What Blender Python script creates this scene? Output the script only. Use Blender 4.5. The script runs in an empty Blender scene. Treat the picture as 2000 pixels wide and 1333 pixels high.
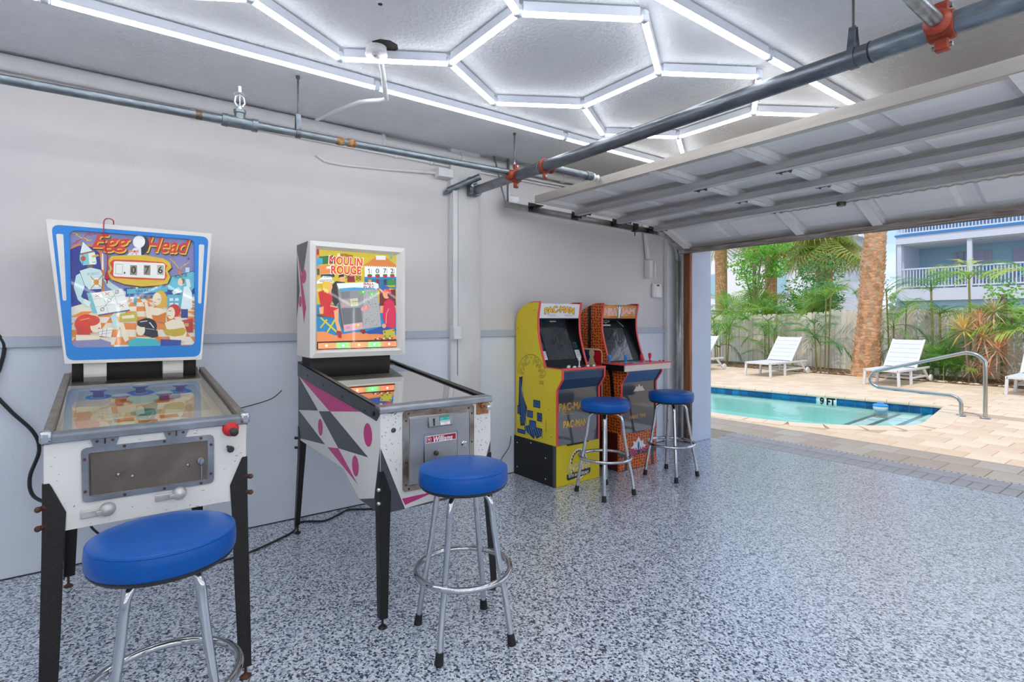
import bpy, math, random
from math import sin, cos, pi, radians, sqrt, atan2
from mathutils import Vector, Matrix

sc = bpy.context.scene
COL = sc.collection
RND = random.Random(7)

# ------------------------------------------------------------------ colour
def lin(h):
    """'#rrggbb' or (r,g,b) 0-255 -> linear rgba"""
    if isinstance(h, str):
        h = h.lstrip('#'); h = ''.join(c * 2 for c in h) if len(h) == 3 else h; h = tuple(int(h[i:i + 2], 16) for i in (0, 2, 4))
    out = []
    for c in h[:3]:
        c /= 255.0
        out.append(c / 12.92 if c <= 0.04045 else ((c + 0.055) / 1.055) ** 2.4)
    return (out[0], out[1], out[2], 1.0)

# ------------------------------------------------------------------ camera
YAW = 53.3
cam_d = bpy.data.cameras.new('camera')
cam_d.sensor_width = 36.0
cam_d.lens = 36.0 * 1062.0 / 2000.0
cam_d.shift_y = -42.0 / 2000.0
cam_d.clip_start = 0.05
cam_d.clip_end = 300
cam = bpy.data.objects.new('camera', cam_d)
cam.location = (3.83, 0.0, 1.35)
cam.rotation_euler = (radians(90), 0, radians(YAW))
COL.objects.link(cam)
sc.camera = cam

# ------------------------------------------------------------------ world
LED_POWER = 11.0
SUN_POWER = 1.65
SKY_POWER = 1.5
w = bpy.data.worlds.new('sky'); sc.world = w
w.use_nodes = True
nt = w.node_tree; nt.nodes.clear()
n_out = nt.nodes.new('ShaderNodeOutputWorld')
n_bg = nt.nodes.new('ShaderNodeBackground')
n_tc = nt.nodes.new('ShaderNodeTexCoord')
n_sep = nt.nodes.new('ShaderNodeSeparateXYZ')
n_rmp = nt.nodes.new('ShaderNodeValToRGB')
n_map = nt.nodes.new('ShaderNodeMapping'); n_map.inputs['Scale'].default_value = (1.2, 1.2, 4.5); n_map.inputs['Location'].default_value = (2.3, 0.7, 1.1)
n_noi = nt.nodes.new('ShaderNodeTexNoise'); n_noi.inputs['Scale'].default_value = 2.2; n_noi.inputs['Detail'].default_value = 7
n_cr = nt.nodes.new('ShaderNodeValToRGB')
n_mix = nt.nodes.new('ShaderNodeMixRGB')
e = n_rmp.color_ramp.elements
e[0].position = 0.0; e[0].color = lin('#b9cbe4')
e[1].position = 0.8; e[1].color = lin('#5d83bf')
x = n_rmp.color_ramp.elements.new(0.18); x.color = lin('#7c9dd0')
n_cr.color_ramp.elements[0].position = 0.40; n_cr.color_ramp.elements[0].color = (0, 0, 0, 1)
n_cr.color_ramp.elements[1].position = 0.62; n_cr.color_ramp.elements[1].color = (0.9, 0.9, 0.9, 1)
n_mix.inputs[2].default_value = lin('#eeeeee')
L = nt.links
L.new(n_tc.outputs['Generated'], n_sep.inputs[0])
L.new(n_sep.outputs['Z'], n_rmp.inputs[0])
L.new(n_tc.outputs['Generated'], n_map.inputs[0])
L.new(n_map.outputs[0], n_noi.inputs['Vector'])
L.new(n_noi.outputs['Fac'], n_cr.inputs[0])
L.new(n_cr.outputs[0], n_mix.inputs[0])
L.new(n_rmp.outputs[0], n_mix.inputs[1])
L.new(n_mix.outputs[0], n_bg.inputs['Color'])
n_bg.inputs['Strength'].default_value = SKY_POWER
L.new(n_bg.outputs[0], n_out.inputs[0])

sun_d = bpy.data.lights.new('sun', 'SUN')
sun_d.energy = SUN_POWER; sun_d.angle = radians(0.6); sun_d.color = (1.0, 0.92, 0.8)
sun = bpy.data.objects.new('sun', sun_d)
sun.location = (6, -6, 20)
sun.rotation_euler = Vector((-0.22, 0.51, -1.0)).to_track_quat('-Z', 'Y').to_euler()
COL.objects.link(sun)

sc.view_settings.view_transform = 'Standard'
sc.view_settings.look = 'None'
sc.view_settings.exposure = 0.42
sc.view_settings.gamma = 1.0
sc.view_settings.use_curve_mapping = False
cy = sc.cycles
cy.use_denoising = True
cy.max_bounces = 10; cy.diffuse_bounces = 5; cy.glossy_bounces = 5
cy.transparent_max_bounces = 24; cy.transmission_bounces = 6
cy.caustics_reflective = False; cy.caustics_refractive = False
cy.sample_clamp_indirect = 6.0

# ------------------------------------------------------------------ materials
MATS = {}
def mat(name, color, rough=0.5, metal=0.0, var=0.0, vscale=8.0, bump=0.0, bscale=60.0, coat=0.0, coatr=0.05,
        color2=None, emit=0.0, spec=0.5, stretch=(1, 1, 1), vlo=0.4, vhi=0.7, bdist=0.01):
    """principled material with procedural colour variation and relief"""
    if name in MATS: return MATS[name]
    m = bpy.data.materials.new(name); m.use_nodes = True
    t = m.node_tree; b = t.nodes['Principled BSDF']; k = t.links
    c = lin(color) if isinstance(color, str) or max(color) > 1.0 else tuple(color) + (1.0,)
    b.inputs['Base Color'].default_value = c
    b.inputs['Roughness'].default_value = rough
    b.inputs['Metallic'].default_value = metal
    b.inputs['Specular IOR Level'].default_value = spec
    if coat:
        b.inputs['Coat Weight'].default_value = coat; b.inputs['Coat Roughness'].default_value = coatr
    if emit:
        b.inputs['Emission Color'].default_value = c; b.inputs['Emission Strength'].default_value = emit
    if var or bump or color2:
        tc = t.nodes.new('ShaderNodeTexCoord'); mp = t.nodes.new('ShaderNodeMapping')
        mp.inputs['Scale'].default_value = stretch
        k.new(tc.outputs['Object'], mp.inputs[0])
    if var or color2:
        no = t.nodes.new('ShaderNodeTexNoise'); no.inputs['Scale'].default_value = vscale; no.inputs['Detail'].default_value = 6
        k.new(mp.outputs[0], no.inputs['Vector'])
        rp = t.nodes.new('ShaderNodeValToRGB')
        c2 = lin(color2) if color2 else tuple(v * (1 - var) for v in c[:3]) + (1,)
        rp.color_ramp.elements[0].position = vlo; rp.color_ramp.elements[0].color = c2
        rp.color_ramp.elements[1].position = vhi; rp.color_ramp.elements[1].color = c
        k.new(no.outputs['Fac'], rp.inputs[0]); k.new(rp.outputs[0], b.inputs['Base Color'])
    if bump:
        n2 = t.nodes.new('ShaderNodeTexNoise'); n2.inputs['Scale'].default_value = bscale; n2.inputs['Detail'].default_value = 4
        k.new(mp.outputs[0], n2.inputs['Vector'])
        bp = t.nodes.new('ShaderNodeBump'); bp.inputs['Strength'].default_value = bump; bp.inputs['Distance'].default_value = bdist
        k.new(n2.outputs['Fac'], bp.inputs['Height']); k.new(bp.outputs[0], b.inputs['Normal'])
    MATS[name] = m
    return m

def print_mat(name, rough=0.35, emit=0.0, coat=0.0):
    """flat print: takes its ink from the mesh's own colour attribute"""
    if name in MATS: return MATS[name]
    m = bpy.data.materials.new(name); m.use_nodes = True
    t = m.node_tree; b = t.nodes['Principled BSDF']
    a = t.nodes.new('ShaderNodeVertexColor'); a.layer_name = 'ink'
    t.links.new(a.outputs[0], b.inputs['Base Color'])
    b.inputs['Roughness'].default_value = rough
    if coat: b.inputs['Coat Weight'].default_value = coat; b.inputs['Coat Roughness'].default_value = 0.03
    if emit:
        t.links.new(a.outputs[0], b.inputs['Emission Color']); b.inputs['Emission Strength'].default_value = emit
    MATS[name] = m
    return m

def glass_mat(name, tint=(1, 1, 1), ior=1.5, rough=0.0, bump=0.0, bscale=3.0, clear=1.0, bdist=0.02, stretch=(1, 1, 1)):
    """thin clear pane: see-through with Fresnel reflection"""
    if name in MATS: return MATS[name]
    m = bpy.data.materials.new(name); m.use_nodes = True
    t = m.node_tree; t.nodes.clear(); k = t.links
    o = t.nodes.new('ShaderNodeOutputMaterial'); mx = t.nodes.new('ShaderNodeMixShader')
    tr = t.nodes.new('ShaderNodeBsdfTransparent'); gl = t.nodes.new('ShaderNodeBsdfGlossy'); fr = t.nodes.new('ShaderNodeFresnel')
    tr.inputs[0].default_value = tuple(v * clear for v in tint) + (1,)
    gl.inputs['Roughness'].default_value = rough; fr.inputs['IOR'].default_value = ior
    k.new(fr.outputs[0], mx.inputs[0]); k.new(tr.outputs[0], mx.inputs[1]); k.new(gl.outputs[0], mx.inputs[2]); k.new(mx.outputs[0], o.inputs[0])
    if bump:
        tc = t.nodes.new('ShaderNodeTexCoord'); mp = t.nodes.new('ShaderNodeMapping'); mp.inputs['Scale'].default_value = stretch
        no = t.nodes.new('ShaderNodeTexNoise'); no.inputs['Scale'].default_value = bscale; no.inputs['Detail'].default_value = 3
        bp = t.nodes.new('ShaderNodeBump'); bp.inputs['Strength'].default_value = bump; bp.inputs['Distance'].default_value = bdist
        k.new(tc.outputs['Object'], mp.inputs[0]); k.new(mp.outputs[0], no.inputs['Vector'])
        k.new(no.outputs['Fac'], bp.inputs['Height']); k.new(bp.outputs[0], gl.inputs['Normal']); k.new(bp.outputs[0], fr.inputs['Normal'])
    MATS[name] = m
    return m

# ------------------------------------------------------------------ mesh builder
def V3(p): return Vector((p[0], p[1], p[2]))

class G:
    """collects raw geometry for one mesh"""
    def __init__(s): s.v = []; s.f = []
    def add(s, vs, fs):
        o = len(s.v); s.v += [tuple(p) for p in vs]; s.f += [tuple(i + o for i in q) for q in fs]; return s
    def box(s, a, b, M=None):
        x0, y0, z0 = a; x1, y1, z1 = b
        vs = [(x0, y0, z0), (x1, y0, z0), (x1, y1, z0), (x0, y1, z0), (x0, y0, z1), (x1, y0, z1), (x1, y1, z1), (x0, y1, z1)]
        if M: vs = [M @ Vector(p) for p in vs]
        return s.add(vs, [(3, 2, 1, 0), (4, 5, 6, 7), (0, 1, 5, 4), (1, 2, 6, 5), (2, 3, 7, 6), (3, 0, 4, 7)])
    def bar(s, p, q, wd, ht, up=(0, 0, 1)):
        """rectangular bar from p to q; wd across, ht along up"""
        p = V3(p); q = V3(q); d = (q - p).normalized(); u = V3(up)
        sd = d.cross(u).normalized(); u = sd.cross(d).normalized()
        vs = []
        for c in (p, q):
            for a, b in ((-1, -1), (1, -1), (1, 1), (-1, 1)):
                vs.append(c + sd * (a * wd / 2) + u * (b * ht / 2))
        return s.add(vs, [(0, 1, 2, 3), (7, 6, 5, 4), (0, 4, 5, 1), (1, 5, 6, 2), (2, 6, 7, 3), (3, 7, 4, 0)])
    def tube(s, pts, r, n=10, caps=True, rr=None):
        """swept round tube through pts"""
        pts = [V3(p) for p in pts]; N = len(pts)
        t0 = (pts[1] - pts[0]).normalized()
        a = Vector((0, 0, 1)) if abs(t0.z) < 0.9 else Vector((1, 0, 0))
        u = t0.cross(a).normalized(); vs = []
        for i, p in enumerate(pts):
            if i == 0: t = t0
            elif i == N - 1: t = (pts[i] - pts[i - 1]).normalized()
            else: t = ((pts[i + 1] - pts[i]).normalized() + (pts[i] - pts[i - 1]).normalized()).normalized()
            u = (u - t * u.dot(t)).normalized(); v = t.cross(u)
            R = rr[i] if rr else r
            for k in range(n):
                an = 2 * pi * k / n
                vs.append(p + u * (R * cos(an)) + v * (R * sin(an)))
        fs = []
        for i in range(N - 1):
            for k in range(n):
                k2 = (k + 1) % n
                fs.append((i * n + k, i * n + k2, (i + 1) * n + k2, (i + 1) * n + k))
        if caps:
            fs.append(tuple(range(n - 1, -1, -1))); fs.append(tuple((N - 1) * n + k for k in range(n)))
        return s.add(vs, fs)
    def cyl(s, p, q, r, n=16, r2=None): return s.tube([p, q], r, n, True, [r, r if r2 is None else r2])
    def lathe(s, prof, c=(0, 0, 0), n=32, axis='z'):
        """prof: list of (r, h)"""
        vs = []; fs = []; c = V3(c)
        for r, h in prof:
            for k in range(n):
                an = 2 * pi * k / n; a, b = r * cos(an), r * sin(an)
                vs.append(c + (Vector((a, b, h)) if axis == 'z' else Vector((h, a, b)) if axis == 'x' else Vector((b, h, a))))
        for i in range(len(prof) - 1):
            for k in range(n):
                k2 = (k + 1) % n
                fs.append((i * n + k, i * n + k2, (i + 1) * n + k2, (i + 1) * n + k))
        fs.append(tuple(range(n - 1, -1, -1))); m = (len(prof) - 1) * n
        fs.append(tuple(m + k for k in range(n)))
        return s.add(vs, fs)
    def torus(s, c, R, r, n=40, m=10, up=(0, 0, 1)):
        c = V3(c); vs = []; fs = []
        q = Vector((0, 0, 1)).rotation_difference(V3(up))
        for i in range(n):
            a = 2 * pi * i / n
            for j in range(m):
                b = 2 * pi * j / m
                vs.append(c + q @ Vector(((R + r * cos(b)) * cos(a), (R + r * cos(b)) * sin(a), r * sin(b))))
        for i in range(n):
            for j in range(m):
                i2 = (i + 1) % n; j2 = (j + 1) % m
                fs.append((i * m + j, i2 * m + j, i2 * m + j2, i * m + j2))
        return s.add(vs, fs)
    def prism(s, poly, axis, a, b):
        """polygon extruded along an axis ('x','y','z'); poly holds the two other coordinates in order"""
        def P(p, h):
            return (h, p[0], p[1]) if axis == 'x' else (p[0], h, p[1]) if axis == 'y' else (p[0], p[1], h)
        n = len(poly)
        vs = [P(p, a) for p in poly] + [P(p, b) for p in poly]
        fs = [tuple(range(n - 1, -1, -1)), tuple(range(n, 2 * n))]
        for i in range(n):
            j = (i + 1) % n; fs.append((i, j, n + j, n + i))
        return s.add(vs, fs)
    def ball(s, c, r, n=12, m=8, sx=1, sy=1, sz=1):
        c = V3(c); prof = []; vs = []; fs = []
        for i in range(m + 1):
            th = pi * i / m
            for k in range(n):
                a = 2 * pi * k / n
                vs.append(c + Vector((r * sx * sin(th) * cos(a), r * sy * sin(th) * sin(a), -r * sz * cos(th))))
        for i in range(m):
            for k in range(n):
                k2 = (k + 1) % n
                fs.append((i * n + k, i * n + k2, (i + 1) * n + k2, (i + 1) * n + k))
        return s.add(vs, fs)
    def xf(s, M): s.v = [tuple(M @ Vector(p)) for p in s.v]; return s

OFF = {}
def props(o, label=None, cat=None, group=None, kind=None):
    if label: o['label'] = label
    if cat: o['category'] = cat
    if group: o['group'] = group
    if kind: o['kind'] = kind
    return o

def obj(name, g, m, parent=None, bevel=0.0, label=None, cat=None, group=None, kind=None, smooth=True, seg=2, loc=None, fix=True):
    """link ONE mesh object; vertices are given in the parent's frame of construction"""
    me = bpy.data.meshes.new(name)
    off = OFF.get(parent.name, Vector()) if parent else (Vector(loc) if loc else Vector())
    vs = [(p[0] - off[0], p[1] - off[1], p[2] - off[2]) for p in g.v] if off.length > 0 else g.v
    me.from_pydata(vs, [], g.f); me.update()
    if fix:
        import bmesh
        bm = bmesh.new(); bm.from_mesh(me); bmesh.ops.recalc_face_normals(bm, faces=bm.faces); bm.to_mesh(me); bm.free()
    if smooth:
        me.shade_smooth(); me.set_sharp_from_angle(angle=radians(38))
    o = bpy.data.objects.new(name, me); COL.objects.link(o)
    if m: me.materials.append(m)
    if parent: o.parent = parent
    elif loc: o.location = loc
    OFF[o.name] = off
    if bevel:
        b = o.modifiers.new('bevel', 'BEVEL'); b.width = bevel; b.segments = seg; b.limit_method = 'ANGLE'; b.angle_limit = radians(40)
        b.harden_normals = False
    return props(o, label, cat, group, kind)

def thing(name, label, cat, loc=(0, 0, 0), group=None, kind=None, rotz=0.0):
    o = bpy.data.objects.new(name, None); o.empty_display_size = 0.1; COL.objects.link(o)
    o.location = loc; o.rotation_euler = (0, 0, rotz); OFF[o.name] = Vector(loc)
    return props(o, label, cat, group, kind)

def local_thing(name, label, cat, group=None):
    """thing whose parts are modelled about the origin and placed afterwards"""
    return thing(name, label, cat, (0, 0, 0), group)

def share(name, src, parent, loc=(0, 0, 0), rot=(0, 0, 0), scale=(1, 1, 1), label=None, m=None):
    """another piece using the mesh of src (an object or a mesh)"""
    me = src.data if hasattr(src, 'data') else src
    o = bpy.data.objects.new(name, me); COL.objects.link(o)
    o.parent = parent; o.location = loc; o.rotation_euler = rot; o.scale = scale
    if label: o['label'] = label
    return o

def dup(root, loc, rotz, label=None):
    r = root.copy(); COL.objects.link(r); r.location = loc; r.rotation_euler = (0, 0, rotz)
    if label: r['label'] = label
    for ch in list(root.children):
        c = ch.copy(); COL.objects.link(c); c.parent = r
        for gch in list(ch.children):
            d = gch.copy(); COL.objects.link(d); d.parent = c
    return r

# ------------------------------------------------------------------ flat print
def _clip(poly, x0, y0, x1, y1):
    def cut(ps, inside, inter):
        out = []
        for i in range(len(ps)):
            a = ps[i - 1]; b = ps[i]
            if inside(b):
                if not inside(a): out.append(inter(a, b))
                out.append(b)
            elif inside(a): out.append(inter(a, b))
        return out
    def ix(v): return lambda a, b: (v, a[1] + (b[1] - a[1]) * (v - a[0]) / (b[0] - a[0]))
    def iy(v): return lambda a, b: (a[0] + (b[0] - a[0]) * (v - a[1]) / (b[1] - a[1]), v)
    for ins, it in ((lambda p: p[0] >= x0, ix(x0)), (lambda p: p[0] <= x1, ix(x1)), (lambda p: p[1] >= y0, iy(y0)), (lambda p: p[1] <= y1, iy(y1))):
        if len(poly) < 3: return []
        poly = cut(poly, ins, it)
    return poly

_TXT = {}
def text_tris(s, bold=0.0, shear=0.0, space=1.0):
    key = (s, bold, shear, space)
    if key in _TXT: return _TXT[key]
    cu = bpy.data.curves.new('glyphs', 'FONT'); cu.body = s; cu.size = 1.0; cu.offset = bold; cu.shear = shear; cu.space_character = space
    cu.resolution_u = 4; cu.fill_mode = 'FRONT'
    o = bpy.data.objects.new('glyphs', cu); COL.objects.link(o)
    dg = bpy.context.evaluated_depsgraph_get(); dg.update()
    me = o.evaluated_get(dg).to_mesh(); me.calc_loop_triangles()
    vs = [(v.co.x, v.co.y) for v in me.vertices]; ts = [tuple(t.vertices) for t in me.loop_triangles]
    o.evaluated_get(dg).to_mesh_clear()
    bpy.data.objects.remove(o); bpy.data.curves.remove(cu)
    xs = [v[0] for v in vs] or [0, 1]; ys = [v[1] for v in vs] or [0, 1]
    bb = (min(xs), min(ys), max(xs), max(ys))
    _TXT[key] = (vs, ts, bb)
    return _TXT[key]

class Art:
    """flat print on a quad: all coordinates are given in the frame of a tracing quad TL,TR,BR,BL (y down)"""
    def __init__(s, TL, TR, BR, BL, eps=0.00003):
        s.q = (TL, TR, BR, BL); s.eps = 0.000016; s.items = []; s.layer = 0
    def uv(s, p):
        TL, TR, BR, BL = s.q; x, y = p; u = v = 0.5
        for _ in range(12):
            xl = TL[0] + (BL[0] - TL[0]) * v; xr = TR[0] + (BR[0] - TR[0]) * v
            u = (x - xl) / (xr - xl)
            yt = TL[1] + (TR[1] - TL[1]) * u; yb = BL[1] + (BR[1] - BL[1]) * u
            v = (y - yt) / (yb - yt)
        return (u, 1.0 - v)
    def nx(s): s.layer += 1; return s
    def poly(s, pts, col, raw=False, step=True):
        if step: s.layer += 1
        ps = pts if raw else [s.uv(p) for p in pts]
        ps = _clip(ps, 0, 0, 1, 1)
        if len(ps) >= 3: s.items.append((s.layer, ps, col))
        return s
    def rect(s, x0, y0, x1, y1, col): return s.poly([(x0, y0), (x1, y0), (x1, y1), (x0, y1)], col)
    def ell(s, cx, cy, rx, ry, col, n=24, rot=0.0, a0=0, a1=360):
        ps = []
        full = (a1 - a0) >= 360
        for i in range(n if full else n + 1):
            a = radians(a0 + (a1 - a0) * i / n); x = rx * cos(a); y = ry * sin(a)
            ps.append((cx + x * cos(rot) - y * sin(rot), cy + x * sin(rot) + y * cos(rot)))
        return s.poly(ps, col)
    def line(s, pts, wd, col):
        for a, b in zip(pts[:-1], pts[1:]):
            dx, dy = b[0] - a[0], b[1] - a[1]; l = sqrt(dx * dx + dy * dy) or 1
            nx, ny = -dy / l * wd / 2, dx / l * wd / 2; ex, ey = dx / l * wd / 3, dy / l * wd / 3
            s.poly([(a[0] + nx - ex, a[1] + ny - ey), (b[0] + nx + ex, b[1] + ny + ey), (b[0] - nx + ex, b[1] - ny + ey), (a[0] - nx - ex, a[1] - ny - ey)], col, False, True)
        return s
    def loop(s, pts, wd, col): return s.line(list(pts) + [pts[0]], wd, col)
    def text(s, t, x0, y0, x1, y1, col, bold=0.0, shear=0.0, rot=0.0, fn=None, space=1.0):
        """text stretched into the box x0..x1, y0(top)..y1(bottom); rot in degrees, clockwise on the page; fn bends"""
        s.layer += 1
        vs, ts, bb = text_tris(t, 0.0, shear, space)
        cx, cy = (x0 + x1) / 2, (y0 + y1) / 2; ca, sa = cos(radians(rot)), sin(radians(rot))
        R_ = bold * (y1 - y0) * 1.3
        for sh in ([(0, 0)] if bold <= 0 else [(R_ * cos(k * pi / 4), R_ * sin(k * pi / 4)) for k in range(0, 8)]):
          s.layer += 1; out = []
          for x, y in vs:
            X = x0 + (x - bb[0]) / (bb[2] - bb[0]) * (x1 - x0); Y = y1 - (y - bb[1]) / (bb[3] - bb[1]) * (y1 - y0)
            if fn: X, Y = fn(X, Y)
            dx, dy = X + sh[0] - cx, Y + sh[1] - cy
            out.append(s.uv((cx + dx * ca - dy * sa, cy + dx * sa + dy * ca)))
          for a, b, c in ts:
            s.items.append((s.layer, [out[a], out[b], out[c]], col))
        return s
    def build(s, name, m, parent, O, U, Vv, label=None, cat=None, lift=0.0):
        """O = bottom-left corner in space, U / Vv = full width / height vectors; print faces U x V"""
        O = V3(O); U = V3(U); Vv = V3(Vv); N = U.cross(Vv).normalized()
        g = G(); cols = []
        for ly, ps, c in s.items:
            n = len(g.v)
            for (u, v) in ps:
                g.v.append(tuple(O + U * u + Vv * v + N * (lift + s.eps * ly)))
            g.f.append(tuple(range(n, n + len(ps)))); cols.append(lin(c))
        o = obj(name, g, m, parent, smooth=False, label=label, cat=cat, fix=False)
        me = o.data
        at = me.color_attributes.new('ink', 'FLOAT_COLOR', 'CORNER')
        for p, c in zip(me.polygons, cols):
            # ngon windings differ: turn every face to the reader
            for li in p.loop_indices: at.data[li].color = c
        return o
# ================================================================== MATERIALS OF THE PLACE
def paint_wall_mat():
    """plaster wall: warm white above the rail, blue-grey below it, as it is painted"""
    m = bpy.data.materials.new('wall_paint'); m.use_nodes = True
    t = m.node_tree; b = t.nodes['Principled BSDF']; k = t.links
    tc = t.nodes.new('ShaderNodeTexCoord'); sp = t.nodes.new('ShaderNodeSeparateXYZ'); k.new(tc.outputs['Object'], sp.inputs[0])
    rp = t.nodes.new('ShaderNodeValToRGB'); rp.color_ramp.interpolation = 'CONSTANT'
    mt = t.nodes.new('ShaderNodeMath'); mt.operation = 'DIVIDE'; mt.inputs[1].default_value = 3.0
    k.new(sp.outputs['Z'], mt.inputs[0]); k.new(mt.outputs[0], rp.inputs[0])
    rp.color_ramp.elements[0].position = 0.0; rp.color_ramp.elements[0].color = lin('#dbe0e8')
    rp.color_ramp.elements[1].position = 1.23 / 3.0; rp.color_ramp.elements[1].color = lin('#d9d4d2')
    no = t.nodes.new('ShaderNodeTexNoise'); no.inputs['Scale'].default_value = 1.3; no.inputs['Detail'].default_value = 5
    k.new(tc.outputs['Object'], no.inputs['Vector'])
    mx = t.nodes.new('ShaderNodeMixRGB'); mx.blend_type = 'MULTIPLY'; mx.inputs[0].default_value = 0.5
    r2 = t.nodes.new('ShaderNodeValToRGB'); r2.color_ramp.elements[0].position = 0.3; r2.color_ramp.elements[0].color = (0.86, 0.87, 0.9, 1)
    r2.color_ramp.elements[1].position = 0.65; r2.color_ramp.elements[1].color = (1, 1, 1, 1)
    k.new(no.outputs['Fac'], r2.inputs[0]); k.new(rp.outputs[0], mx.inputs[1]); k.new(r2.outputs[0], mx.inputs[2]); k.new(mx.outputs[0], b.inputs['Base Color'])
    b.inputs['Roughness'].default_value = 0.55
    n2 = t.nodes.new('ShaderNodeTexNoise'); n2.inputs['Scale'].default_value = 26; n2.inputs['Detail'].default_value = 6
    mp = t.nodes.new('ShaderNodeMapping'); mp.inputs['Scale'].default_value = (1, 1.6, 0.7); k.new(tc.outputs['Object'], mp.inputs[0]); k.new(mp.outputs[0], n2.inputs['Vector'])
    bp = t.nodes.new('ShaderNodeBump'); bp.inputs['Strength'].default_value = 0.22; bp.inputs['Distance'].default_value = 0.012
    k.new(n2.outputs['Fac'], bp.inputs['Height']); k.new(bp.outputs[0], b.inputs['Normal'])
    return m

def flake_floor_mat():
    """epoxy floor full of colour flakes under a clear coat"""
    m = bpy.data.materials.new('flake_epoxy'); m.use_nodes = True
    t = m.node_tree; b = t.nodes['Principled BSDF']; k = t.links
    tc = t.nodes.new('ShaderNodeTexCoord')
    def flakes(scale, stops):
        wob = t.nodes.new('ShaderNodeTexNoise'); wob.inputs['Scale'].default_value = scale * 0.7
        ad = t.nodes.new('ShaderNodeMixRGB'); ad.blend_type = 'ADD'; ad.inputs[0].default_value = 0.9 / scale
        k.new(tc.outputs['Object'], wob.inputs['Vector']); k.new(tc.outputs['Object'], ad.inputs[1]); k.new(wob.outputs['Color'], ad.inputs[2])
        vo = t.nodes.new('ShaderNodeTexVoronoi'); vo.inputs['Scale'].default_value = scale; k.new(ad.outputs[0], vo.inputs['Vector'])
        sp = t.nodes.new('ShaderNodeSeparateColor'); k.new(vo.outputs['Color'], sp.inputs[0])
        rp = t.nodes.new('ShaderNodeValToRGB'); rp.color_ramp.interpolation = 'CONSTANT'
        els = rp.color_ramp.elements
        els[0].position = 0; els[0].color = lin(stops[0][1]); els[1].position = stops[1][0]; els[1].color = lin(stops[1][1])
        for p, c in stops[2:]:
            q = els.new(p); q.color = lin(c)
        k.new(sp.outputs[0], rp.inputs[0]); return rp, sp
    a, sa = flakes(150, [(0, '#e6ebf3'), (0.2, '#cdd5e1'), (0.4, '#b3bdce'), (0.66, '#8491a8'), (0.8, '#3a4761'), (0.92, '#141c30')])
    c, s2 = flakes(112, [(0, '#e2e8f1'), (0.32, '#c0c9d8'), (0.58, '#8491a8'), (0.74, '#2c3852'), (0.88, '#131b2e')])
    gt = t.nodes.new('ShaderNodeMath'); gt.operation = 'GREATER_THAN'; gt.inputs[1].default_value = 0.5; k.new(s2.outputs[1], gt.inputs[0])
    mx = t.nodes.new('ShaderNodeMixRGB'); k.new(gt.outputs[0], mx.inputs[0]); k.new(a.outputs[0], mx.inputs[1]); k.new(c.outputs[0], mx.inputs[2])
    k.new(mx.outputs[0], b.inputs['Base Color'])
    b.inputs['Roughness'].default_value = 0.32; b.inputs['Coat Weight'].default_value = 1.0; b.inputs['Coat Roughness'].default_value = 0.13
    no = t.nodes.new('ShaderNodeTexNoise'); no.inputs['Scale'].default_value = 110; no.inputs['Detail'].default_value = 3; k.new(tc.outputs['Object'], no.inputs['Vector'])
    bp = t.nodes.new('ShaderNodeBump'); bp.inputs['Strength'].default_value = 0.35; bp.inputs['Distance'].default_value = 0.004
    k.new(no.outputs['Fac'], bp.inputs['Height']); k.new(bp.outputs[0], b.inputs['Normal']); k.new(bp.outputs[0], b.inputs['Coat Normal'])
    return m

M_WALL = paint_wall_mat()
M_FLOOR = flake_floor_mat()
M_CEIL = mat('ceiling_plaster', '#e2e3e6', 0.7, var=0.07, vscale=2.2, bump=0.55, bscale=46, bdist=0.02)
M_RAIL = mat('rail_paint', '#b6becc', 0.45, var=0.06, vscale=3)
M_WHITE = mat('white_paint', '#e3e2e1', 0.45, var=0.06, vscale=7, bump=0.1, bscale=40)
M_CONC = mat('painted_concrete', '#dedcdb', 0.6, var=0.13, vscale=5, bump=0.5, bscale=24, stretch=(1, 1, 0.35))
M_PIPE = mat('galvanized_pipe', '#8e979e', 0.34, 0.85, var=0.35, vscale=16, bump=0.12, bscale=70, stretch=(1, 1, 3))
M_PIPE2 = mat('dark_steel_pipe', '#7d838b', 0.33, 0.85, var=0.4, vscale=11, bump=0.15, bscale=60, stretch=(0.6, 3, 3))
M_RUSTPIPE = mat('rusty_steel_pipe', '#858a90', 0.4, 0.7, color2='#8a5f48', vscale=9, vlo=0.36, vhi=0.5, bump=0.2, bscale=50)
M_ORANGE = mat('orange_fitting', '#a83e22', 0.42, 0.1, var=0.45, vscale=22, bump=0.25, bscale=60)
M_ROD = mat('rod_steel', '#6f6a66', 0.45, 0.7, var=0.3, vscale=30)
M_CHROME = mat('chrome', '#c9ccd0', 0.1, 1.0, var=0.12, vscale=5)
M_STEEL = mat('brushed_steel', '#a2a6ab', 0.33, 0.9, var=0.22, vscale=12, bump=0.05, bscale=90)
M_DARKSTEEL = mat('aged_steel', '#6d645c', 0.42, 0.75, var=0.4, vscale=9, bump=0.12, bscale=40)
M_BLUSTEEL = mat('blued_steel_frame', '#8d939c', 0.34, 0.5, var=0.35, vscale=10, bump=0.06, bscale=60)
M_RUST = mat('rusty_bolt', '#6e4a3c', 0.55, 0.5, var=0.5, vscale=60)
M_BLACK = mat('black_enamel', '#120f10', 0.38, 0.0, var=0.3, vscale=26, coat=0.0, spec=0.4, bump=0.06, bscale=120)
M_SPECK = mat('dark_wrinkle_paint', '#272120', 0.55, 0.1, var=0.75, vscale=160, bump=0.5, bscale=260, bdist=0.002)
M_BLACKPL = mat('black_plastic', '#15161a', 0.4)
M_RUBBER = mat('black_rubber', '#16181c', 0.6)
M_CORD = mat('black_cord', '#17181c', 0.5)
M_CABW = mat('cabinet_white', '#e4e1db', 0.4, var=0.05, vscale=6, bump=0.05, bscale=30)
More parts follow.
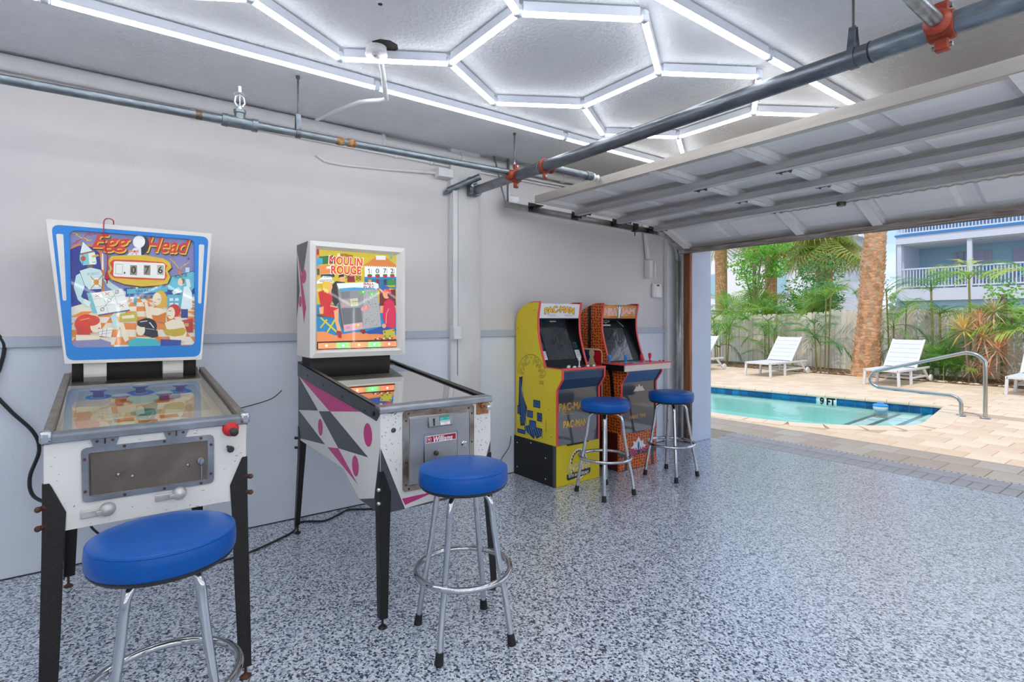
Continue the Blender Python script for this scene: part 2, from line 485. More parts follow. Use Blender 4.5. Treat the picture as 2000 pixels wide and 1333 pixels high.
M_DARKWOOD = mat('dark_brown_board', '#2b211d', 0.6, var=0.4, vscale=12)
M_CLEAR = glass_mat('clear_glass', (0.97, 0.99, 0.97), 1.5)
M_PRINT = print_mat('printed_art', 0.35)
M_PRINTG = print_mat('printed_backglass', 0.22, coat=0.6)
M_LED = None

def led_mat():
    m = bpy.data.materials.new('led_diffuser'); m.use_nodes = True
    t = m.node_tree; t.nodes.clear()
    o = t.nodes.new('ShaderNodeOutputMaterial'); e = t.nodes.new('ShaderNodeEmission')
    e.inputs[0].default_value = (0.93, 0.965, 1.0, 1); e.inputs[1].default_value = LED_POWER
    t.links.new(e.outputs[0], o.inputs[0]); return m
M_LED = led_mat()

# ================================================================== ROOM SHELL
CEIL = 2.72
def struct(name, g, m, label=None, bevel=0, parent=None):
    return obj(name, g, m, parent, bevel=bevel, kind=None if parent else 'structure', label=label)

struct('floor', G().box((-0.2, -3.8, -0.2), (5.6, 5.535, 0.0)), M_FLOOR, 'glossy blue and grey flake epoxy garage floor')
struct('ceiling', G().box((-0.2, -3.8, CEIL), (5.6, 5.14, 2.8)), M_CEIL, 'white textured plaster garage ceiling')
struct('wall_left', G().box((-0.25, -3.8, 0), (0.0, 5.13, CEIL)), M_WALL, 'painted wall behind the game machines, white over blue grey')
struct('wall_right', G().box((5.4, -3.8, 0), (5.6, 5.13, CEIL)), M_WALL, 'plain painted wall on the right')
struct('wall_back', G().box((-0.25, -4.0, 0), (5.6, -3.8, CEIL)), M_WALL, 'plain painted wall behind the viewer')
M_EXT = mat('exterior_stucco', '#c9d2e0', 0.7, var=0.05, vscale=3, bump=0.15, bscale=50)
fr = G(); fr.box((-3.0, 5.13, 0), (0.24, 5.49, 2.42)); fr.box((-3.0, 5.13, 2.42), (0.24, 5.15, 2.8)); struct('wall_front', fr, M_EXT, 'pale blue pier beside the open garage doorway', bevel=0.008)
struct('trim_1', G().box((0.24, 5.13, 2.145), (5.12, 5.49, 2.42)).box((0.24, 5.13, 2.42), (5.6, 5.15, 2.8)), M_EXT, 'wall header above the open garage doorway')
struct('trim_2', G().box((5.12, 5.13, 0), (5.6, 5.49, 2.42)), M_EXT, 'pier on the right of the garage doorway')
# chair rail
cr = G(); cr.box((0, -3.8, 1.203), (0.018, 2.21, 1.26)); cr.box((0, 2.5, 1.203), (0.018, 4.95, 1.26))
struct('trim_3', cr, M_RAIL, 'flat grey chair rail along the painted wall', bevel=0.003)
# concrete column
colm = G().prism([(-0.02, 2.205), (0.045, 2.21), (0.055, 2.235), (0.058, 2.46), (0.04, 2.497), (-0.02, 2.5)], 'z', 0, CEIL)
cl = struct('trim_4', colm, M_CONC, 'rough white painted concrete column in the wall')
struct('groove', G().box((0.055, 2.262, 0.9), (0.0605, 2.268, 2.4)), mat('groove_dark', '#8f9094', 0.8), parent=cl)
# pilaster and timber at the door opening
pil = G(); pil.box((0, 4.95, 0), (0.06, 5.13, CEIL)); pil.box((0, 5.09, 0), (0.15, 5.13, 2.6))
struct('trim_5', pil, M_WHITE, 'narrow white pilaster beside the door track', bevel=0.01)
M_JAMB = mat('jamb_wood', '#a9683f', 0.6, color2='#7d4a2c', vscale=5, stretch=(6, 6, 0.6), bump=0.2, bscale=12, vlo=0.35, vhi=0.65)
jb = struct('trim_6', G().box((0.172, 5.085, 0.55), (0.242, 5.128, 2.145)), M_JAMB, 'brown wooden door jamb post', bevel=0.003)
M_WORN = mat('worn_wood', '#8d7c6c', 0.8, color2='#3c2f28', vscale=6, stretch=(4, 4, 1), bump=0.4, bscale=18)
struct('weathered_foot', G().box((0.172, 5.084, 0.0), (0.242, 5.128, 0.55)), M_WORN, parent=jb)
# thin dark joints
struct('baseboard_left', G().box((0, -3.8, 0), (0.004, 4.95, 0.006)), mat('joint_dark', '#2b3038', 0.9), 'dark joint line between wall and floor')

# ================================================================== CEILING LIGHTS
ZT = 2.672
hexl0 = thing('hexagon_light', 'chain of white glowing hexagon tube lights inside a long light rectangle on ceiling', 'light', (1.64, 1.0, CEIL))
hexl_fill = thing('hexagon_light', 'added second chain of hexagon fill lights on the right half of the ceiling', 'light', (4.3, 1.0, CEIL))
M_HOUS = mat('tube_housing', '#d9dde6', 0.4)
M_JOINT = mat('clear_joint', '#cfd6df', 0.2, spec=0.8)
def tube_light(a, b, hexl):
    a = V3(a); b = V3(b); d = (b - a).normalized(); p = a + d * 0.022; q = b - d * 0.022
    up = Vector((0, 0, 0.021))
    h = obj('light_housing', G().bar(p + up, q + up, 0.027, 0.042), M_HOUS, hexl, smooth=False)
    return obj('light_tube', G().bar(p - Vector((0, 0, 0.006)), q - Vector((0, 0, 0.006)), 0.0265, 0.012), M_LED, h, smooth=False)
def joint(p, hexl):
    g = G().box((p[0] - 0.017, p[1] - 0.017, ZT - 0.018), (p[0] + 0.017, p[1] + 0.017, ZT + 0.034))
    return obj('light_joint', g, M_JOINT, hexl, bevel=0.006, seg=1)
def cz(x, y): return (3.83 - (3.83 - x) * 0.979, y * 0.979)
nodes = {}
def nk(p): return (round(p[0], 3), round(p[1], 3))
edges = set()
for kk in range(-3, 4):
    yc = 0.965 + 0.9665 * kk; h = 0.9665 / 2
    hx = [cz(1.345, yc - h), cz(1.93, yc - h), cz(2.23, yc), cz(1.93, yc + h), cz(1.345, yc + h), cz(1.05, yc)]
    for i in range(6):
        a, b = nk(hx[i]), nk(hx[(i + 1) % 6]); edges.add((min(a, b), max(a, b)))
XL, XR = cz(0.825, 0)[0], cz(2.378, 0)[0]
YB = [cz(0, -0.21 + 1.468 * k)[1] for k in range(-2, 4)] + [4.52]
for xx in (XL, XR):
    for i in range(len(YB) - 1): edges.add(((round(xx, 3), round(YB[i], 3)), (round(xx, 3), round(YB[i + 1], 3))))
for yy in (YB[0], YB[-1]): edges.add(((round(XL, 3), round(yy, 3)), (round(XR, 3), round(yy, 3))))
jn = set()
for a, b in sorted(edges): jn.add(a); jn.add(b)
for hexl, sh in ((hexl0, 0.0), (hexl_fill, 2.72)):                      # second set is out of view, added to brighten the room
    for a, b in sorted(edges): tube_light((a[0] + sh, a[1], ZT), (b[0] + sh, b[1], ZT), hexl)
    for p in sorted(jn): joint((p[0] + sh, p[1]), hexl)

# hexagons added on the unseen right wall to brighten left wall and door
hexw_fill = thing('hexagon_light', 'added row of hexagon fill lights mounted on the unseen right wall', 'light', (5.4, 1.2, 1.25))
XW = 5.375
def wall_tube(a, b):
    a = Vector((XW, a[0], a[1])); b = Vector((XW, b[0], b[1])); d = (b - a).normalized(); p = a + d * 0.022; q = b - d * 0.022; n = Vector((-1, 0, 0))
    h = obj('light_housing', G().bar(p, q, 0.027, 0.042, n), M_HOUS, hexw_fill, smooth=False)
    obj('light_tube', G().bar(p + n * 0.027, q + n * 0.027, 0.0265, 0.012, n), M_LED, h, smooth=False)
we = set()
for kk in range(-3, 5):
    yc = 0.6 + 0.9665 * kk; h = 0.9665 / 2
    hx = [(yc - h, 0.96), (yc + h, 0.96), (yc + h, 1.54), (yc - h, 1.54)]
    hx = [(yc, 0.69), (yc + h, 0.96), (yc + h, 1.54), (yc, 1.81), (yc - h, 1.54), (yc - h, 0.96)]
    for i in range(6):
        a, b = nk(hx[i]), nk(hx[(i + 1) % 6]); we.add((min(a, b), max(a, b)))
wj = set()
for a, b in sorted(we): wall_tube(a, b); wj.add(a); wj.add(b)
for p in sorted(wj): obj('light_joint', G().box((XW - 0.03, p[0] - 0.017, p[1] - 0.017), (XW + 0.02, p[0] + 0.017, p[1] + 0.017)), M_JOINT, hexw_fill, bevel=0.006, seg=1)

# ================================================================== CEILING OUTLET AND WALL CONDUITS
out = thing('ceiling_outlet', 'round white double power outlet hanging loosely from a hole in the ceiling', 'outlet', (1.24, 1.08, CEIL))
oc = (1.235, 1.085)
obj('outlet_box', G().lathe([(0.05, 0.0), (0.052, -0.03), (0.05, -0.036)], (oc[0], oc[1], CEIL), 24), M_WHITE, out)
obj('cover_plate', G().lathe([(0.053, 0), (0.056, -0.004), (0.052, -0.01)], (oc[0], oc[1], CEIL - 0.036), 24), M_WHITE, out)
for s in (-1, 1):
    so = obj('socket', G().lathe([(0.018, 0), (0.018, -0.006), (0.015, -0.009)], (oc[0] + 0.019 * s * 0.8, oc[1] - 0.019 * s * 0.6, CEIL - 0.046), 16), M_WHITE, out, label='socket face with dark slots')
    g = G()
    for d in (-0.006, 0.006): g.box((oc[0] + 0.0152 * s + d - 0.001, oc[1] - 0.0114 * s - 0.004, CEIL - 0.0565), (oc[0] + 0.0152 * s + d + 0.001, oc[1] - 0.0114 * s + 0.004, CEIL - 0.0545))
    obj('slot', g, M_BLACKPL, so)
obj('broken_hole', G().lathe([(0.07, 0), (0.066, -0.003)], (oc[0] + 0.03, oc[1] + 0.03, CEIL), 9), mat('hole_dark', '#2a2622', 0.9), out, label='dark ragged hole behind the box')
# flexible white conduit from the outlet across the lights to the wall
condp = [(1.21, 1.12, 2.66), (1.17, 1.15, 2.62), (1.08, 1.2, 2.57), (1.02, 1.235, 2.565), (0.95, 1.24, 2.58), (0.72, 1.2, 2.635), (0.42, 1.15, 2.66), (0.16, 1.12, 2.68)]
co = obj('white_conduit', G().tube(condp, 0.0135, 10), M_WHITE, out, label='bent white painted conduit')
ho = thing('ceiling_hole', 'small dark anchor hole in the ceiling near the outlet', 'hole', (1.6, 0.95, CEIL))
obj('hole_rim', G().lathe([(0.022, 0), (0.018, -0.003)], (1.6, 0.95, CEIL), 10), M_CEIL, ho)
obj('hole_bore', G().lathe([(0.011, 0), (0.010, -0.004)], (1.6, 0.95, CEIL), 10), MATS['hole_dark'], ho)

wp = thing('wall_conduit', 'white painted pipe running along the corner of wall and ceiling', 'pipe', (0.1, 1.0, 2.65))
obj('large_pipe', G().tube([(0.045, -3.7, 2.67), (0.045, 1.2, 2.67), (0.05, 1.5, 2.665), (0.06, 1.62, 2.66)], 0.042, 14), M_WHITE, wp)
obj('pipe', G().tube([(0.055, 1.6, 2.66), (0.055, 4.9, 2.66)], 0.028, 12), M_WHITE, wp)
obj('pipe', G().tube([(0.012, -3.7, 2.59), (0.012, 4.9, 2.585)], 0.010, 8), M_WHITE, wp, label='thin white pipe below the large one')
obj('pipe', G().tube([(0.02, 1.3, 2.61), (0.02, 4.9, 2.615)], 0.012, 8), M_WHITE, wp)
for yy, r in ((1.62, 0.05), (2.3, 0.036), (3.4, 0.036)):
    obj('pipe_clamp', G().lathe([(r, -0.012), (r + 0.004, -0.01), (r + 0.004, 0.01), (r, 0.012)], (0.055, yy, 2.66), 18, 'y'), M_WHITE, wp)
for yy in (0.42, 1.75, 2.05):
    obj('pipe_clamp', G().box((0.0, yy - 0.012, 2.57), (0.03, yy + 0.012, 2.63)), M_WHITE, wp, bevel=0.004)

jbx = thing('junction_box', 'white painted junction box on the column below the ceiling', 'box', (0.05, 2.14, 2.5))
obj('box_body', G().box((0.0, 2.08, 2.475), (0.085, 2.215, 2.545)), M_WHITE, jbx, bevel=0.006)
obj('conduit', G().tube([(0.012, 1.16, 2.49), (0.012, 1.22, 2.455), (0.012, 1.34, 2.452), (0.012, 1.7, 2.475), (0.03, 2.1, 2.51)], 0.010, 8), M_WHITE, jbx, label='thin white conduit sagging along the wall')
obj('down_conduit', G().box((0.055, 2.215, 1.29), (0.075, 2.258, 2.42)), M_WHITE, jbx, bevel=0.004)
cb = thing('outlet_box', 'small white switch box at the foot of the column conduit', 'box', (0.06, 2.235, 1.24))
obj('box_body', G().box((0.05, 2.2, 1.19), (0.105, 2.272, 1.295)), M_WHITE, cb, bevel=0.005)
obj('cover', G().box((0.105, 2.203, 1.193), (0.111, 2.269, 1.292)), M_WHITE, cb, bevel=0.003)

# conduit and keypad by the door
wc = thing('wall_switch', 'white wall switch below a vertical conduit near the door track', 'switch', (0.04, 4.66, 1.95))
obj('conduit', G().tube([(0.025, 4.52, 2.72), (0.03, 4.6, 2.3), (0.03, 4.645, 2.0)], 0.026, 10), M_WHITE, wc)
obj('switch_body', G().box((0.0, 4.62, 1.79), (0.075, 4.70, 1.99)), M_WHITE, wc, bevel=0.012)
obj('switch_lever', G().box((0.075, 4.685, 1.80), (0.095, 4.702, 1.97)), M_WHITE, wc, bevel=0.004)
al = thing('wall_sensor', 'square white wall sensor with a small dark window near the door', 'sensor', (0.02, 4.8, 1.66))
obj('sensor_body', G().box((0.0, 4.735, 1.585), (0.04, 4.88, 1.745)), mat('white_plastic', '#eceae6', 0.3), al, bevel=0.02, seg=3)
obj('sensor_cover', G().box((0.036, 4.765, 1.59), (0.047, 4.87, 1.69)), MATS['white_plastic'], al, bevel=0.008)
obj('dark_window', G().box((0.038, 4.785, 1.712), (0.043, 4.825, 1.727)), M_BLACKPL, al)

# ================================================================== SPRINKLER PIPES
sp = thing('sprinkler_pipe', 'thin galvanized sprinkler pipe hanging beside the left wall', 'pipe', (0.66, 0.6, 2.4))
PZ = lambda y: 2.385 + 0.0135 * y
obj('pipe', G().tube([(0.66, -3.7, PZ(-3.7)), (0.66, 0.485, PZ(0.485))], 0.0215, 14), M_PIPE, sp)
obj('pipe', G().tube([(0.66, 0.645, PZ(0.645)), (0.66, 2.36, PZ(2.36))], 0.021, 14), M_PIPE, sp)
tee = G().lathe([(0.0225, -0.085), (0.032, -0.085), (0.034, -0.06), (0.031, -0.055), (0.030, 0.055), (0.034, 0.06), (0.034, 0.085), (0.0225, 0.085)], (0.66, 0.565, PZ(0.565)), 18, 'y')
tee.lathe([(0.026, 0.0), (0.026, 0.045), (0.03, 0.05), (0.03, 0.065), (0.02, 0.068)], (0.66, 0.565, PZ(0.565)), 16)
tj = obj('tee_fitting', tee, M_PIPE, sp)
sh = G().lathe([(0.014, 0.065), (0.014, 0.085), (0.01, 0.09)], (0.66, 0.565, PZ(0.565)), 14)
for s in (-1, 1): sh.tube([(0.66, 0.565 + s * 0.012, PZ(0.565) + 0.085), (0.66, 0.565 + s * 0.024, PZ(0.565) + 0.105), (0.66, 0.565 + s * 0.02, PZ(0.565) + 0.135), (0.66, 0.565, PZ(0.565) + 0.15)], 0.0045, 8)
sh.cyl((0.66, 0.565, PZ(0.565) + 0.088), (0.66, 0.565, PZ(0.565) + 0.148), 0.003, 8)
hd = obj('sprinkler_head', sh, mat('sprinkler_chrome', '#d6dade', 0.25, 0.7), tj)
df = obj('deflector', G().lathe([(0.03, 0.15), (0.032, 0.152), (0.012, 0.158), (0.012, 0.19)], (0.66, 0.565, PZ(0.565)), 18), MATS['sprinkler_chrome'], tj)
obj('thread_mark', G().lathe([(0.0222, -0.014), (0.0226, -0.005), (0.0222, 0.002), (0.0226, 0.008), (0.0222, 0.014)], (0.66, 0.375, PZ(0.375)), 14, 'y'), mat('thread_rust', '#7b6a58', 0.5, 0.6, var=0.4, vscale=90), sp, label='scored thread marks on the pipe')
for yy in (1.10, 1.168):
    obj('rust_band', G().lathe([(0.0222, -0.022), (0.0235, -0.02), (0.0235, 0.02), (0.0222, 0.022)], (0.66, yy, PZ(yy)), 14, 'y'), mat('rust_tape', '#a88e62', 0.7, color2='#8a4f22', vscale=40, vlo=0.45, vhi=0.6), sp, label='rusty tape band on the pipe')
def hanger(parent, x, y, z, r, axis='y', top=CEIL):
    h = obj('hanger_rod', G().cyl((x, y, z + r + 0.075), (x, y, top), 0.0052, 8), M_ROD, parent)
    obj('anchor_nut', G().cyl((x, y, top - 0.016), (x, y, top), 0.011, 6), M_ROD, h)
    g = G()
    ca = [(cos(a) * (r + 0.003), sin(a) * (r + 0.003)) for a in [pi * 0.85 + k * (pi * 1.3) / 12 for k in range(13)]]
    pr = [(x0, z0) for x0, z0 in ca]
    wd = 0.013
    ring = G().lathe([(r + 0.001, -wd), (r + 0.0045, -wd), (r + 0.0045, wd), (r + 0.001, wd)], (x, y, z), 20, axis)
    for s in (-1, 1):
        if axis == 'y': ring.bar((x + s * (r + 0.002) * 0.75, y, z + r * 0.6), (x + s * 0.008, y, z + r + 0.085), 0.026, 0.004, (1, 0, 0))
        else: ring.bar((x, y + s * (r + 0.002) * 0.75, z + r * 0.6), (x, y + s * 0.008, z + r + 0.085), 0.026, 0.004, (0, 1, 0))
    obj('hanger_loop', ring, M_PIPE2, parent)
hanger(sp, 0.66, 0.862, PZ(0.862), 0.0215)
hanger(sp, 0.66, -1.4, PZ(-1.4), 0.0215)

# main pipe across the room
MY, MZ, MR = 2.40, 2.398, 0.039
mp_ = thing('main_sprinkler_pipe', 'thick dark steel sprinkler pipe crossing the room below the ceiling', 'pipe', (1.5, MY, MZ))
obj('pipe', G().tube([(0.66, MY, MZ), (2.96, MY, MZ)], MR, 20), M_PIPE2, mp_)
obj('pipe', G().tube([(2.965, MY, MZ), (5.3, MY, MZ)], MR + 0.002, 20), M_PIPE, mp_, label='brighter galvanized length of the pipe')
obj('rusty_pipe', G().tube([(0.10, MY, MZ), (0.66, MY, MZ)], MR - 0.004, 20), M_RUSTPIPE, mp_, label='rust streaked end of the pipe')
obj('pipe_collar', G().lathe([(MR + 0.001, -0.012), (MR + 0.006, -0.009), (MR + 0.006, 0.009), (MR + 0.001, 0.012)], (0.94, MY, MZ), 22, 'x'), M_PIPE2, mp_)
obj('pipe_collar', G().lathe([(MR + 0.0015, -0.003), (MR + 0.0035, -0.002), (MR + 0.0035, 0.002), (MR + 0.0015, 0.003)], (2.965, MY, MZ), 22, 'x'), M_BLACKPL, mp_)
def mech_tee(x, sy, rr, wd=0.04, ears=(-1, 1)):
    """orange bolted branch fitting round the main pipe, branch towards sy"""
    g = G().lathe([(MR + 0.002, -wd), (MR + 0.008, -wd), (MR + 0.012, -wd / 2), (MR + 0.012, wd / 2), (MR + 0.008, wd), (MR + 0.002, wd)], (x, MY, MZ), 20, 'x')
    g.lathe([(rr + 0.012, sy * 0.03), (rr + 0.02, sy * 0.06), (rr + 0.012, sy * 0.075), (rr + 0.002, sy * 0.08)], (x, MY, MZ), 18, 'y')
    f = obj('branch_fitting', g, M_ORANGE, mp_, bevel=0.003)
    for s in ears:
        k = wd * 0.55; zc = MZ + s * (MR + 0.024)
        obj('bolt_ear', G().box((x - k, MY - 0.018, zc - 0.024), (x + k, MY + 0.018, zc + 0.024)), M_ORANGE, f, bevel=0.006)
        obj('fitting_bolt', G().cyl((x - k - 0.008, MY, zc + s * 0.006), (x + k + 0.008, MY, zc + s * 0.006), 0.009, 8), M_STEEL, f)
mech_tee(0.66, -1, 0.021, 0.022)
mech_tee(3.19, -1, 0.024)
mech_tee(0.985, 1, 0.024, 0.014, (-1,))
# branch towards the viewer, top right, and short branch behind
br = thing('branch_sprinkler_pipe', 'bright galvanized branch pipe leaving the main pipe towards the viewer at upper right', 'pipe', (3.19, 1.2, MZ))
obj('pipe', G().tube([(3.19, MY - 0.06, MZ), (3.19, -3.7, MZ - 0.02)], 0.024, 16), mat('bright_pipe', '#a9aeb3', 0.3, 0.85, var=0.45, vscale=26), br)
b2 = thing('short_sprinkler_branch', 'short galvanized branch pipe with white end cap above the raised door', 'pipe', (0.985, 2.7, MZ))
obj('pipe', G().tube([(0.985, MY + 0.06, MZ), (0.985, 2.82, MZ)], 0.024, 14), M_PIPE, b2)
obj('coupling', G().lathe([(0.028, -0.03), (0.031, -0.025), (0.031, 0.025), (0.028, 0.03)], (0.985, 2.82, MZ), 14, 'y'), M_PIPE2, b2)
obj('end_cap', G().lathe([(0.026, 0.02), (0.026, 0.05), (0.016, 0.06), (0.016, 0.085), (0.022, 0.09), (0.01, 0.1)], (0.985, 2.82, MZ), 14, 'y'), M_WHITE, b2, label='white sprinkler end')
hanger(mp_, 2.90, MY, MZ, MR, 'x')
hg = obj('hanger_rod', G().cyl((0.64, MY - 0.0, MZ + MR + 0.06), (0.64, MY - 0.0, CEIL), 0.005, 8), M_ROD, mp_)
obj('anchor_nut', G().cyl((0.64, MY, CEIL - 0.014), (0.64, MY, CEIL), 0.011, 6), M_ROD, hg)
obj('eye_nut', G().lathe([(0.012, 0), (0.014, 0.02), (0.008, 0.05)], (0.64, MY, MZ + MR + 0.02), 12), M_STEEL, hg)
# sway brace
sb = thing('pipe_brace', 'grey flattened brace pipe clamped to the main pipe end and bolted to the wall', 'brace', (0.1, 2.3, 2.4))
obj('brace_pipe', G().tube([(0.03, 2.195, 2.385), (0.215, 2.38, 2.487)], 0.026, 14), M_PIPE, sb)
obj('flattened_end', G().bar((0.004, 2.165, 2.362), (0.062, 2.238, 2.404), 0.05, 0.016, (0.6, -0.3, 1)), M_PIPE, sb, bevel=0.004)
cg = G().box((0.075, 2.34, 2.35), (0.135, 2.405, 2.5)); 
cg.lathe([(MR + 0.002, -0.028), (MR + 0.014, -0.026), (MR + 0.014, 0.026), (MR + 0.002, 0.028)], (0.112, MY, MZ), 18, 'x')
ck = obj('brace_clamp', cg, M_PIPE2, sb, bevel=0.006)
for z in (2.365, 2.42, 2.485): obj('clamp_bolt', G().cyl((0.13, 2.345, z), (0.156, 2.345, z), 0.010, 6), M_STEEL, ck)
# ================================================================== RAISED GARAGE DOOR
M_DOOR = mat('door_white_steel', '#f1eeea', 0.42, var=0.08, vscale=3.5, bump=0.05, bscale=20, stretch=(0.5, 3, 3))
M_DOORLIP = mat('door_edge_steel', '#c6beb4', 0.45, 0.2, var=0.18, vscale=8, stretch=(0.4, 4, 4))
M_STRUT = mat('strut_galvanized', '#c4c3c3', 0.42, 0.3, var=0.22, vscale=9, stretch=(0.3, 4, 4))
M_SEAL = mat('door_bottom_wood', '#b9aca0', 0.7, color2='#6f6158', vscale=9, stretch=(0.5, 6, 6), bump=0.15, bscale=30)
M_HINGE = mat('hinge_steel', '#6b6661', 0.4, 0.75, var=0.45, vscale=40)
door = thing('door_1', 'raised white sectional garage door with steel struts overhead', 'garage door', (2.7, 4.0, 2.3), kind='structure')
DX0, DX1 = 0.25, 5.13
PW = (DX1 - DX0) / 8
secs = [((2.93, 2.345), (3.477, 2.329)), ((3.482, 2.329), (4.022, 2.313)), ((4.027, 2.312), (4.568, 2.296)), ((4.573, 2.292), (5.045, 2.083))]
def secM(a, b):
    d = Vector((0, b[0] - a[0], b[1] - a[1])); Ln = d.length; d.normalize()
    n = Vector((1, 0, 0)).cross(d)
    if n.z > 0: n = -n
    M = Matrix(((1, 0, 0, 0), (0, d.y, n.y, a[0]), (0, d.z, n.z, a[1]), (0, 0, 0, 1)))
    return M, Ln
for i, (a, b) in enumerate(secs):
    M, Ln = secM(a, b)
    g = G().box((DX0, 0, -0.050), (DX1, Ln, -0.046), M)
    g.box((DX0, 0, -0.046), (DX1, 0.006, 0.0), M); g.box((DX0, Ln - 0.006, -0.046), (DX1, Ln, 0.0), M)
    g.box((DX0, 0.006, -0.004), (DX1, 0.03, 0.0), M); g.box((DX0, Ln - 0.03, -0.004), (DX1, Ln - 0.006, 0.0), M)
    s = obj('door_section', g, M_DOOR, door, smooth=False)
    obj('absorber_skin', G().box((DX0, 0, -0.056), (DX1, Ln, -0.051), M), mat('door_absorber_taupe', '#8d857c', 0.6), s, smooth=False)  # unseen dark layer, added to soak up light trapped above the door
    for k in range(8):                                                       # pressed panels
        x0, x1 = DX0 + k * PW + 0.05, DX0 + (k + 1) * PW - 0.05
        y0, y1 = 0.09, Ln - 0.11
        vs = []
        for (ins, z) in ((0, -0.046), (0.028, -0.03), (0.045, -0.032)):
            vs += [(x0 + ins, y0 + ins, z), (x1 - ins, y0 + ins, z), (x1 - ins, y1 - ins, z), (x0 + ins, y1 - ins, z)]
        fs = []
        for r in (0, 1):
            for c in range(4):
                fs.append((r * 4 + c, r * 4 + (c + 1) % 4, r * 4 + 4 + (c + 1) % 4, r * 4 + 4 + c))
        fs.append((8, 9, 10, 11))
        obj('pressed_panel', G().add([M @ Vector(v) for v in vs], fs), M_DOOR, s, smooth=False)
    for k in (0, 2, 3, 5, 6, 8):                                             # upright stiles
        xc = DX0 + k * PW; wd = 0.036
        xc = min(max(xc, DX0 + wd), DX1 - wd)
        st = G().box((xc - wd, 0.004, -0.046), (xc - wd + 0.004, Ln - 0.004, 0.004), M); st.box((xc + wd - 0.004, 0.004, -0.046), (xc + wd, Ln - 0.004, 0.004), M)
        st.box((xc - wd, 0.002, 0.002), (xc + wd, Ln - 0.002, 0.006), M)
        for q in (0.06, 0.12, Ln - 0.12, Ln - 0.06): st.cyl(M @ Vector((xc, q, 0.005)), M @ Vector((xc, q, 0.009)), 0.006, 6)
        obj('stile', st, M_DOOR, s, smooth=False)
    if i < 3:
        for k in (0, 2, 3, 5, 6, 8):                                         # hinges at the joint
            xc = min(max(DX0 + k * PW, DX0 + 0.036), DX1 - 0.036)
            h = G().box((xc - 0.03, Ln - 0.055, 0.006), (xc + 0.03, Ln - 0.004, 0.012), M); h.box((xc - 0.03, Ln + 0.006, 0.006), (xc + 0.03, Ln + 0.055, 0.012), M)
            h.box((xc - 0.034, Ln - 0.03, 0.008), (xc - 0.026, Ln + 0.03, 0.04), M); h.box((xc + 0.026, Ln - 0.03, 0.008), (xc + 0.034, Ln + 0.03, 0.04), M)
            h.cyl(M @ Vector((xc - 0.05, Ln, 0.03)), M @ Vector((xc + 0.05, Ln, 0.03)), 0.008, 8)
            obj('hinge', h, M_HINGE, s)
        sg = G()
        ys = Ln - 0.085
        sg.box((DX0 + 0.02, ys - 0.04, 0.004), (DX1 - 0.02, ys - 0.036, 0.05), M); sg.box((DX0 + 0.02, ys + 0.012, 0.004), (DX1 - 0.02, ys + 0.016, 0.05), M)
        sg.box((DX0 + 0.02, ys - 0.04, 0.047), (DX1 - 0.02, ys + 0.016, 0.051), M); sg.box((DX0 + 0.02, ys + 0.016, 0.004), (DX1 - 0.02, ys + 0.034, 0.008), M)
        obj('strut', sg, M_STRUT, door, smooth=False)
M, Ln = secM(*secs[0])
obj('top_edge', G().box((DX0 - 0.01, -0.012, -0.058), (DX1 + 0.01, 0.0, 0.004), M).box((DX0, 0.0, 0.001), (DX1, 0.035, 0.005), M), M_DOORLIP, door, smooth=False, label='tan grey steel lip along the rear edge')
M, Ln = secM(*secs[3])
obj('bottom_edge', G().box((DX0, Ln - 0.075, -0.002), (DX1, Ln + 0.004, 0.012), M).box((DX0, Ln, -0.05), (DX1, Ln + 0.012, 0.012), M), M_SEAL, door, smooth=False, label='weathered brown bottom rail of the door')
obj('bottom_seal', G().box((DX0, Ln + 0.01, -0.05), (DX1, Ln + 0.035, 0.0), M), M_RUBBER, door, smooth=False, label='dark rubber weather seal')
# twisted cable along the third strut
M, Ln = secM(*secs[2])
pts = [];
for k in range(241):
    xx = 1.5 + (DX1 - 1.6) * k / 240
    pts.append(M @ Vector((xx, Ln - 0.012 + 0.004 * cos(k * 1.3), 0.045 + 0.004 * sin(k * 1.3))))
obj('cable', G().tube(pts, 0.0055, 6), mat('cable_cotton', '#c3bbb0', 0.8), door, label='twisted pale cable along the lower strut')
lk = G().lathe([(0.03, -0.02), (0.034, 0.0), (0.03, 0.02)], M @ Vector((DX0 + 3 * PW - 0.08, Ln - 0.06, 0.06)), 14)
obj('lock_drum', lk, M_HINGE, door)

# tracks
M_TRACK = mat('track_steel', '#c3c1bf', 0.4, 0.5, var=0.25, vscale=14)
trk = thing('door_track', 'white steel roller track carrying the raised door along the left wall', 'track', (0.13, 4.0, 2.28))
def chan(pts, name='track_rail', w=0.055, d=0.028):
    """C-shaped rail opening towards +x through points (y,z) at x=0.12"""
    g = G()
    P = [Vector((0.115, y, z)) for y, z in pts]; n = len(P); rows = []
    for i in range(n):
        t = (P[min(i + 1, n - 1)] - P[max(i - 1, 0)]).normalized(); u = Vector((1, 0, 0)).cross(t).normalized()
        c = P[i]
        rows.append([c + u * (w / 2) + Vector((d, 0, 0)), c + u * (w / 2), c - u * (w / 2), c - u * (w / 2) + Vector((d, 0, 0))])
    vs = [p for r in rows for p in r]; fs = []
    for i in range(n - 1):
        for k in range(3): fs.append((i * 4 + k, i * 4 + k + 1, i * 4 + 5 + k, i * 4 + 4 + k))
    g.add(vs, fs)
    o = obj(name, g, M_TRACK, trk, fix=False)
    sd = o.modifiers.new('thick', 'SOLIDIFY'); sd.thickness = 0.003; sd.offset = 0
    return o
chan([(2.69, 2.315), (4.70, 2.272)], 'horizontal_rail')
chan([(4.70, 2.272), (4.82, 2.262), (4.92, 2.225), (4.99, 2.165), (5.03, 2.09), (5.045, 2.0)], 'curved_rail')
chan([(5.045, 2.0), (5.045, 0.03)], 'vertical_rail')
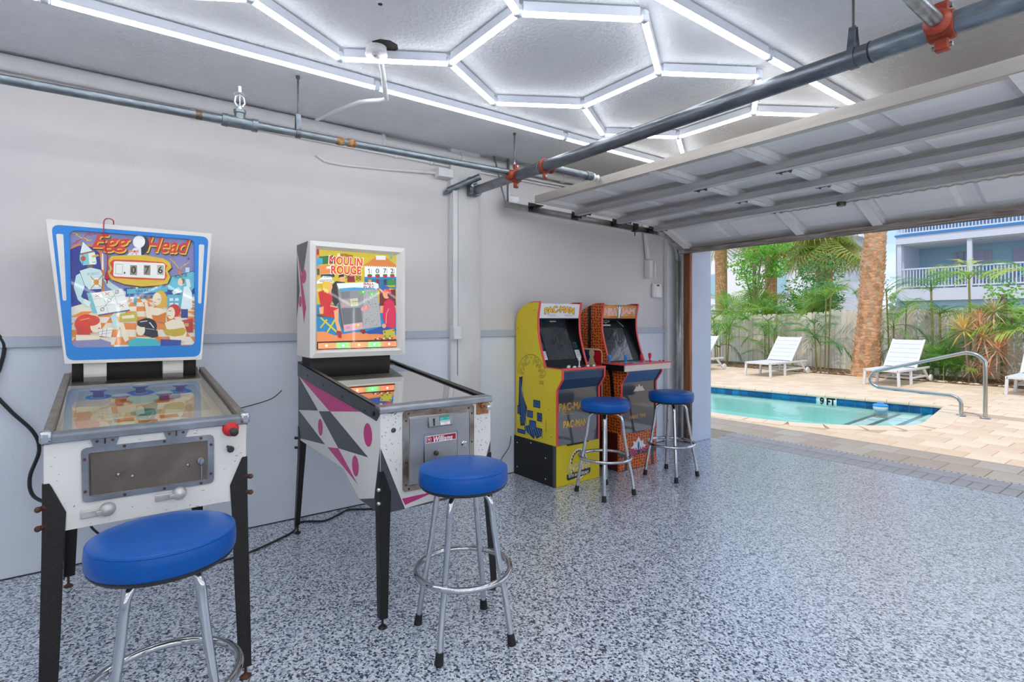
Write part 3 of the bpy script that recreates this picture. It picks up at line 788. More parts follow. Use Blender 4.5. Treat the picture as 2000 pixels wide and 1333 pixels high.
hgv = G().box((0.085, 2.735, 2.33), (0.089, 2.765, CEIL)); hgv.box((0.085, 2.735, 2.33), (0.115, 2.738, CEIL))
hv = obj('track_hanger', hgv, M_STEEL, trk, smooth=False)
ph = G()
for k in range(9): ph.cyl((0.0885, 2.752, 2.37 + k * 0.036), (0.0905, 2.752, 2.37 + k * 0.036), 0.006, 8)
obj('punched_hole', ph, M_BLACKPL, hv)
obj('brace_strap', G().bar((0.087, 2.72, 2.35), (0.087, 2.60, CEIL), 0.003, 0.025, (1, 0, 0)), M_STEEL, trk)
obj('hanger_plate', G().box((0.09, 2.74, 2.325), (0.094, 2.86, 2.41)), M_STEEL, trk, bevel=0.002)
for (yy, zz) in ((2.97, 2.315), (3.48, 2.30), (4.025, 2.29), (4.57, 2.278)):
    g = G().box((0.135, yy - 0.04, zz - 0.03), (0.142, yy + 0.04, zz + 0.05)); g.cyl((0.12, yy, zz), (0.26, yy, zz), 0.007, 8)
    g.lathe([(0.022, -0.008), (0.024, 0), (0.022, 0.008)], (0.13, yy, zz), 14, 'x'); g.box((0.14, yy - 0.045, zz + 0.01), (0.24, yy + 0.045, zz + 0.018))
    g.box((0.19, yy - 0.03, zz - 0.02), (0.196, yy + 0.03, zz + 0.03))
    obj('roller_bracket', g, M_HINGE, trk)
g = G().box((0.13, 4.29, 2.255), (0.2, 4.3, 2.33)); g.box((0.13, 4.27, 2.24), (0.17, 4.33, 2.25)); g.cyl((0.15, 4.30, 2.2), (0.15, 4.30, 2.26), 0.006, 8)
obj('latch_bracket', g, M_HINGE, trk)
g = G().box((0.16, 5.0, 2.07), (0.24, 5.06, 2.11)); g.bar((0.2, 4.86, 2.17), (0.2, 5.05, 2.075), 0.07, 0.004)
obj('corner_bracket', g, M_TRACK, trk)

# ================================================================== BAR STOOLS
M_VINYL = mat('blue_vinyl', '#0453a6', 0.3, var=0.06, vscale=5, bump=0.12, bscale=9, bdist=0.006, spec=0.25)
stool = local_thing('bar_stool', 'x', 'stool', 'blue seated chrome bar stools')
pr = []
SR = 0.19
pr = [(0.17, 0.648), (0.184, 0.652), (SR, 0.664), (SR + 0.001, 0.69), (SR - 0.001, 0.712), (SR - 0.006, 0.721), (SR - 0.02, 0.7265), (0.12, 0.731), (0.05, 0.733), (0.004, 0.7335)]
obj('seat', G().lathe(pr, n=56), M_VINYL, stool)
obj('seat_piping', G().torus((0, 0, 0.7175), SR - 0.0045, 0.003, 56, 6), M_VINYL, stool, label='stitched welt round the seat edge')
obj('seat_plate', G().lathe([(0.02, 0.632), (0.15, 0.634), (0.178, 0.64), (0.186, 0.65), (0.186, 0.654)], n=48), M_BLACKPL, stool, label='black base plate under the cushion')
def spline(pts, n=6):
    out = []
    P = [pts[0]] + list(pts) + [pts[-1]]
    for i in range(1, len(P) - 2):
        for k in range(n):
            t = k / n; a, b, c, d = (V3(P[i - 1]), V3(P[i]), V3(P[i + 1]), V3(P[i + 2]))
            out.append(0.5 * ((2 * b) + (c - a) * t + (2 * a - 5 * b + 4 * c - d) * t * t + (3 * b - a - 3 * c + d) * t ** 3))
    out.append(V3(pts[-1])); return out
lp = [(0.03, 0.621), (0.075, 0.621), (0.103, 0.612), (0.122, 0.59), (0.131, 0.555), (0.142, 0.47), (0.172, 0.29), (0.185, 0.23), (0.205, 0.12), (0.219, 0.02)]
leg0 = None
for k in range(4):
    a = k * pi / 2
    lg = obj('leg', G().tube(spline([(r * cos(a), r * sin(a), z) for r, z in lp], 4), 0.0125, 12), M_CHROME, stool)
    d = Vector((0.219 - 0.205, 0, 0.02 - 0.12)).normalized()
    foot = G().tube([(0.2155 * cos(a), 0.2155 * sin(a), 0.045), (0.222 * cos(a), 0.222 * sin(a), 0.0)], 0.017, 14, True, [0.0155, 0.0185])
    obj('foot_cap', foot, M_RUBBER, lg, label='black rubber foot')
    bt = G().ball((0.192 * cos(a), 0.192 * sin(a), 0.285), 0.0075, 8, 6)
    obj('ring_bolt', bt, M_CHROME, lg)
obj('foot_ring', G().torus((0, 0, 0.285), 0.2, 0.0125, 56, 12), M_CHROME, stool)
STOOLS = [((1.925, 0.136), 42, 'blue round bar stool nearest the viewer, before the pinball machine with blue backbox'),
          ((1.835, 1.227), 33, 'blue round bar stool in front of the pinball machine with grey and pink shapes'),
          ((0.87, 3.11), 41.6, 'blue round bar stool in front of the yellow arcade cabinet'),
          ((0.88, 3.916), 48, 'blue round bar stool by the doorway, in front of the orange arcade cabinet')]
for i, (p, rz, lb) in enumerate(STOOLS):
    if i == 0:
        stool['label'] = lb
    else: dup(stool, (p[0], p[1], 0), radians(rz), lb)
stool.location = (STOOLS[0][0][0], STOOLS[0][0][1], 0); stool.rotation_euler = (0, 0, radians(STOOLS[0][1]))
# ================================================================== PINBALL MACHINES
def rpoly(pts, r, n=5):
    """polygon with rounded corners"""
    out = []; N = len(pts)
    for i in range(N):
        p = Vector(pts[i]); a = (Vector(pts[i - 1]) - p); b = (Vector(pts[(i + 1) % N]) - p)
        a.normalize(); b.normalize(); q1 = p + a * r; q2 = p + b * r
        for k in range(n + 1):
            t = k / n; out.append(tuple((q1 * (1 - t) * (1 - t) + p * 2 * t * (1 - t) + q2 * t * t)))
    return out
def ring_plate(outer, inner, a, b):
    """plate with an opening, in the y-z plane between x=a and x=b"""
    n = len(outer); g = G()
    vs = [(a, p[0], p[1]) for p in outer] + [(a, p[0], p[1]) for p in inner] + [(b, p[0], p[1]) for p in outer] + [(b, p[0], p[1]) for p in inner]
    fs = []
    for i in range(n):
        j = (i + 1) % n
        fs += [(i, j, n + j, n + i), (2 * n + i, 3 * n + i, 3 * n + j, 2 * n + j), (i, 2 * n + i, 2 * n + j, j), (n + i, n + j, 3 * n + j, 3 * n + i)]
    return g.add(vs, fs)

def corner_leg(parent, cx, cy, sx, sy, ztop, m, mb, spread=0.03, wtop=0.062, wbot=0.036, foot=True):
    """bent sheet steel leg round a cabinet corner; sx/sy point outwards"""
    rows = []
    for z, wd in ((ztop, 0.016), (ztop - 0.012, 0.022), (ztop - 0.10, wtop), (ztop - 0.2, wtop * 0.92), (0.35, (wtop + wbot) / 2), (0.045, wbot)):
        t = max(0, (ztop - 0.15 - z) / ztop)
        c = Vector((cx + sx * spread * t, cy + sy * spread * 0.35 * t, z))
        rows.append([c - Vector((sx * wd, 0, 0)), c, c - Vector((0, sy * wd, 0))])
    vs = [p for r in rows for p in r]; fs = []
    for i in range(len(rows) - 1):
        for k in range(2): fs.append((i * 3 + k, i * 3 + k + 1, i * 3 + k + 4, i * 3 + k + 3))
    lg = obj('leg', G().add(vs, fs), m, parent, smooth=False, fix=False)
    sd = lg.modifiers.new('sheet', 'SOLIDIFY'); sd.thickness = 0.005; sd.offset = 0
    bv = lg.modifiers.new('bend', 'BEVEL'); bv.width = 0.002; bv.segments = 2
    cb = rows[-1][1]; fx, fy = cb.x - sx * 0.016, cb.y - sy * 0.016
    lf = G().cyl((fx, fy, 0.012), (fx, fy, 0.05), 0.0055, 8); lf.lathe([(0.019, 0.0), (0.021, 0.004), (0.012, 0.012), (0.006, 0.016)], (fx, fy, 0), 14)
    obj('leveler_foot', lf, M_RUST if mb is M_RUST else M_BLACKPL, lg)
    for dz in (0.075, 0.135):
        c = Vector((cx, cy, ztop - dz)); d = Vector((sx, sy, 0)).normalized()
        obj('leg_bolt', G().cyl(c - d * 0.005, c + d * 0.012, 0.008, 10).ball(c + d * 0.015, 0.0095, 10, 8), mb, lg)
    return lg

# ------------------------------------------------------------------ 1: blue framed backbox
eh = thing('pinball_machine', 'white pinball machine with flared backbox framed in bright blue', 'pinball machine', (0.9, 0.13, 0))
Y0, Y1 = -0.160, 0.425
XF = 1.57
def top1(x): return 0.985 + (XF - x) * (1.10 - 0.985) / (XF - 0.30)
g = G()
for ya, yb in ((Y0, Y0 + 0.02), (Y1 - 0.02, Y1)):
    g.prism([(0.30, 0.67), (XF - 0.02, 0.67), (XF - 0.02, 0.97), (0.30, 1.085)], 'y', ya, yb)
g.box((XF - 0.02, Y0, 0.67), (XF, Y1, 0.965)); g.box((0.30, Y0 + 0.02, 0.67), (0.32, Y1 - 0.02, 1.06)); g.box((0.32, Y0 + 0.02, 0.67), (XF - 0.02, Y1 - 0.02, 0.69))
obj('cabinet', g, M_CABW, eh, bevel=0.002)
# playfield under the glass
pf = Art((0, 0), (1, 0), (1, 1), (0, 1), 0.0003)
pf.rect(0, 0, 1, 1, '#efe3cc'); pf.nx()
pf.rect(0.06, 0.06, 0.94, 0.6, '#d9c7a0'); pf.nx()
for (cx, cy, r, c) in [(0.2, 0.2, 0.09, '#3f8fcf'), (0.5, 0.17, 0.1, '#7a78c4'), (0.8, 0.2, 0.09, '#3f8fcf'), (0.35, 0.36, 0.08, '#d98436'), (0.65, 0.36, 0.08, '#d98436'), (0.5, 0.55, 0.1, '#63a894')]:
    pf.ell(cx, cy, r, r * 0.6, c)
pf.nx()
for (cx, cy) in [(0.2, 0.2), (0.5, 0.17), (0.8, 0.2)]: pf.ell(cx, cy, 0.05, 0.03, '#f4f2ea')
for k in range(3):
    for j in range(3): pf.rect(0.3 + k * 0.14, 0.62 + j * 0.06, 0.42 + k * 0.14, 0.67 + j * 0.06, ['#e08a35', '#f6f1e4'][(k + j) % 2])
pf.poly([(0.02, 0.86), (0.4, 0.93), (0.4, 1), (0.02, 1)], '#f3efe2'); pf.poly([(0.98, 0.86), (0.6, 0.93), (0.6, 1), (0.98, 1)], '#f3efe2')
pf.nx(); pf.text('GAME', 0.1, 0.935, 0.2, 0.965, '#3a4f6a', 0.01); pf.text('OVER', 0.22, 0.935, 0.32, 0.965, '#3a4f6a', 0.01)
zf0, zf1 = top1(XF - 0.02) - 0.075, top1(0.45) - 0.075
pf.build('playfield', M_PRINT, eh, (XF - 0.025, Y0 + 0.021, zf0), (0, Y1 - Y0 - 0.042, 0), (-(XF - 0.47), 0, zf1 - zf0))
def fpos(u, v): return (XF - 0.025 - (XF - 0.47) * v, Y0 + 0.021 + (Y1 - Y0 - 0.042) * u, zf0 + (zf1 - zf0) * v)
M_BUMP = mat('bumper_cap', '#e9e4d4', 0.3); M_BUMPR = mat('bumper_body', '#c9503c', 0.35)
for (u, v) in [(0.2, 0.8), (0.5, 0.83), (0.8, 0.8), (0.35, 0.64), (0.65, 0.64)]:
    p = fpos(u, v)
    b = obj('bumper', G().lathe([(0.022, 0), (0.02, 0.022), (0.03, 0.026), (0.034, 0.032)], p, 18), M_BUMPR, eh)
    obj('bumper_cap', G().lathe([(0.036, 0.032), (0.036, 0.036), (0.02, 0.042), (0.004, 0.043)], p, 18), M_BUMP, b)
for (u, v, du) in [(0.36, 0.12, 0.1), (0.64, 0.12, -0.1)]:
    p = Vector(fpos(u, v)); q = Vector(fpos(u + du, v - 0.03))
    obj('flipper', G().bar(p + Vector((0, 0, 0.02)), q + Vector((0, 0, 0.02)), 0.02, 0.02), M_BUMP, eh, bevel=0.006)
# glass, rails, lockdown bar
gl = G().add([(XF - 0.005, Y0 + 0.01, top1(XF) - 0.012), (XF - 0.005, Y1 - 0.01, top1(XF) - 0.012), (0.42, Y1 - 0.01, top1(0.42) - 0.012), (0.42, Y0 + 0.01, top1(0.42) - 0.012)], [(0, 1, 2, 3)])
obj('playfield_glass', gl, M_CLEAR, eh)
M_RAILW = mat('worn_side_rail', '#8e8479', 0.4, 0.5, var=0.35, vscale=14, bump=0.1, bscale=50)
for yy in (Y0, Y1):
    s = -1 if yy < 0.1 else 1
    obj('side_rail', G().prism([(0.42, top1(0.42) - 0.035), (XF, top1(XF) - 0.035), (XF, top1(XF)), (0.42, top1(0.42))], 'y', yy - s * 0.02, yy + s * 0.006), M_RAILW, eh, bevel=0.003)
obj('lockdown_bar', G().prism([(XF - 0.03, 0.99), (XF + 0.004, 0.985), (XF + 0.012, 0.978), (XF + 0.012, 0.957), (XF - 0.0, 0.955), (XF - 0.03, 0.96)], 'y', Y0, Y1), M_BLUSTEEL, eh, bevel=0.002)
for yy in (Y0, Y1):
    s = -1 if yy < 0.1 else 1
    g = G().box((XF - 0.035, min(yy + s * 0.011, yy - s * 0.022), 0.957), (XF + 0.017, max(yy + s * 0.011, yy - s * 0.022), 0.996))
    obj('corner_cap', g, M_CHROME, eh, bevel=0.009, seg=3, label='chrome corner cap')
# coin door
fr_o = rpoly([(-0.067, 0.93), (0.316, 0.928), (0.316, 0.75), (-0.064, 0.751)], 0.018); fr_i = rpoly([(-0.046, 0.912), (0.296, 0.909), (0.296, 0.765), (-0.043, 0.769)], 0.002)
cdf = obj('coin_door_frame', ring_plate(fr_o, fr_i, XF, XF + 0.006), M_BLUSTEEL, eh, smooth=False)
for (pts) in ([(-0.046, 0.967), (0.037, 0.967), (0.026, 0.93), (-0.035, 0.93)], [(0.156, 0.967), (0.239, 0.966), (0.226, 0.928), (0.169, 0.928)]):
    obj('coin_slot_plate', G().prism(rpoly(pts, 0.004, 2), 'x', XF, XF + 0.0065), M_BLUSTEEL, cdf, smooth=False)
    cyy = sum(p[0] for p in pts) / 4
    obj('coin_slot', G().box((XF + 0.006, cyy - 0.0028, 0.938), (XF + 0.0075, cyy + 0.0028, 0.962)), M_RUST if cyy > 0.1 else M_BLACKPL, cdf)
    for d in (-0.021, 0.021): obj('plate_rivet', G().cyl((XF + 0.005, cyy + d, 0.948), (XF + 0.0085, cyy + d, 0.948), 0.0048, 10), M_RUST, cdf)
for (a, b) in [(-0.058, 0.893), (-0.056, 0.788), (0.048, 0.923), (0.162, 0.923), (0.274, 0.92), (0.306, 0.892), (0.306, 0.786), (0.274, 0.757), (0.162, 0.758), (0.049, 0.759)]:
    obj('frame_screw', G().cyl((XF + 0.005, a, b), (XF + 0.010, a, b), 0.0048, 10), M_RUST, cdf)
cdd = obj('coin_door', G().prism([(-0.0445, 0.9105), (0.2945, 0.9075), (0.2945, 0.7665), (-0.0415, 0.7705)], 'x', XF - 0.004, XF + 0.002), mat('brown_coin_door', '#75695f', 0.42, 0.25, var=0.3, vscale=9, bump=0.1, bscale=40), eh, smooth=False, label='brown aged steel coin door')
obj('door_hinge', G().cyl((XF + 0.003, -0.045, 0.772), (XF + 0.003, -0.0465, 0.908), 0.0035, 8), M_DARKSTEEL, cdd)
for a, b, r in ((0.031, 0.829, 0.006), (0.07, 0.817, 0.0065), (0.233, 0.828, 0.006)): obj('door_rivet', G().ball((XF + 0.004, a, b), r, 10, 6), M_STEEL, cdd)
lk = G().lathe([(0.0125, 0), (0.0125, 0.008), (0.010, 0.011), (0.004, 0.012)], (XF + 0.002, 0.273, 0.838), 16, 'x'); lk.box((XF + 0.012, 0.270, 0.828), (XF + 0.02, 0.276, 0.848))
obj('door_lock', lk, M_STEEL, cdd); obj('lock_key', G().box((XF + 0.008, 0.2735, 0.772), (XF + 0.010, 0.2775, 0.82)), M_STEEL, cdd)
# coin return cups
for (cy, cz_) in ((-0.02, 0.712), (0.185, 0.727)):
    g = G().lathe([(0.024, 0.0), (0.022, 0.01), (0.014, 0.02), (0.003, 0.024)], (XF, cy + 0.022, cz_ + 0.006), 18, 'x')
    g.box((XF, cy - 0.05, cz_ - 0.012), (XF + 0.007, cy + 0.03, cz_ + 0.012)); g.box((XF + 0.005, cy - 0.008, cz_ - 0.006), (XF + 0.018, cy + 0.02, cz_ + 0.008))
    obj('coin_return', g, mat('cast_white_metal', '#cdcbc8', 0.35, 0.5, var=0.2, vscale=18), eh, bevel=0.003)
# plunger and button
pl = obj('plunger_housing', G().lathe([(0.028, 0.0), (0.028, 0.006), (0.0255, 0.008), (0.0255, 0.013), (0.0225, 0.015), (0.0225, 0.02), (0.019, 0.022), (0.019, 0.027), (0.012, 0.03)], (XF, 0.371, 0.942), 24, 'x'),
         mat('red_rubber', '#d21f24', 0.35), eh, label='red ribbed plunger housing')
obj('plunger_knob', G().lathe([(0.006, 0.028), (0.006, 0.045), (0.0145, 0.048), (0.016, 0.056), (0.0145, 0.066), (0.008, 0.07)], (XF, 0.373, 0.938), 18, 'x'), mat('knob_black', '#2c2624', 0.4), pl)
bt = obj('start_button', G().lathe([(0.007, 0), (0.007, 0.01), (0.0115, 0.012), (0.012, 0.02), (0.007, 0.024)], (XF, 0.369, 0.868), 16, 'x'), MATS['knob_black'], eh)
obj('button_bolt', G().ball((XF + 0.002, 0.362, 0.876), 0.005, 8, 6), M_RUST, bt)
# chips in the white paint
chips = Art((0, 0), (1, 0), (1, 1), (0, 1), 0.00004)
RC = random.Random(5)
for k in range(90):
    u, v = RC.random(), RC.random()
    if 0.14 < u < 0.83 and 0.06 < v < 0.78: continue
    l = 0.003 + RC.random() * 0.012; a = RC.random() * 3; chips.line([(u, v), (u + l * cos(a), v + l * sin(a))], 0.002 + 0.004 * RC.random(), RC.choice(['#6d6a68', '#3d3a3a', '#9a9692']))
o = chips.build('paint_chips', M_PRINT, eh, (XF, Y0, 0.67), (0, Y1 - Y0, 0), (0, 0, 0.285), lift=0.0006); o['kind'] = 'stuff'
# legs
for (cx, sx) in ((XF + 0.003, 1), (0.30, -1)):
    for (cy, sy) in ((Y0 - 0.002, -1), (Y1 + 0.002, 1)):
        corner_leg(eh, cx, cy, sx, sy, 0.83, M_SPECK, M_RUST, spread=0.035, wtop=0.058, wbot=0.042)
# neck and backbox
ng = G().box((0.20, -0.14, 1.03), (0.34, 0.40, 1.14)); obj('neck', ng, M_DARKWOOD, eh)
for a, b in ((-0.093, 0.0), (0.24, 0.335)):
    obj('neck_block', G().box((0.30, a, 1.06), (0.385, b, 1.145)), M_CABW, eh, bevel=0.003)
outer = [(-0.234, 1.833), (0.468, 1.828), (0.419, 1.13), (-0.163, 1.134)]
blue = [(-0.214, 1.808), (0.453, 1.808), (0.412, 1.146), (-0.156, 1.149)]
opn = [(-0.145, 1.788), (0.384, 1.788), (0.389, 1.209), (-0.137, 1.212)]
bb = obj('backbox', G().prism(rpoly(outer, 0.006, 2), 'x', 0.19, 0.39), M_CABW, eh, smooth=False)
nn = 5
obj('backbox_frame', ring_plate(rpoly(outer, 0.006, nn), rpoly(blue, 0.035, nn), 0.39, 0.41), M_CABW, eh, smooth=False)
M_BLUEP = mat('bright_blue_panel', '#1683d8', 0.3, var=0.06, vscale=4)
bp = obj('blue_panel', ring_plate(rpoly(blue, 0.035, nn), rpoly(opn, 0.03, nn), 0.392, 0.409), M_BLUEP, eh, smooth=False)
obj('white_slot', G().prism(rpoly([(-0.196, 1.764), (-0.169, 1.765), (-0.157, 1.442), (-0.171, 1.442)], 0.007), 'x', 0.409, 0.4105), M_CABW, bp, smooth=False)
obj('white_slot', G().prism(rpoly([(0.406, 1.763), (0.432, 1.763), (0.417, 1.438), (0.402, 1.438)], 0.007), 'x', 0.409, 0.4105), M_CABW, bp, smooth=False)
# printed backglass: generic robot, pupils and laboratory in the colours of the original
A = Art((28, 45), (1318, 148), (1336, 1250), (48, 1278), 0.00022)
A.poly([(0, 0), (1400, 0), (1400, 1400), (0, 1400)], '#8583b4'); A.nx()
A.poly([(20, 240), (120, 190), (250, 200), (340, 270), (365, 470), (365, 900), (20, 900)], '#e0803a')
A.poly([(980, 640), (1340, 640), (1340, 860), (980, 820)], '#1c3f9a'); A.poly([(560, 650), (1020, 640), (1020, 800), (560, 790)], '#23479f'); A.nx()
A.poly([(20, 262), (120, 212), (240, 222), (315, 285), (338, 470), (338, 900), (20, 900)], '#16308f')
A.poly([(338, 285), (352, 300), (358, 460), (338, 460)], '#efe6c9')
A.nx()
fl = lambda r, c: (690 + (c - 9) * (40 + r * 22), 760 + 34 * r + 3.2 * r * r)
A.poly([(20, 860), (380, 740), (1400, 740), (1400, 1300), (20, 1300)], '#f0e6cf'); A.nx()
for r in range(9):
    for c in range(20):
        if (r + c) % 2:
            q = [fl(r, c), fl(r, c + 1), fl(r + 1, c + 1), fl(r + 1, c)]
            if q[2][1] < 900 and q[0][0] < 300: continue
            A.poly(q, '#ec8a35')
A.nx()
# bench, cabinets and screen at the back
A.poly([(590, 660), (1010, 640), (1010, 690), (590, 710)], '#57b7cf'); A.poly([(660, 710), (690, 708), (690, 820), (660, 822)], '#4aa2bd'); A.poly([(610, 705), (622, 705), (622, 790), (610, 790)], '#4aa2bd')
A.poly([(720, 720), (870, 715), (870, 760), (720, 765)], '#3d93b0'); A.poly([(1010, 720), (1180, 720), (1180, 860), (1010, 850)], '#58b9cb'); A.poly([(1010, 545), (1290, 480), (1310, 490), (1310, 650), (1260, 700), (1010, 670)], '#62c2d2')
A.poly([(1180, 715), (1325, 715), (1325, 740), (1180, 740)], '#4aa2bd')
A.nx()
for k in range(4): A.rect(730 + 35 * k, 728, 755 + 35 * k, 752, ['#c9772f', '#7c3a2a'][k % 2])
for k in range(2):
    for j in range(2): A.rect(1035 + 60 * k, 755 + 50 * j, 1075 + 60 * k, 785 + 50 * j, '#d7eef2')
A.loop([(1010, 545), (1290, 480), (1310, 490), (1310, 650), (1260, 700), (1010, 670)], 5, '#123a5c')
A.text('MONITOR', 1085, 512, 1225, 545, '#163a55', 0.01, 0.2, -9); A.text('UNI-PAC', 680, 668, 845, 694, '#173a78', 0.02, 0.0, -2)
for k in range(7): A.ell(640 + 50 * k, 650 - k * 2, 13, 11, ['#8a3b34', '#e8d9a0', '#3f9fb8', '#c9772f'][k % 4])
A.poly([(1130, 455), (1155, 455), (1155, 515), (1130, 515)], '#d9772e'); A.poly([(1205, 440), (1250, 440), (1250, 490), (1205, 490)], '#bcd9d9')
A.line([(1130, 450), (1080, 380), (1090, 400), (1035, 350)], 7, '#e6c52e'); A.line([(1150, 450), (1200, 405), (1195, 420), (1250, 380)], 7, '#e6c52e')
for (x, y, c) in [(1063, 322, '#c23a3a'), (1238, 348, '#2b2b55'), (1182, 316, '#4b55a0')]: A.line([(x - 12, y), (x + 12, y)], 5, c); A.line([(x, y - 12), (x, y + 12)], 5, c)
A.nx()
# person in white coat
A.poly([(1160, 860), (1190, 640), (1240, 630), (1280, 700), (1290, 850), (1230, 900)], '#e4f1ef'); A.ell(1158, 590, 36, 40, '#efd9bd'); A.poly([(1130, 640), (1060, 690), (1075, 720), (1180, 690)], '#d6ecec'); A.poly([(1210, 560), (1250, 560), (1270, 640), (1225, 650)], '#d6ecec')
A.poly([(1165, 870), (1240, 870), (1240, 960), (1165, 960)], '#233d8a'); A.nx(); A.ell(1172, 582, 26, 30, '#8a5a35'); A.nx(); A.ell(1150, 590, 26, 34, '#efd9bd')
# bolts of lightning
for (pts, c) in [([(55, 75), (105, 95), (95, 105), (150, 135)], '#e6c52e'), ([(270, 90), (225, 105), (215, 80), (165, 125)], '#c8323c'), ([(140, 150), (95, 165), (105, 175), (62, 195)], '#c8323c'), ([(165, 130), (200, 150), (195, 160), (235, 155)], '#e6c52e')]: A.line(pts, 8, c)
A.nx()
# robot
A.poly([(200, 700), (420, 690), (420, 900), (260, 910)], '#7fc3cc'); A.poly([(100, 520), (160, 480), (190, 600), (150, 740), (230, 800), (200, 850), (120, 770), (80, 640)], '#bfe0e0'); A.poly([(330, 500), (440, 600), (580, 690), (575, 760), (540, 720), (400, 640)], '#bfe0e0')
A.nx()
A.poly([(155, 165), (255, 270), (130, 305)], '#d7ecec'); A.poly([(130, 300), (262, 268), (272, 285), (290, 390), (285, 405), (160, 415), (130, 360)], '#7ecbd2'); A.poly([(210, 290), (270, 280), (290, 385), (280, 405), (220, 405)], '#e6f0e6')
A.poly([(200, 415), (255, 412), (255, 440), (200, 445)], '#7a5a48'); A.poly([(130, 470), (230, 435), (330, 460), (350, 500), (345, 660), (220, 665), (180, 620)], '#cfe8e6'); A.nx()
A.poly([(130, 292), (262, 262), (264, 276), (132, 308)], '#c25f2c'); A.ell(163, 345, 24, 26, '#c9502c'); A.poly([(238, 318), (300, 300), (312, 318), (250, 335)], '#e2a62c'); A.line([(250, 385), (282, 380)], 5, '#334'); A.line([(160, 300), (160, 410)], 4, '#2d5c70')
A.ell(290, 590, 44, 48, '#f2f3e6'); A.line([(235, 530), (345, 650)], 10, '#d98f3c'); A.line([(345, 520), (240, 655)], 10, '#d98f3c'); A.loop([(130, 470), (230, 435), (330, 460), (350, 500), (345, 660), (220, 665), (180, 620)], 4, '#234'); A.nx()
A.ell(290, 590, 26, 28, '#d98f3c'); A.loop([(155, 165), (255, 270), (130, 305)], 4, '#2d4a5c'); A.text('ROBOT', 205, 490, 315, 515, '#7d99a5', 0.0, 0.0, -4)
A.poly([(180, 760), (240, 790), (230, 850), (170, 800)], '#e6f0ea')
# board with noughts and crosses
A.nx(); A.poly([(240, 705), (540, 655), (622, 872), (310, 925)], '#f3f4ea'); A.poly([(310, 925), (622, 872), (622, 884), (316, 935)], '#2a3f8f'); A.nx()
A.line([(345, 690), (410, 905)], 4, '#9fc9c9'); A.line([(450, 672), (520, 888)], 4, '#9fc9c9'); A.line([(265, 765), (570, 720)], 4, '#9fc9c9'); A.line([(290, 845), (600, 795)], 4, '#9fc9c9'); A.nx()
for (x, y) in [(303, 727), (396, 710), (537, 830)]: A.line([(x - 20, y - 14), (x + 20, y + 14)], 6, '#dd6a4a'); A.line([(x - 20, y + 14), (x + 20, y - 14)], 6, '#dd6a4a')
for (x, y) in [(490, 690), (418, 775), (352, 870)]: A.loop([(x + 18 * cos(k * pi / 6), y + 18 * sin(k * pi / 6)) for k in range(12)], 4, '#222')
A.line([(335, 888), (508, 668)], 4, '#8a8a7a'); A.nx()
# title
for (dx, dy, c, b) in [(16, 22, '#1b1a2c', 0.03), (9, 12, '#e6bf2e', 0.026), (0, 0, '#d3261f', 0.016)]:
    A.text('Egg', 250 + dx, 98 + dy, 608 + dx, 275 + dy, c, b, 0.3, 1.5); A.text('Head', 775 + dx, 128 + dy, 1245 + dx, 285 + dy, c, b, 0.3, 3); A.nx()
# plain white oval over a bow between the two words
A.ell(745, 215, 62, 95, '#1b1a2c', rot=0.2); A.nx(); A.ell(704, 172, 62, 66, '#f4f4ee', rot=0.3); A.poly([(655, 235), (725, 235), (730, 320), (580, 315)], '#dfeaf0'); A.nx(); A.poly([(660, 270), (600, 255), (600, 290)], '#e88a72'); A.poly([(660, 270), (700, 255), (700, 290)], '#e88a72'); A.ell(660, 272, 12, 12, '#c9503c'); A.poly([(640, 285), (655, 285), (620, 325)], '#e88a72'); A.poly([(665, 285), (680, 285), (690, 330)], '#e88a72')
A.nx()
# score plaque
plq = [(390, 380), (430, 320), (560, 312), (760, 310), (960, 345), (1035, 390), (1052, 440), (1010, 480), (1040, 540), (1010, 605), (880, 625), (740, 635), (560, 610), (440, 565), (385, 500), (420, 450)]
A.poly([(x + 10, y + 10) for x, y in plq], '#16151c'); A.nx(); A.poly(plq, '#e0ba2a'); A.nx()
A.poly([(415, 390), (450, 355), (700, 362), (960, 385), (1005, 420), (985, 470), (1005, 530), (980, 570), (700, 562), (460, 545), (415, 500), (440, 450)], '#d8401f'); A.nx()
A.poly([(455, 380), (470, 372), (960, 395), (980, 410), (980, 545), (965, 555), (465, 530), (452, 515)], '#f2f1ea'); A.nx()
A.loop([(475, 402), (542, 406), (540, 508), (473, 502)], 4, '#8d8d86')
for (x0, x1, dg) in [(618, 688, '0'), (757, 826, '7'), (896, 966, '6')]:
    A.poly([(x0, 413), (x1, 416), (x1, 518), (x0, 513)], '#8e8676' if dg != '6' else '#b7b0a0'); A.nx(); A.text(dg, x0 + 12, 428, x1 - 12, 500, '#1c1a18', 0.012)
A.ell(563, 492, 8, 9, '#1c1a18'); A.line([(567, 492), (560, 508)], 5, '#1c1a18'); A.nx()
# card and pupils
A.poly([(515, 920), (690, 895), (705, 985), (530, 1000)], '#c9b62e'); A.poly([(1175, 985), (1295, 965), (1300, 1110), (1180, 1110)], '#b52a2a'); A.nx(); A.poly([(540, 940), (665, 925), (672, 960), (548, 968)], '#f1ecc8'); A.rect(1205, 1015, 1250, 1050, '#c9a24a'); A.poly([(430, 940), (480, 915), (520, 1040), (470, 1060)], '#bfe0e0'); A.nx()
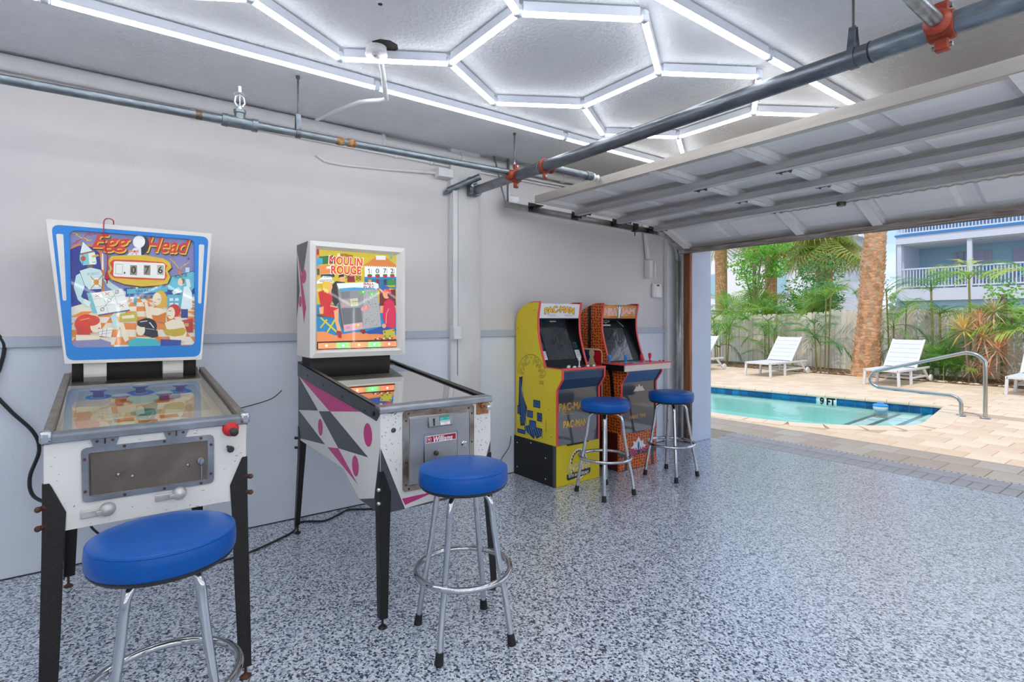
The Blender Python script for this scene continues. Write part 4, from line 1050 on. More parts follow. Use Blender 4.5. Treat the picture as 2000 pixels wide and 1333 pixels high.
# blonde, centre right
A.ell(935, 770, 75, 92, '#dfae3c'); A.poly([(930, 740), (1010, 760), (1010, 850), (950, 840)], '#dfae3c'); A.poly([(800, 900), (880, 850), (1000, 870), (1010, 1000), (840, 990)], '#f3e4c6'); A.nx(); A.ell(900, 765, 48, 66, '#f3e4c6'); A.poly([(845, 930), (910, 935), (1000, 900), (1000, 1010), (870, 1000)], '#dd7a28'); A.poly([(770, 800), (800, 800), (840, 960), (800, 975)], '#f3e4c6'); A.line([(905, 770), (935, 765)], 5, '#5a3a2a'); A.line([(868, 795), (890, 800)], 5, '#b5372c'); A.nx()
# red curls, right
A.ell(1085, 885, 72, 66, '#cf2b2b'); A.poly([(985, 1010), (1080, 975), (1190, 1000), (1230, 1110), (1210, 1200), (1050, 1190)], '#f3e4c6'); A.nx(); A.ell(1052, 910, 44, 62, '#f3e4c6'); A.poly([(960, 1050), (1030, 1080), (1100, 1075), (1190, 1060), (1230, 1090), (1190, 1140), (1090, 1155), (1000, 1130)], '#c3a92c'); A.line([(1020, 935), (1045, 938)], 5, '#b5372c'); A.line([(1030, 890), (1055, 885)], 5, '#5a3a2a'); A.nx()
# black hair, middle
A.poly([(620, 1190), (700, 1165), (900, 1180), (950, 1230), (945, 1290), (610, 1290)], '#34b7bd'); A.ell(800, 1050, 105, 90, '#17171f'); A.poly([(790, 1080), (910, 1090), (920, 1150), (860, 1165), (780, 1140)], '#17171f'); A.poly([(520, 1000), (560, 1010), (620, 1180), (580, 1210), (540, 1120)], '#f3e4c6'); A.nx(); A.ell(735, 1080, 46, 62, '#f3e4c6'); A.line([(720, 1030), (830, 1010), (870, 1060)], 9, '#dfe8f0'); A.line([(790, 1070), (880, 1080)], 7, '#8fa3c0'); A.poly([(945, 1180), (1170, 1190), (1160, 1290), (945, 1290)], '#21409a'); A.nx(); A.ell(760, 1015, 62, 40, '#17171f'); A.nx(); A.line([(730, 1000), (800, 990)], 8, '#dfe8f0')
# red hair, left
A.poly([(60, 1230), (110, 1180), (330, 1170), (440, 1210), (440, 1290), (60, 1290)], '#8a87b0'); A.ell(205, 1020, 112, 100, '#e03a1e'); A.poly([(110, 1030), (240, 1060), (240, 1130), (120, 1130)], '#d0301c'); A.poly([(110, 1130), (330, 1140), (330, 1180), (110, 1190)], '#f3e4c6'); A.nx(); A.ell(292, 1045, 52, 66, '#f3e4c6'); A.poly([(330, 1075), (455, 1055), (440, 1160), (320, 1140)], '#f3f1e6'); A.nx(); A.ell(250, 985, 80, 55, '#e03a1e'); A.line([(150, 980), (230, 960)], 10, '#f19a3c'); A.line([(360, 1070), (350, 1150)], 3, '#445'); A.line([(400, 1065), (392, 1150)], 3, '#445'); A.line([(335, 1100), (445, 1082)], 3, '#445'); A.line([(330, 1128), (440, 1112)], 3, '#445')
A.ell(325, 1065, 10, 7, '#c9432c')
bg_o, bg_u, bg_v = (0.3945, -0.148, 1.205), (0, 0.541, 0), (0, 0, 0.587)
A.build('backglass', M_PRINTG, eh, bg_o, bg_u, bg_v, label='printed picture with a robot, pupils and a score plaque reading 076')

hk = thing('red_wire_hook', 'thin red wire hook hanging over the top of the blue framed backbox', 'hook', (0.42, -0.005, 1.83))
hp = spline([(0.40, 0.028, 1.833), (0.415, 0.026, 1.852), (0.421, 0.008, 1.859), (0.425, -0.008, 1.85), (0.425, -0.012, 1.82), (0.424, -0.008, 1.74), (0.424, 0.004, 1.66), (0.424, 0.001, 1.585)], 5)
obj('wire', G().tube(hp, 0.0026, 8), mat('red_wire', '#b3262c', 0.4), hk)
obj('hook_tip', G().lathe([(0.003, 0.03), (0.011, 0.0), (0.012, -0.006), (0.004, -0.012), (0.0025, -0.03)], (0.424, 0.001, 1.56), 8), mat('red_tip', '#b01f2a', 0.4), hk)

# ------------------------------------------------------------------ 2: white machine with pink and grey shapes
mr = thing('pinball_machine', 'white pinball machine with pink ovals and grey triangles on its side', 'pinball machine', (0.9, 1.26, 0))
Y0, Y1 = 0.965, 1.552
XF = 1.565; XR_ = 0.29
GREYP, PINKP = '#45484f', '#c6307c'
def top2(x): return 0.960 + (XF - x) * (1.086 - 0.960) / (XF - XR_)
prof = [(XR_, 0.60), (1.103, 0.592), (1.2, 0.545), (1.325, 0.491), (XF, 0.491), (XF, 0.945), (XR_, 1.07)]
g = G()
for ya, yb in ((Y0, Y0 + 0.02), (Y1 - 0.02, Y1)): g.prism(prof, 'y', ya, yb)
g.box((XF - 0.02, Y0 + 0.02, 0.491), (XF, Y1 - 0.02, 0.945)); g.box((XR_, Y0 + 0.02, 0.60), (XR_ + 0.02, Y1 - 0.02, 1.06))
g.prism([(XR_ + 0.02, 0.60), (1.103, 0.592), (1.2, 0.545), (1.325, 0.491), (XF - 0.02, 0.491), (XF - 0.02, 0.51), (1.325, 0.51), (1.11, 0.61), (XR_ + 0.02, 0.62)], 'y', Y0 + 0.02, Y1 - 0.02)
obj('cabinet', g, M_CABW, mr, smooth=False)
# stencilled side, in x-z
S = Art((0.29, 1.1), (1.58, 1.1), (1.58, 0.48), (0.29, 0.48), 0.00008)
S.poly([(0.299, 0.996), (0.688, 0.831), (0.29, 0.782), (0.29, 0.996)], GREYP); S.poly([(0.699, 0.829), (0.891, 0.855), (1.43, 0.715), (1.025, 0.681)], GREYP); S.poly([(0.29, 0.785), (0.814, 0.661), (0.29, 0.606)], GREYP)
S.poly([(1.317, 0.494), (1.498, 0.545), (1.564, 0.788), (1.565, 0.49)], GREYP)
S.poly([(0.322, 0.992), (1.325, 0.912), (0.891, 0.854)], PINKP); S.poly([(0.854, 0.654), (1.025, 0.681), (1.305, 0.557)], PINKP)
for (cx, cy, rx, ry) in ((0.73, 0.743, 0.042, 0.047), (1.425, 0.818, 0.051, 0.054), (1.268, 0.641, 0.044, 0.05)): S.ell(cx, cy, rx, ry, PINKP, 28)
S.build('side_stencil', M_PRINT, mr, (0.29, Y0, 0.48), (1.29, 0, 0), (0, 0, 0.62), lift=0.0006, label='pink and grey stencilled shapes')
F = Art((0.965, 0.96), (1.552, 0.96), (1.552, 0.491), (0.965, 0.491), 0.00008)
F.poly([(0.967, 0.783), (1.084, 0.491), (0.965, 0.485)], GREYP); F.poly([(1.552, 0.74), (1.552, 0.485), (1.47, 0.491)], GREYP); F.poly([(1.084, 0.4935), (1.28, 0.503), (1.47, 0.493), (1.2, 0.488)], GREYP)
F.poly([(1.068, 0.541), (1.245, 0.542), (1.084, 0.509)], PINKP); F.poly([(1.3, 0.541), (1.441, 0.532), (1.433, 0.509)], PINKP)
RC = random.Random(9)
F.build('front_stencil', M_PRINT, mr, (XF, Y0, 0.491), (0, Y1 - Y0, 0), (0, 0, 0.469), lift=0.0006, label='grey and pink stencilled shapes')
F = Art((0.965, 0.96), (1.552, 0.96), (1.552, 0.491), (0.965, 0.491))
for k in range(80):
    u = RC.random(); u = 0.97 + 0.09 * u if k % 2 else 1.46 + 0.085 * u; v = 0.62 + RC.random() * 0.32
    l = 0.002 + RC.random() * 0.007; a = RC.random() * 3; F.line([(u, v), (u + l * cos(a), v + l * sin(a))], 0.0012 + 0.002 * RC.random(), RC.choice(['#6d6a68', '#3d3a3a', '#8a8682']))
F.line([(1.0, 0.936), (1.02, 0.934), (1.03, 0.936)], 0.007, '#2c2a2a'); F.line([(1.03, 0.925), (1.04, 0.93)], 0.004, '#2c2a2a')
o = F.build('paint_chips', M_PRINT, mr, (XF, Y0, 0.491), (0, Y1 - Y0, 0), (0, 0, 0.469), lift=0.0009); o['kind'] = 'stuff'
# side rails, glass, lockdown bar
M_RAILG = mat('dark_steel_rail', '#5b5c60', 0.38, 0.6, var=0.3, vscale=14, bump=0.08, bscale=60)
for yy, s in ((Y0, -1), (Y1, 1)):
    rl = obj('side_rail', G().prism([(XR_, 1.086), (XF + 0.006, 0.962), (XF + 0.006, 0.938), (1.528, 0.898), (1.46, 0.905), (XR_, 0.996)], 'y', min(yy + s * 0.004, yy - s * 0.001), max(yy + s * 0.004, yy - s * 0.001)).prism(
        [(XR_, 1.080), (XF - 0.02, 0.957), (XF - 0.02, 0.962), (XR_, 1.087)], 'y', min(yy + s * 0.004, yy - s * 0.02), max(yy + s * 0.004, yy - s * 0.02)), M_RAILG, mr, smooth=False)
    for xx in (0.5, 0.8, 1.1, 1.4): obj('rail_bolt', G().cyl((xx, yy + s * 0.003, top2(xx) - 0.05), (xx, yy + s * 0.007, top2(xx) - 0.05), 0.004, 8), M_BLACKPL, rl)
    obj('rail_bolt', G().cyl((1.505, yy + s * 0.003, 0.928), (1.505, yy + s * 0.012, 0.928), 0.011, 10), M_BLACKPL, rl)
gl = G().add([(XF - 0.012, Y0 + 0.012, top2(XF) - 0.01), (XF - 0.012, Y1 - 0.012, top2(XF) - 0.01), (0.50, Y1 - 0.012, top2(0.50) - 0.01), (0.50, Y0 + 0.012, top2(0.50) - 0.01)], [(0, 1, 2, 3)])
obj('playfield_glass', gl, M_CLEAR, mr)
obj('lockdown_bar', G().prism([(XF - 0.045, 0.968), (XF + 0.006, 0.964), (XF + 0.013, 0.956), (XF + 0.013, 0.936), (XF + 0.001, 0.934), (XF - 0.002, 0.95), (XF - 0.045, 0.955)], 'y', Y0 - 0.006, Y1 + 0.006), M_STEEL, mr, bevel=0.003)
P = Art((0, 0), (1, 0), (1, 1), (0, 1), 0.0003)
P.rect(0, 0, 1, 1, '#efe9da'); P.nx()
for (cx, cy, r, c) in [(0.25, 0.12, 0.08, '#d7b48a'), (0.55, 0.1, 0.08, '#d7b48a'), (0.8, 0.14, 0.07, '#d7b48a'), (0.4, 0.3, 0.08, '#b9c9cf'), (0.66, 0.3, 0.08, '#cfc3a3'), (0.5, 0.52, 0.13, '#d9d3b9'), (0.25, 0.65, 0.07, '#e2d8b0'), (0.75, 0.65, 0.07, '#e2d8b0')]: P.ell(cx, cy, r, r * 0.6, c)
P.poly([(0.02, 0.85), (0.4, 0.92), (0.4, 1), (0.02, 1)], '#f6f4ee'); P.poly([(0.98, 0.85), (0.6, 0.92), (0.6, 1), (0.98, 1)], '#f6f4ee'); P.nx(); P.poly([(0.4, 0.35), (0.6, 0.35), (0.68, 0.48), (0.5, 0.62), (0.32, 0.48)], '#e8dfc2')
zf0, zf1 = top2(XF - 0.03) - 0.07, top2(0.52) - 0.07
P.build('playfield', M_PRINT, mr, (XF - 0.03, Y0 + 0.021, zf0), (0, Y1 - Y0 - 0.042, 0), (-(XF - 0.54), 0, zf1 - zf0))
def fpos(u, v): return (XF - 0.03 - (XF - 0.54) * v, Y0 + 0.021 + (Y1 - Y0 - 0.042) * u, zf0 + (zf1 - zf0) * v)
for (u, v) in [(0.25, 0.88), (0.55, 0.9), (0.8, 0.86), (0.4, 0.7), (0.66, 0.7)]:
    p = fpos(u, v); b = obj('bumper', G().lathe([(0.022, 0), (0.02, 0.022), (0.03, 0.026), (0.034, 0.032)], p, 18), M_BUMPR, mr)
    obj('bumper_cap', G().lathe([(0.036, 0.032), (0.036, 0.036), (0.02, 0.042), (0.004, 0.043)], p, 18), M_BUMP, b)
for (u, v, du) in [(0.36, 0.12, 0.1), (0.64, 0.12, -0.1)]:
    p = Vector(fpos(u, v)); q = Vector(fpos(u + du, v - 0.03))
    obj('flipper', G().bar(p + Vector((0, 0, 0.02)), q + Vector((0, 0, 0.02)), 0.02, 0.02), M_BUMP, mr, bevel=0.006)
# coin door
fo = rpoly([(1.071, 0.933), (1.452, 0.931), (1.452, 0.565), (1.071, 0.569)], 0.015); fi = rpoly([(1.1, 0.907), (1.425, 0.902), (1.425, 0.592), (1.1, 0.594)], 0.002)
M_DOORFR = mat('worn_door_frame', '#a29c93', 0.36, 0.75, color2='#6d584a', vscale=7, vlo=0.38, vhi=0.55)
cf = obj('coin_door_frame', ring_plate(fo, fi, XF, XF + 0.005), M_DOORFR, mr, smooth=False)
for (a, b) in [(1.086, 0.89), (1.1, 0.921), (1.262, 0.921), (1.42, 0.917), (1.438, 0.89), (1.438, 0.75), (1.086, 0.70), (1.086, 0.60), (1.1, 0.58), (1.26, 0.579), (1.42, 0.578)]: obj('frame_screw', G().cyl((XF + 0.004, a, b), (XF + 0.008, a, b), 0.0048, 10), M_RUST, cf)
M_DSTEEL = mat('brushed_door_steel', '#a3a4a6', 0.36, 0.4, var=0.18, vscale=5)
cd = obj('coin_door', G().box((XF + 0.0, 1.104, 0.597), (XF + 0.009, 1.421, 0.9)), M_DSTEEL, mr, bevel=0.002)
obj('coin_entry', G().prism([(XF + 0.009, 0.898), (XF + 0.016, 0.896), (XF + 0.024, 0.851), (XF + 0.009, 0.847)], 'y', 1.195, 1.322), mat('grey_casting', '#8e9092', 0.4, 0.5), cd, bevel=0.003)
obj('coin_slot', G().box((XF + 0.018, 1.217, 0.856), (XF + 0.0235, 1.224, 0.889), Matrix.Identity(4)), M_BLACKPL, cd)
ca = Art((0, 0), (10, 0), (10, 10), (0, 10), 0.0002); ca.rect(0, 0, 10, 10, '#e9e9e2'); ca.nx(); ca.rect(0, 0, 10, 5.4, '#2fb3a9'); ca.nx(); ca.rect(0, 0, 10, 1.4, '#14766f'); ca.text('1 PLAY', 3, 2, 7.5, 4, '#0d5c58', 0.02); ca.text('ONE QUARTER', 0.8, 6, 9.3, 7.2, '#3a3a3a', 0.02); ca.text('1 COIN', 3.4, 8, 7, 9, '#b0452c', 0.01)
ca.build('price_card', print_mat('printed_card', 0.3), cd, (XF + 0.0252, 1.252, 0.8555), (0, 0.052, 0), (-0.0072, 0, 0.04), lift=0.0008)
rp_o = rpoly([(1.172, 0.822), (1.358, 0.817), (1.358, 0.64), (1.172, 0.64)], 0.012); rp_i = rpoly([(1.176, 0.818), (1.354, 0.813), (1.354, 0.644), (1.176, 0.644)], 0.01)
obj('raised_border', ring_plate(rp_o, rp_i, XF + 0.009, XF + 0.012), M_CHROME, cd, smooth=False)
W = Art((1060, 677), (1293, 650), (1295, 702), (1062, 725), 0.0002)
W.poly([(1000, 600), (1400, 600), (1400, 800), (1000, 800)], '#f0e6e6'); W.nx(); W.poly([(1064, 681), (1289, 656), (1291, 698), (1066, 721)], '#a01626'); W.nx(); W.loop([(1086 + 17 * cos(k * pi / 8), 698 + 17 * sin(k * pi / 8)) for k in range(16)], 2, '#f4e9ea'); W.text('W', 1077, 690, 1095, 706, '#f4e9ea', 0.03); W.text('Williams', 1120, 671, 1265, 711, '#f7eef0', 0.022, 0.32, -6)
W.build('name_sticker', MATS['printed_card'], cd, (XF + 0.009, 1.183, 0.775), (0, 0.164, 0), (0, 0, 0.033), lift=0.0006, label='red sticker with white script')
obj('door_lock', G().lathe([(0.016, 0), (0.016, 0.004), (0.011, 0.006), (0.011, 0.012), (0.004, 0.013)], (XF + 0.009, 1.391, 0.748), 18, 'x'), M_CHROME, cd)
obj('door_knob', G().lathe([(0.012, 0), (0.010, 0.012), (0.004, 0.014)], (XF + 0.009, 1.236, 0.725), 14, 'x'), M_DARKSTEEL, cd)
obj('side_button', G().lathe([(0.011, 0), (0.011, 0.004), (0.008, 0.006), (0.007, 0.003), (0.002, 0.003)], (XF, 1.027, 0.855), 18, 'x'), M_DARKSTEEL, mr)
# plunger
pp = obj('plunger_plate', G().box((XF, 1.467, 0.879), (XF + 0.005, 1.538, 0.938)), mat('copper_plate', '#b77a4c', 0.45, 0.3, var=0.25, vscale=25), mr, bevel=0.002, label='copper coloured plunger plate')
obj('plunger_rod', G().lathe([(0.014, 0.004), (0.012, 0.018), (0.006, 0.02), (0.006, 0.05)], (XF, 1.50, 0.922), 14, 'x'), MATS['copper_plate'], pp)
obj('plunger_knob', G().lathe([(0.004, 0.045), (0.013, 0.05), (0.016, 0.058), (0.013, 0.068), (0.004, 0.071)], (XF, 1.50, 0.922), 16, 'x'), M_CHROME, pp)
wl = Art((0, 0), (1, 0), (1, 1), (0, 1), 0.0002); wl.loop([(0.5 + 0.42 * cos(k * pi / 8), 0.5 + 0.42 * sin(k * pi / 8)) for k in range(16)], 0.07, '#5a3a22'); wl.text('W', 0.28, 0.3, 0.72, 0.7, '#5a3a22', 0.01)
wl.build('plate_emblem', MATS['printed_card'], pp, (XF + 0.0055, 1.493, 0.886), (0, 0.022, 0), (0, 0, 0.018))
for (cx, sx) in ((XF + 0.003, 1), (XR_, -1)):
    for (cy, sy) in ((Y0 - 0.002, -1), (Y1 + 0.002, 1)): corner_leg(mr, cx, cy, sx, sy, 0.68, M_BLACK, M_CHROME if sx > 0 else M_BLACKPL, spread=0.045 if sx > 0 else 0.05, wtop=0.052, wbot=0.034)
# neck and backbox
obj('neck', G().box((0.30, 0.985, 1.0), (0.47, 1.50, 1.135)), M_DARKWOOD, mr, label='dark brown neck board')
bx0, bx1, by0, by1, bz0, bz1 = 0.295, 0.545, 0.955, 1.562, 1.122, 1.815
g = G().box((bx0, by0, bz0), (bx1, by1, bz1)); obj('backbox', g, M_CABW, mr, bevel=0.004)
iy0, iy1, iz0, iz1 = 1.0, 1.507, 1.172, 1.768
ro = rpoly([(by0, bz1), (by1, bz1), (by1, bz0), (by0, bz0)], 0.012, 3); ri = rpoly([(by0 + 0.03, bz1 - 0.03), (by1 - 0.03, bz1 - 0.03), (by1 - 0.03, bz0 + 0.03), (by0 + 0.03, bz0 + 0.03)], 0.002, 3); r3 = rpoly([(iy0, iz1), (iy1, iz1), (iy1, iz0), (iy0, iz0)], 0.002, 3)
n = len(ro); g = G()
vs = [(bx1, a, b) for a, b in ro] + [(bx1 + 0.022, a, b) for a, b in ro] + [(bx1 + 0.03, a, b) for a, b in ri] + [(bx1 + 0.003, a, b) for a, b in r3]; fs = []
for r in range(3):
    for i in range(n): j = (i + 1) % n; fs.append((r * n + i, r * n + j, (r + 1) * n + j, (r + 1) * n + i))
obj('backbox_frame', g.add(vs, fs), M_CABW, mr, smooth=False, label='bevelled white frame round the backglass')
Bs = Art((bx0, bz1), (bx1, bz1), (bx1, bz0), (bx0, bz0), 0.00008)
Bs.poly([(0.295, 1.815), (0.53, 1.815), (0.42, 1.6), (0.295, 1.78)], GREYP); Bs.poly([(0.295, 1.78), (0.36, 1.53), (0.295, 1.35)], GREYP); Bs.nx(); Bs.poly([(0.319, 1.764), (0.495, 1.419), (0.446, 1.323)], PINKP); Bs.ell(0.446, 1.61, 0.05, 0.042, PINKP); Bs.ell(0.372, 1.46, 0.03, 0.034, PINKP)
Bs.build('backbox_stencil', M_PRINT, mr, (bx0, by0, bz0), (bx1 - bx0, 0, 0), (0, 0, bz1 - bz0), lift=0.0006)
# backglass: a street scene with painter, model and grey canvas
A = Art((283, 215), (1015, 270), (994, 1162), (258, 1168), 0.00022)
A.poly([(0, 0), (1400, 0), (1400, 1400), (0, 1400)], '#cdb52c'); A.nx()
A.poly([(200, 740), (1100, 740), (1100, 1300), (200, 1300)], '#1d86c0'); A.poly([(200, 1000), (330, 1000), (420, 1040), (600, 1010), (1100, 1060), (1100, 1300), (200, 1300)], '#ef8f4f'); A.nx()
A.poly([(240, 200), (305, 215), (305, 470), (240, 490)], '#e0874a'); A.poly([(300, 285), (440, 270), (440, 350), (300, 360)], '#2f6b34'); A.poly([(300, 370), (420, 360), (420, 440), (300, 450)], '#e0874a'); A.poly([(240, 300), (330, 300), (330, 350), (240, 400)], '#2aa3c9'); A.poly([(240, 190), (300, 190), (300, 270), (240, 270)], '#a5252a'); A.nx()
A.poly([(360, 380), (395, 376), (395, 400), (360, 402)], '#efe3d0'); A.poly([(280, 400), (300, 400), (300, 460), (280, 460)], '#2f5c34'); A.poly([(310, 455), (430, 450), (430, 480), (310, 490)], '#3a3f4a')
A.poly([(265, 530), (330, 470), (400, 475), (420, 530), (265, 545)], '#eef0ea'); A.nx(); A.text('CAFE', 340, 470, 395, 486, '#2d6ea8', 0.02); A.line([(300, 510), (410, 508)], 5, '#444'); A.line([(300, 524), (410, 522)], 5, '#444')
# white house, right
A.poly([(685, 370), (820, 285), (905, 285), (1030, 380), (1030, 400), (685, 375)], '#d27d3c'); A.poly([(705, 372), (1030, 385), (1030, 480), (705, 478)], '#f1f2ea'); A.poly([(700, 478), (1030, 480), (1030, 500), (700, 505)], '#2386bd'); A.poly([(700, 500), (1030, 500), (1030, 600), (700, 570)], '#2f6d8a'); A.nx()
A.poly([(815, 272), (910, 275), (910, 315), (815, 315)], '#e2e3df'); A.poly([(950, 270), (975, 270), (975, 310), (950, 310)], '#6aa7a5')
for k in range(14): A.poly([(712 + 22 * k, 372 + 0.8 * k), (722 + 22 * k, 372 + 0.8 * k), (717 + 22 * k, 384 + 0.8 * k)], '#5b3a22')
for (x, d) in ((735, '1'), (810, '0'), (884, '7'), (955, '2')):
    (A.line([(x + 2, 410), (x + 12, 402), (x + 12, 446)], 6, '#20242a') if d == '1' else A.text(d, x, 400, x + 28, 445, '#20242a', 0.012)); A.line([(x + 34, 402), (x + 34, 447)], 3, '#20242a')
    A.poly([(x - 8, 462), (x + 40, 462), (x + 34, 488), (x - 2, 488)], '#b52a30'); A.ell(x + 16, 460, 22, 7, '#3a6b2a'); A.rect(x, 505, x + 30, 560, ['#2a3f6a', '#c9a23a', '#7a2a3a', '#c9a23a'][int(x) % 4])
A.ell(958, 535, 42, 30, '#2f8a3a'); A.rect(905, 562, 1000, 580, '#b9a92e'); A.ell(880, 590, 60, 26, '#1d62a8'); A.poly([(840, 620), (1000, 600), (1000, 760), (840, 760)], '#6a1f2c'); A.poly([(840, 760), (1000, 760), (1000, 830), (840, 830)], '#e0a06a'); A.nx()
# windmill
A.poly([(545, 465), (605, 465), (612, 530), (540, 530)], '#8a1f2a'); A.ell(575, 463, 30, 10, '#e39a8a')
for (a, b) in (((515, 500), (575, 455)), ((525, 460), (560, 490)), ((620, 510), (668, 470)), ((620, 470), (668, 510))): A.line([a, b], 5, '#3c3018')
A.loop([(622, 490), (645, 465), (668, 490), (645, 520)], 4, '#3c3018')
# dark haired man behind the canvas
A.poly([(400, 560), (440, 520), (520, 530), (520, 640), (430, 760), (395, 700)], '#262329'); A.ell(495, 490, 27, 34, '#e7a878'); A.nx(); A.poly([(462, 490), (470, 455), (515, 455), (510, 478), (480, 480)], '#20253f')
A.nx()
# title
for w_, c, b in ((4, '#f6ece0', 0.045), (0, '#e0261e', 0.02)):
    A.text('MOULIN', 388 - w_, 290 - w_, 684 + w_, 366 + w_, c, b, 0, 4.5, None, 1.12); A.text('ROUGE', 402 - w_, 376 - w_, 668 + w_, 452 + w_, c, b, 0, 2, None, 1.12); A.nx()
A.ell(470, 267, 12, 12, '#f0ead0'); A.text('Williams', 488, 258, 600, 286, '#8a1c1c', 0.02, 0.3, 3); A.nx(); A.text('W', 464, 261, 476, 273, '#b5372c', 0.02)
# canvas
A.poly([(440, 545), (470, 540), (500, 1000), (478, 960)], '#6a4a3a'); A.poly([(455, 610), (820, 600), (850, 960), (500, 1010)], '#8c8d8f'); A.poly([(445, 540), (790, 530), (830, 548), (835, 585), (800, 600), (465, 612)], '#e6f0f2'); A.nx()
A.poly([(465, 590), (600, 580), (800, 590), (800, 600), (465, 612)], '#3d9cc9'); A.poly([(690, 605), (818, 600), (848, 960), (672, 980)], '#a9aaa9'); A.poly([(480, 780), (660, 775), (670, 920), (495, 935)], '#66686b'); A.poly([(480, 620), (560, 615), (560, 680), (485, 690)], '#77797c')
A.poly([(496, 940), (668, 915), (672, 978), (500, 1004)], '#d9a9ac'); A.poly([(560, 690), (632, 682), (636, 755), (566, 765)], '#c9c79c'); A.poly([(480, 700), (555, 695), (560, 765), (482, 770)], '#b09a92'); A.nx()
A.text('BALL', 692, 536, 790, 558, '#a01c22', 0.03, 0, 1); A.text('IN', 728, 558, 752, 568, '#a01c22', 0.02); A.text('PLAY', 690, 568, 790, 590, '#a01c22', 0.03, 0, 1); A.ell(668, 562, 9, 9, '#f6f0c0')
RC = random.Random(3)
for k in range(80):
    x, y = 695 + RC.random() * 125, 615 + RC.random() * 340; a = RC.random() * 6; l = 5 + RC.random() * 12; A.line([(x, y), (x + l * cos(a), y + l * sin(a))], 2.5, '#5a5c5e')
for k in range(4): A.ell(585 + 13 * k, 716, 4, 4, '#3a3a2a')
A.nx()
for (x, y, r, c) in ((675, 628, 30, '#6fb46a'), (765, 645, 34, '#86bf7d'), (705, 775, 26, '#f0706a'), (690, 790, 34, '#d99a96'), (620, 945, 22, '#f0c070'), (535, 965, 20, '#d98ac0')): A.ell(x, y, r, r * 0.7, c)
A.nx(); A.ell(684, 624, 9, 9, '#c9f5c4'); A.ell(765, 648, 8, 8, '#c9f5c4'); A.ell(708, 770, 12, 12, '#ff9a90'); A.ell(628, 940, 8, 8, '#fff0b0')
# woman in red on a folding stool
A.poly([(300, 860), (440, 1000), (425, 1010), (290, 870)], '#c9c02c'); A.poly([(420, 870), (340, 1010), (352, 1015), (436, 880)], '#c9c02c'); A.poly([(285, 960), (345, 880), (357, 888), (297, 968)], '#c9c02c'); A.poly([(265, 835), (365, 845), (360, 862), (268, 850)], '#4a5c2a'); A.nx()
A.poly([(320, 530), (380, 520), (400, 560), (360, 640), (320, 600)], '#e2bb35'); A.ell(378, 570, 28, 42, '#efa873'); A.poly([(285, 625), (330, 605), (395, 630), (405, 690), (385, 745), (440, 760), (455, 790), (410, 870), (285, 840), (300, 740)], '#c81f26'); A.poly([(412, 800), (455, 780), (450, 900), (475, 1000), (440, 1005), (420, 900)], '#efa873'); A.nx()
A.ell(352, 555, 34, 36, '#e2bb35'); A.poly([(330, 560), (365, 570), (370, 640), (330, 620)], '#e2bb35'); A.poly([(430, 990), (475, 1000), (475, 1065), (445, 1060)], '#a8201f'); A.line([(385, 755), (445, 770)], 12, '#efa873'); A.poly([(285, 770), (325, 760), (320, 830), (290, 830)], '#efa873')
# painter in crimson
A.poly([(690, 1010), (860, 960), (960, 960), (1000, 1000), (860, 1030), (720, 1030)], '#1f4a9a'); A.poly([(640, 990), (690, 985), (700, 1020), (670, 1030)], '#7a1f24'); A.poly([(880, 720), (930, 690), (975, 720), (995, 800), (990, 960), (960, 985), (900, 960), (862, 880)], '#d0164a'); A.ell(905, 645, 36, 48, '#e8a070'); A.poly([(825, 595), (845, 590), (900, 640), (890, 660)], '#e8a070'); A.nx()
A.poly([(870, 620), (905, 595), (950, 610), (955, 640), (915, 640)], '#e0422c'); A.poly([(915, 640), (945, 640), (935, 680), (918, 670)], '#2a1f1c'); A.line([(925, 790), (900, 840), (895, 930)], 6, '#f0a0b0'); A.ell(875, 955, 20, 22, '#e8a070'); A.poly([(860, 1000), (975, 985), (985, 1060), (870, 1080)], '#b9b02c'); A.nx()
for (x, y) in ((880, 1015), (965, 1000), (880, 1055), (930, 1055)): A.ell(x, y, 7, 6, '#3a3a1c')
for k in range(9): A.ell(790 + 20 * k, 1082 - (k % 3) * 4, 10, 6, ['#5a3a22', '#e8e0d0', '#7a2a2a'][k % 3])
A.nx(); A.poly([(200, 1095), (1100, 1085), (1100, 1300), (200, 1300)], '#3a1512'); A.nx()
A.build('backglass', print_mat('printed_backglass_lit', 0.25, emit=0.22, coat=0.5), mr, (bx1 + 0.004, iy0, iz0), (0, iy1 - iy0, 0), (0, 0, iz1 - iz0), label='lit printed street scene with a painter and grey canvas')
# strip of five lamps
lampc = ['#ff7a4a', '#5fe07a', '#ff8a5a', '#5fe07a', '#ff6a48']
g = G(); cc = []
N = 60
for i in range(N + 1):
    u = i / N; y = iy0 + 0.004 + (iy1 - iy0 - 0.008) * u
    k = min(4, int(u * 5)); d = abs(u * 5 - k - 0.5) * 2
    base = lin('#e0b07a'); c = lin(lampc[k]); f = max(0, 1 - d) ** 0.8; col = tuple(base[q] * 0.5 * (1 - f) + c[q] * f for q in range(3)) + (1,)
    g.v += [(bx1 + 0.0165, y, iz0 + 0.004), (bx1 + 0.0165, y, iz0 + 0.038)]; cc += [col, col]
    if i: a = 2 * i; g.f.append((a - 2, a, a + 1, a - 1))
ls = obj('lamp_strip', g, print_mat('lit_lamp_strip', 0.3, emit=1.0), mr, smooth=False, label='lit strip glowing red and green')
at = ls.data.color_attributes.new('ink', 'FLOAT_COLOR', 'CORNER')
for p in ls.data.polygons:
    for li, vi in zip(p.loop_indices, p.vertices): at.data[li].color = cc[vi]
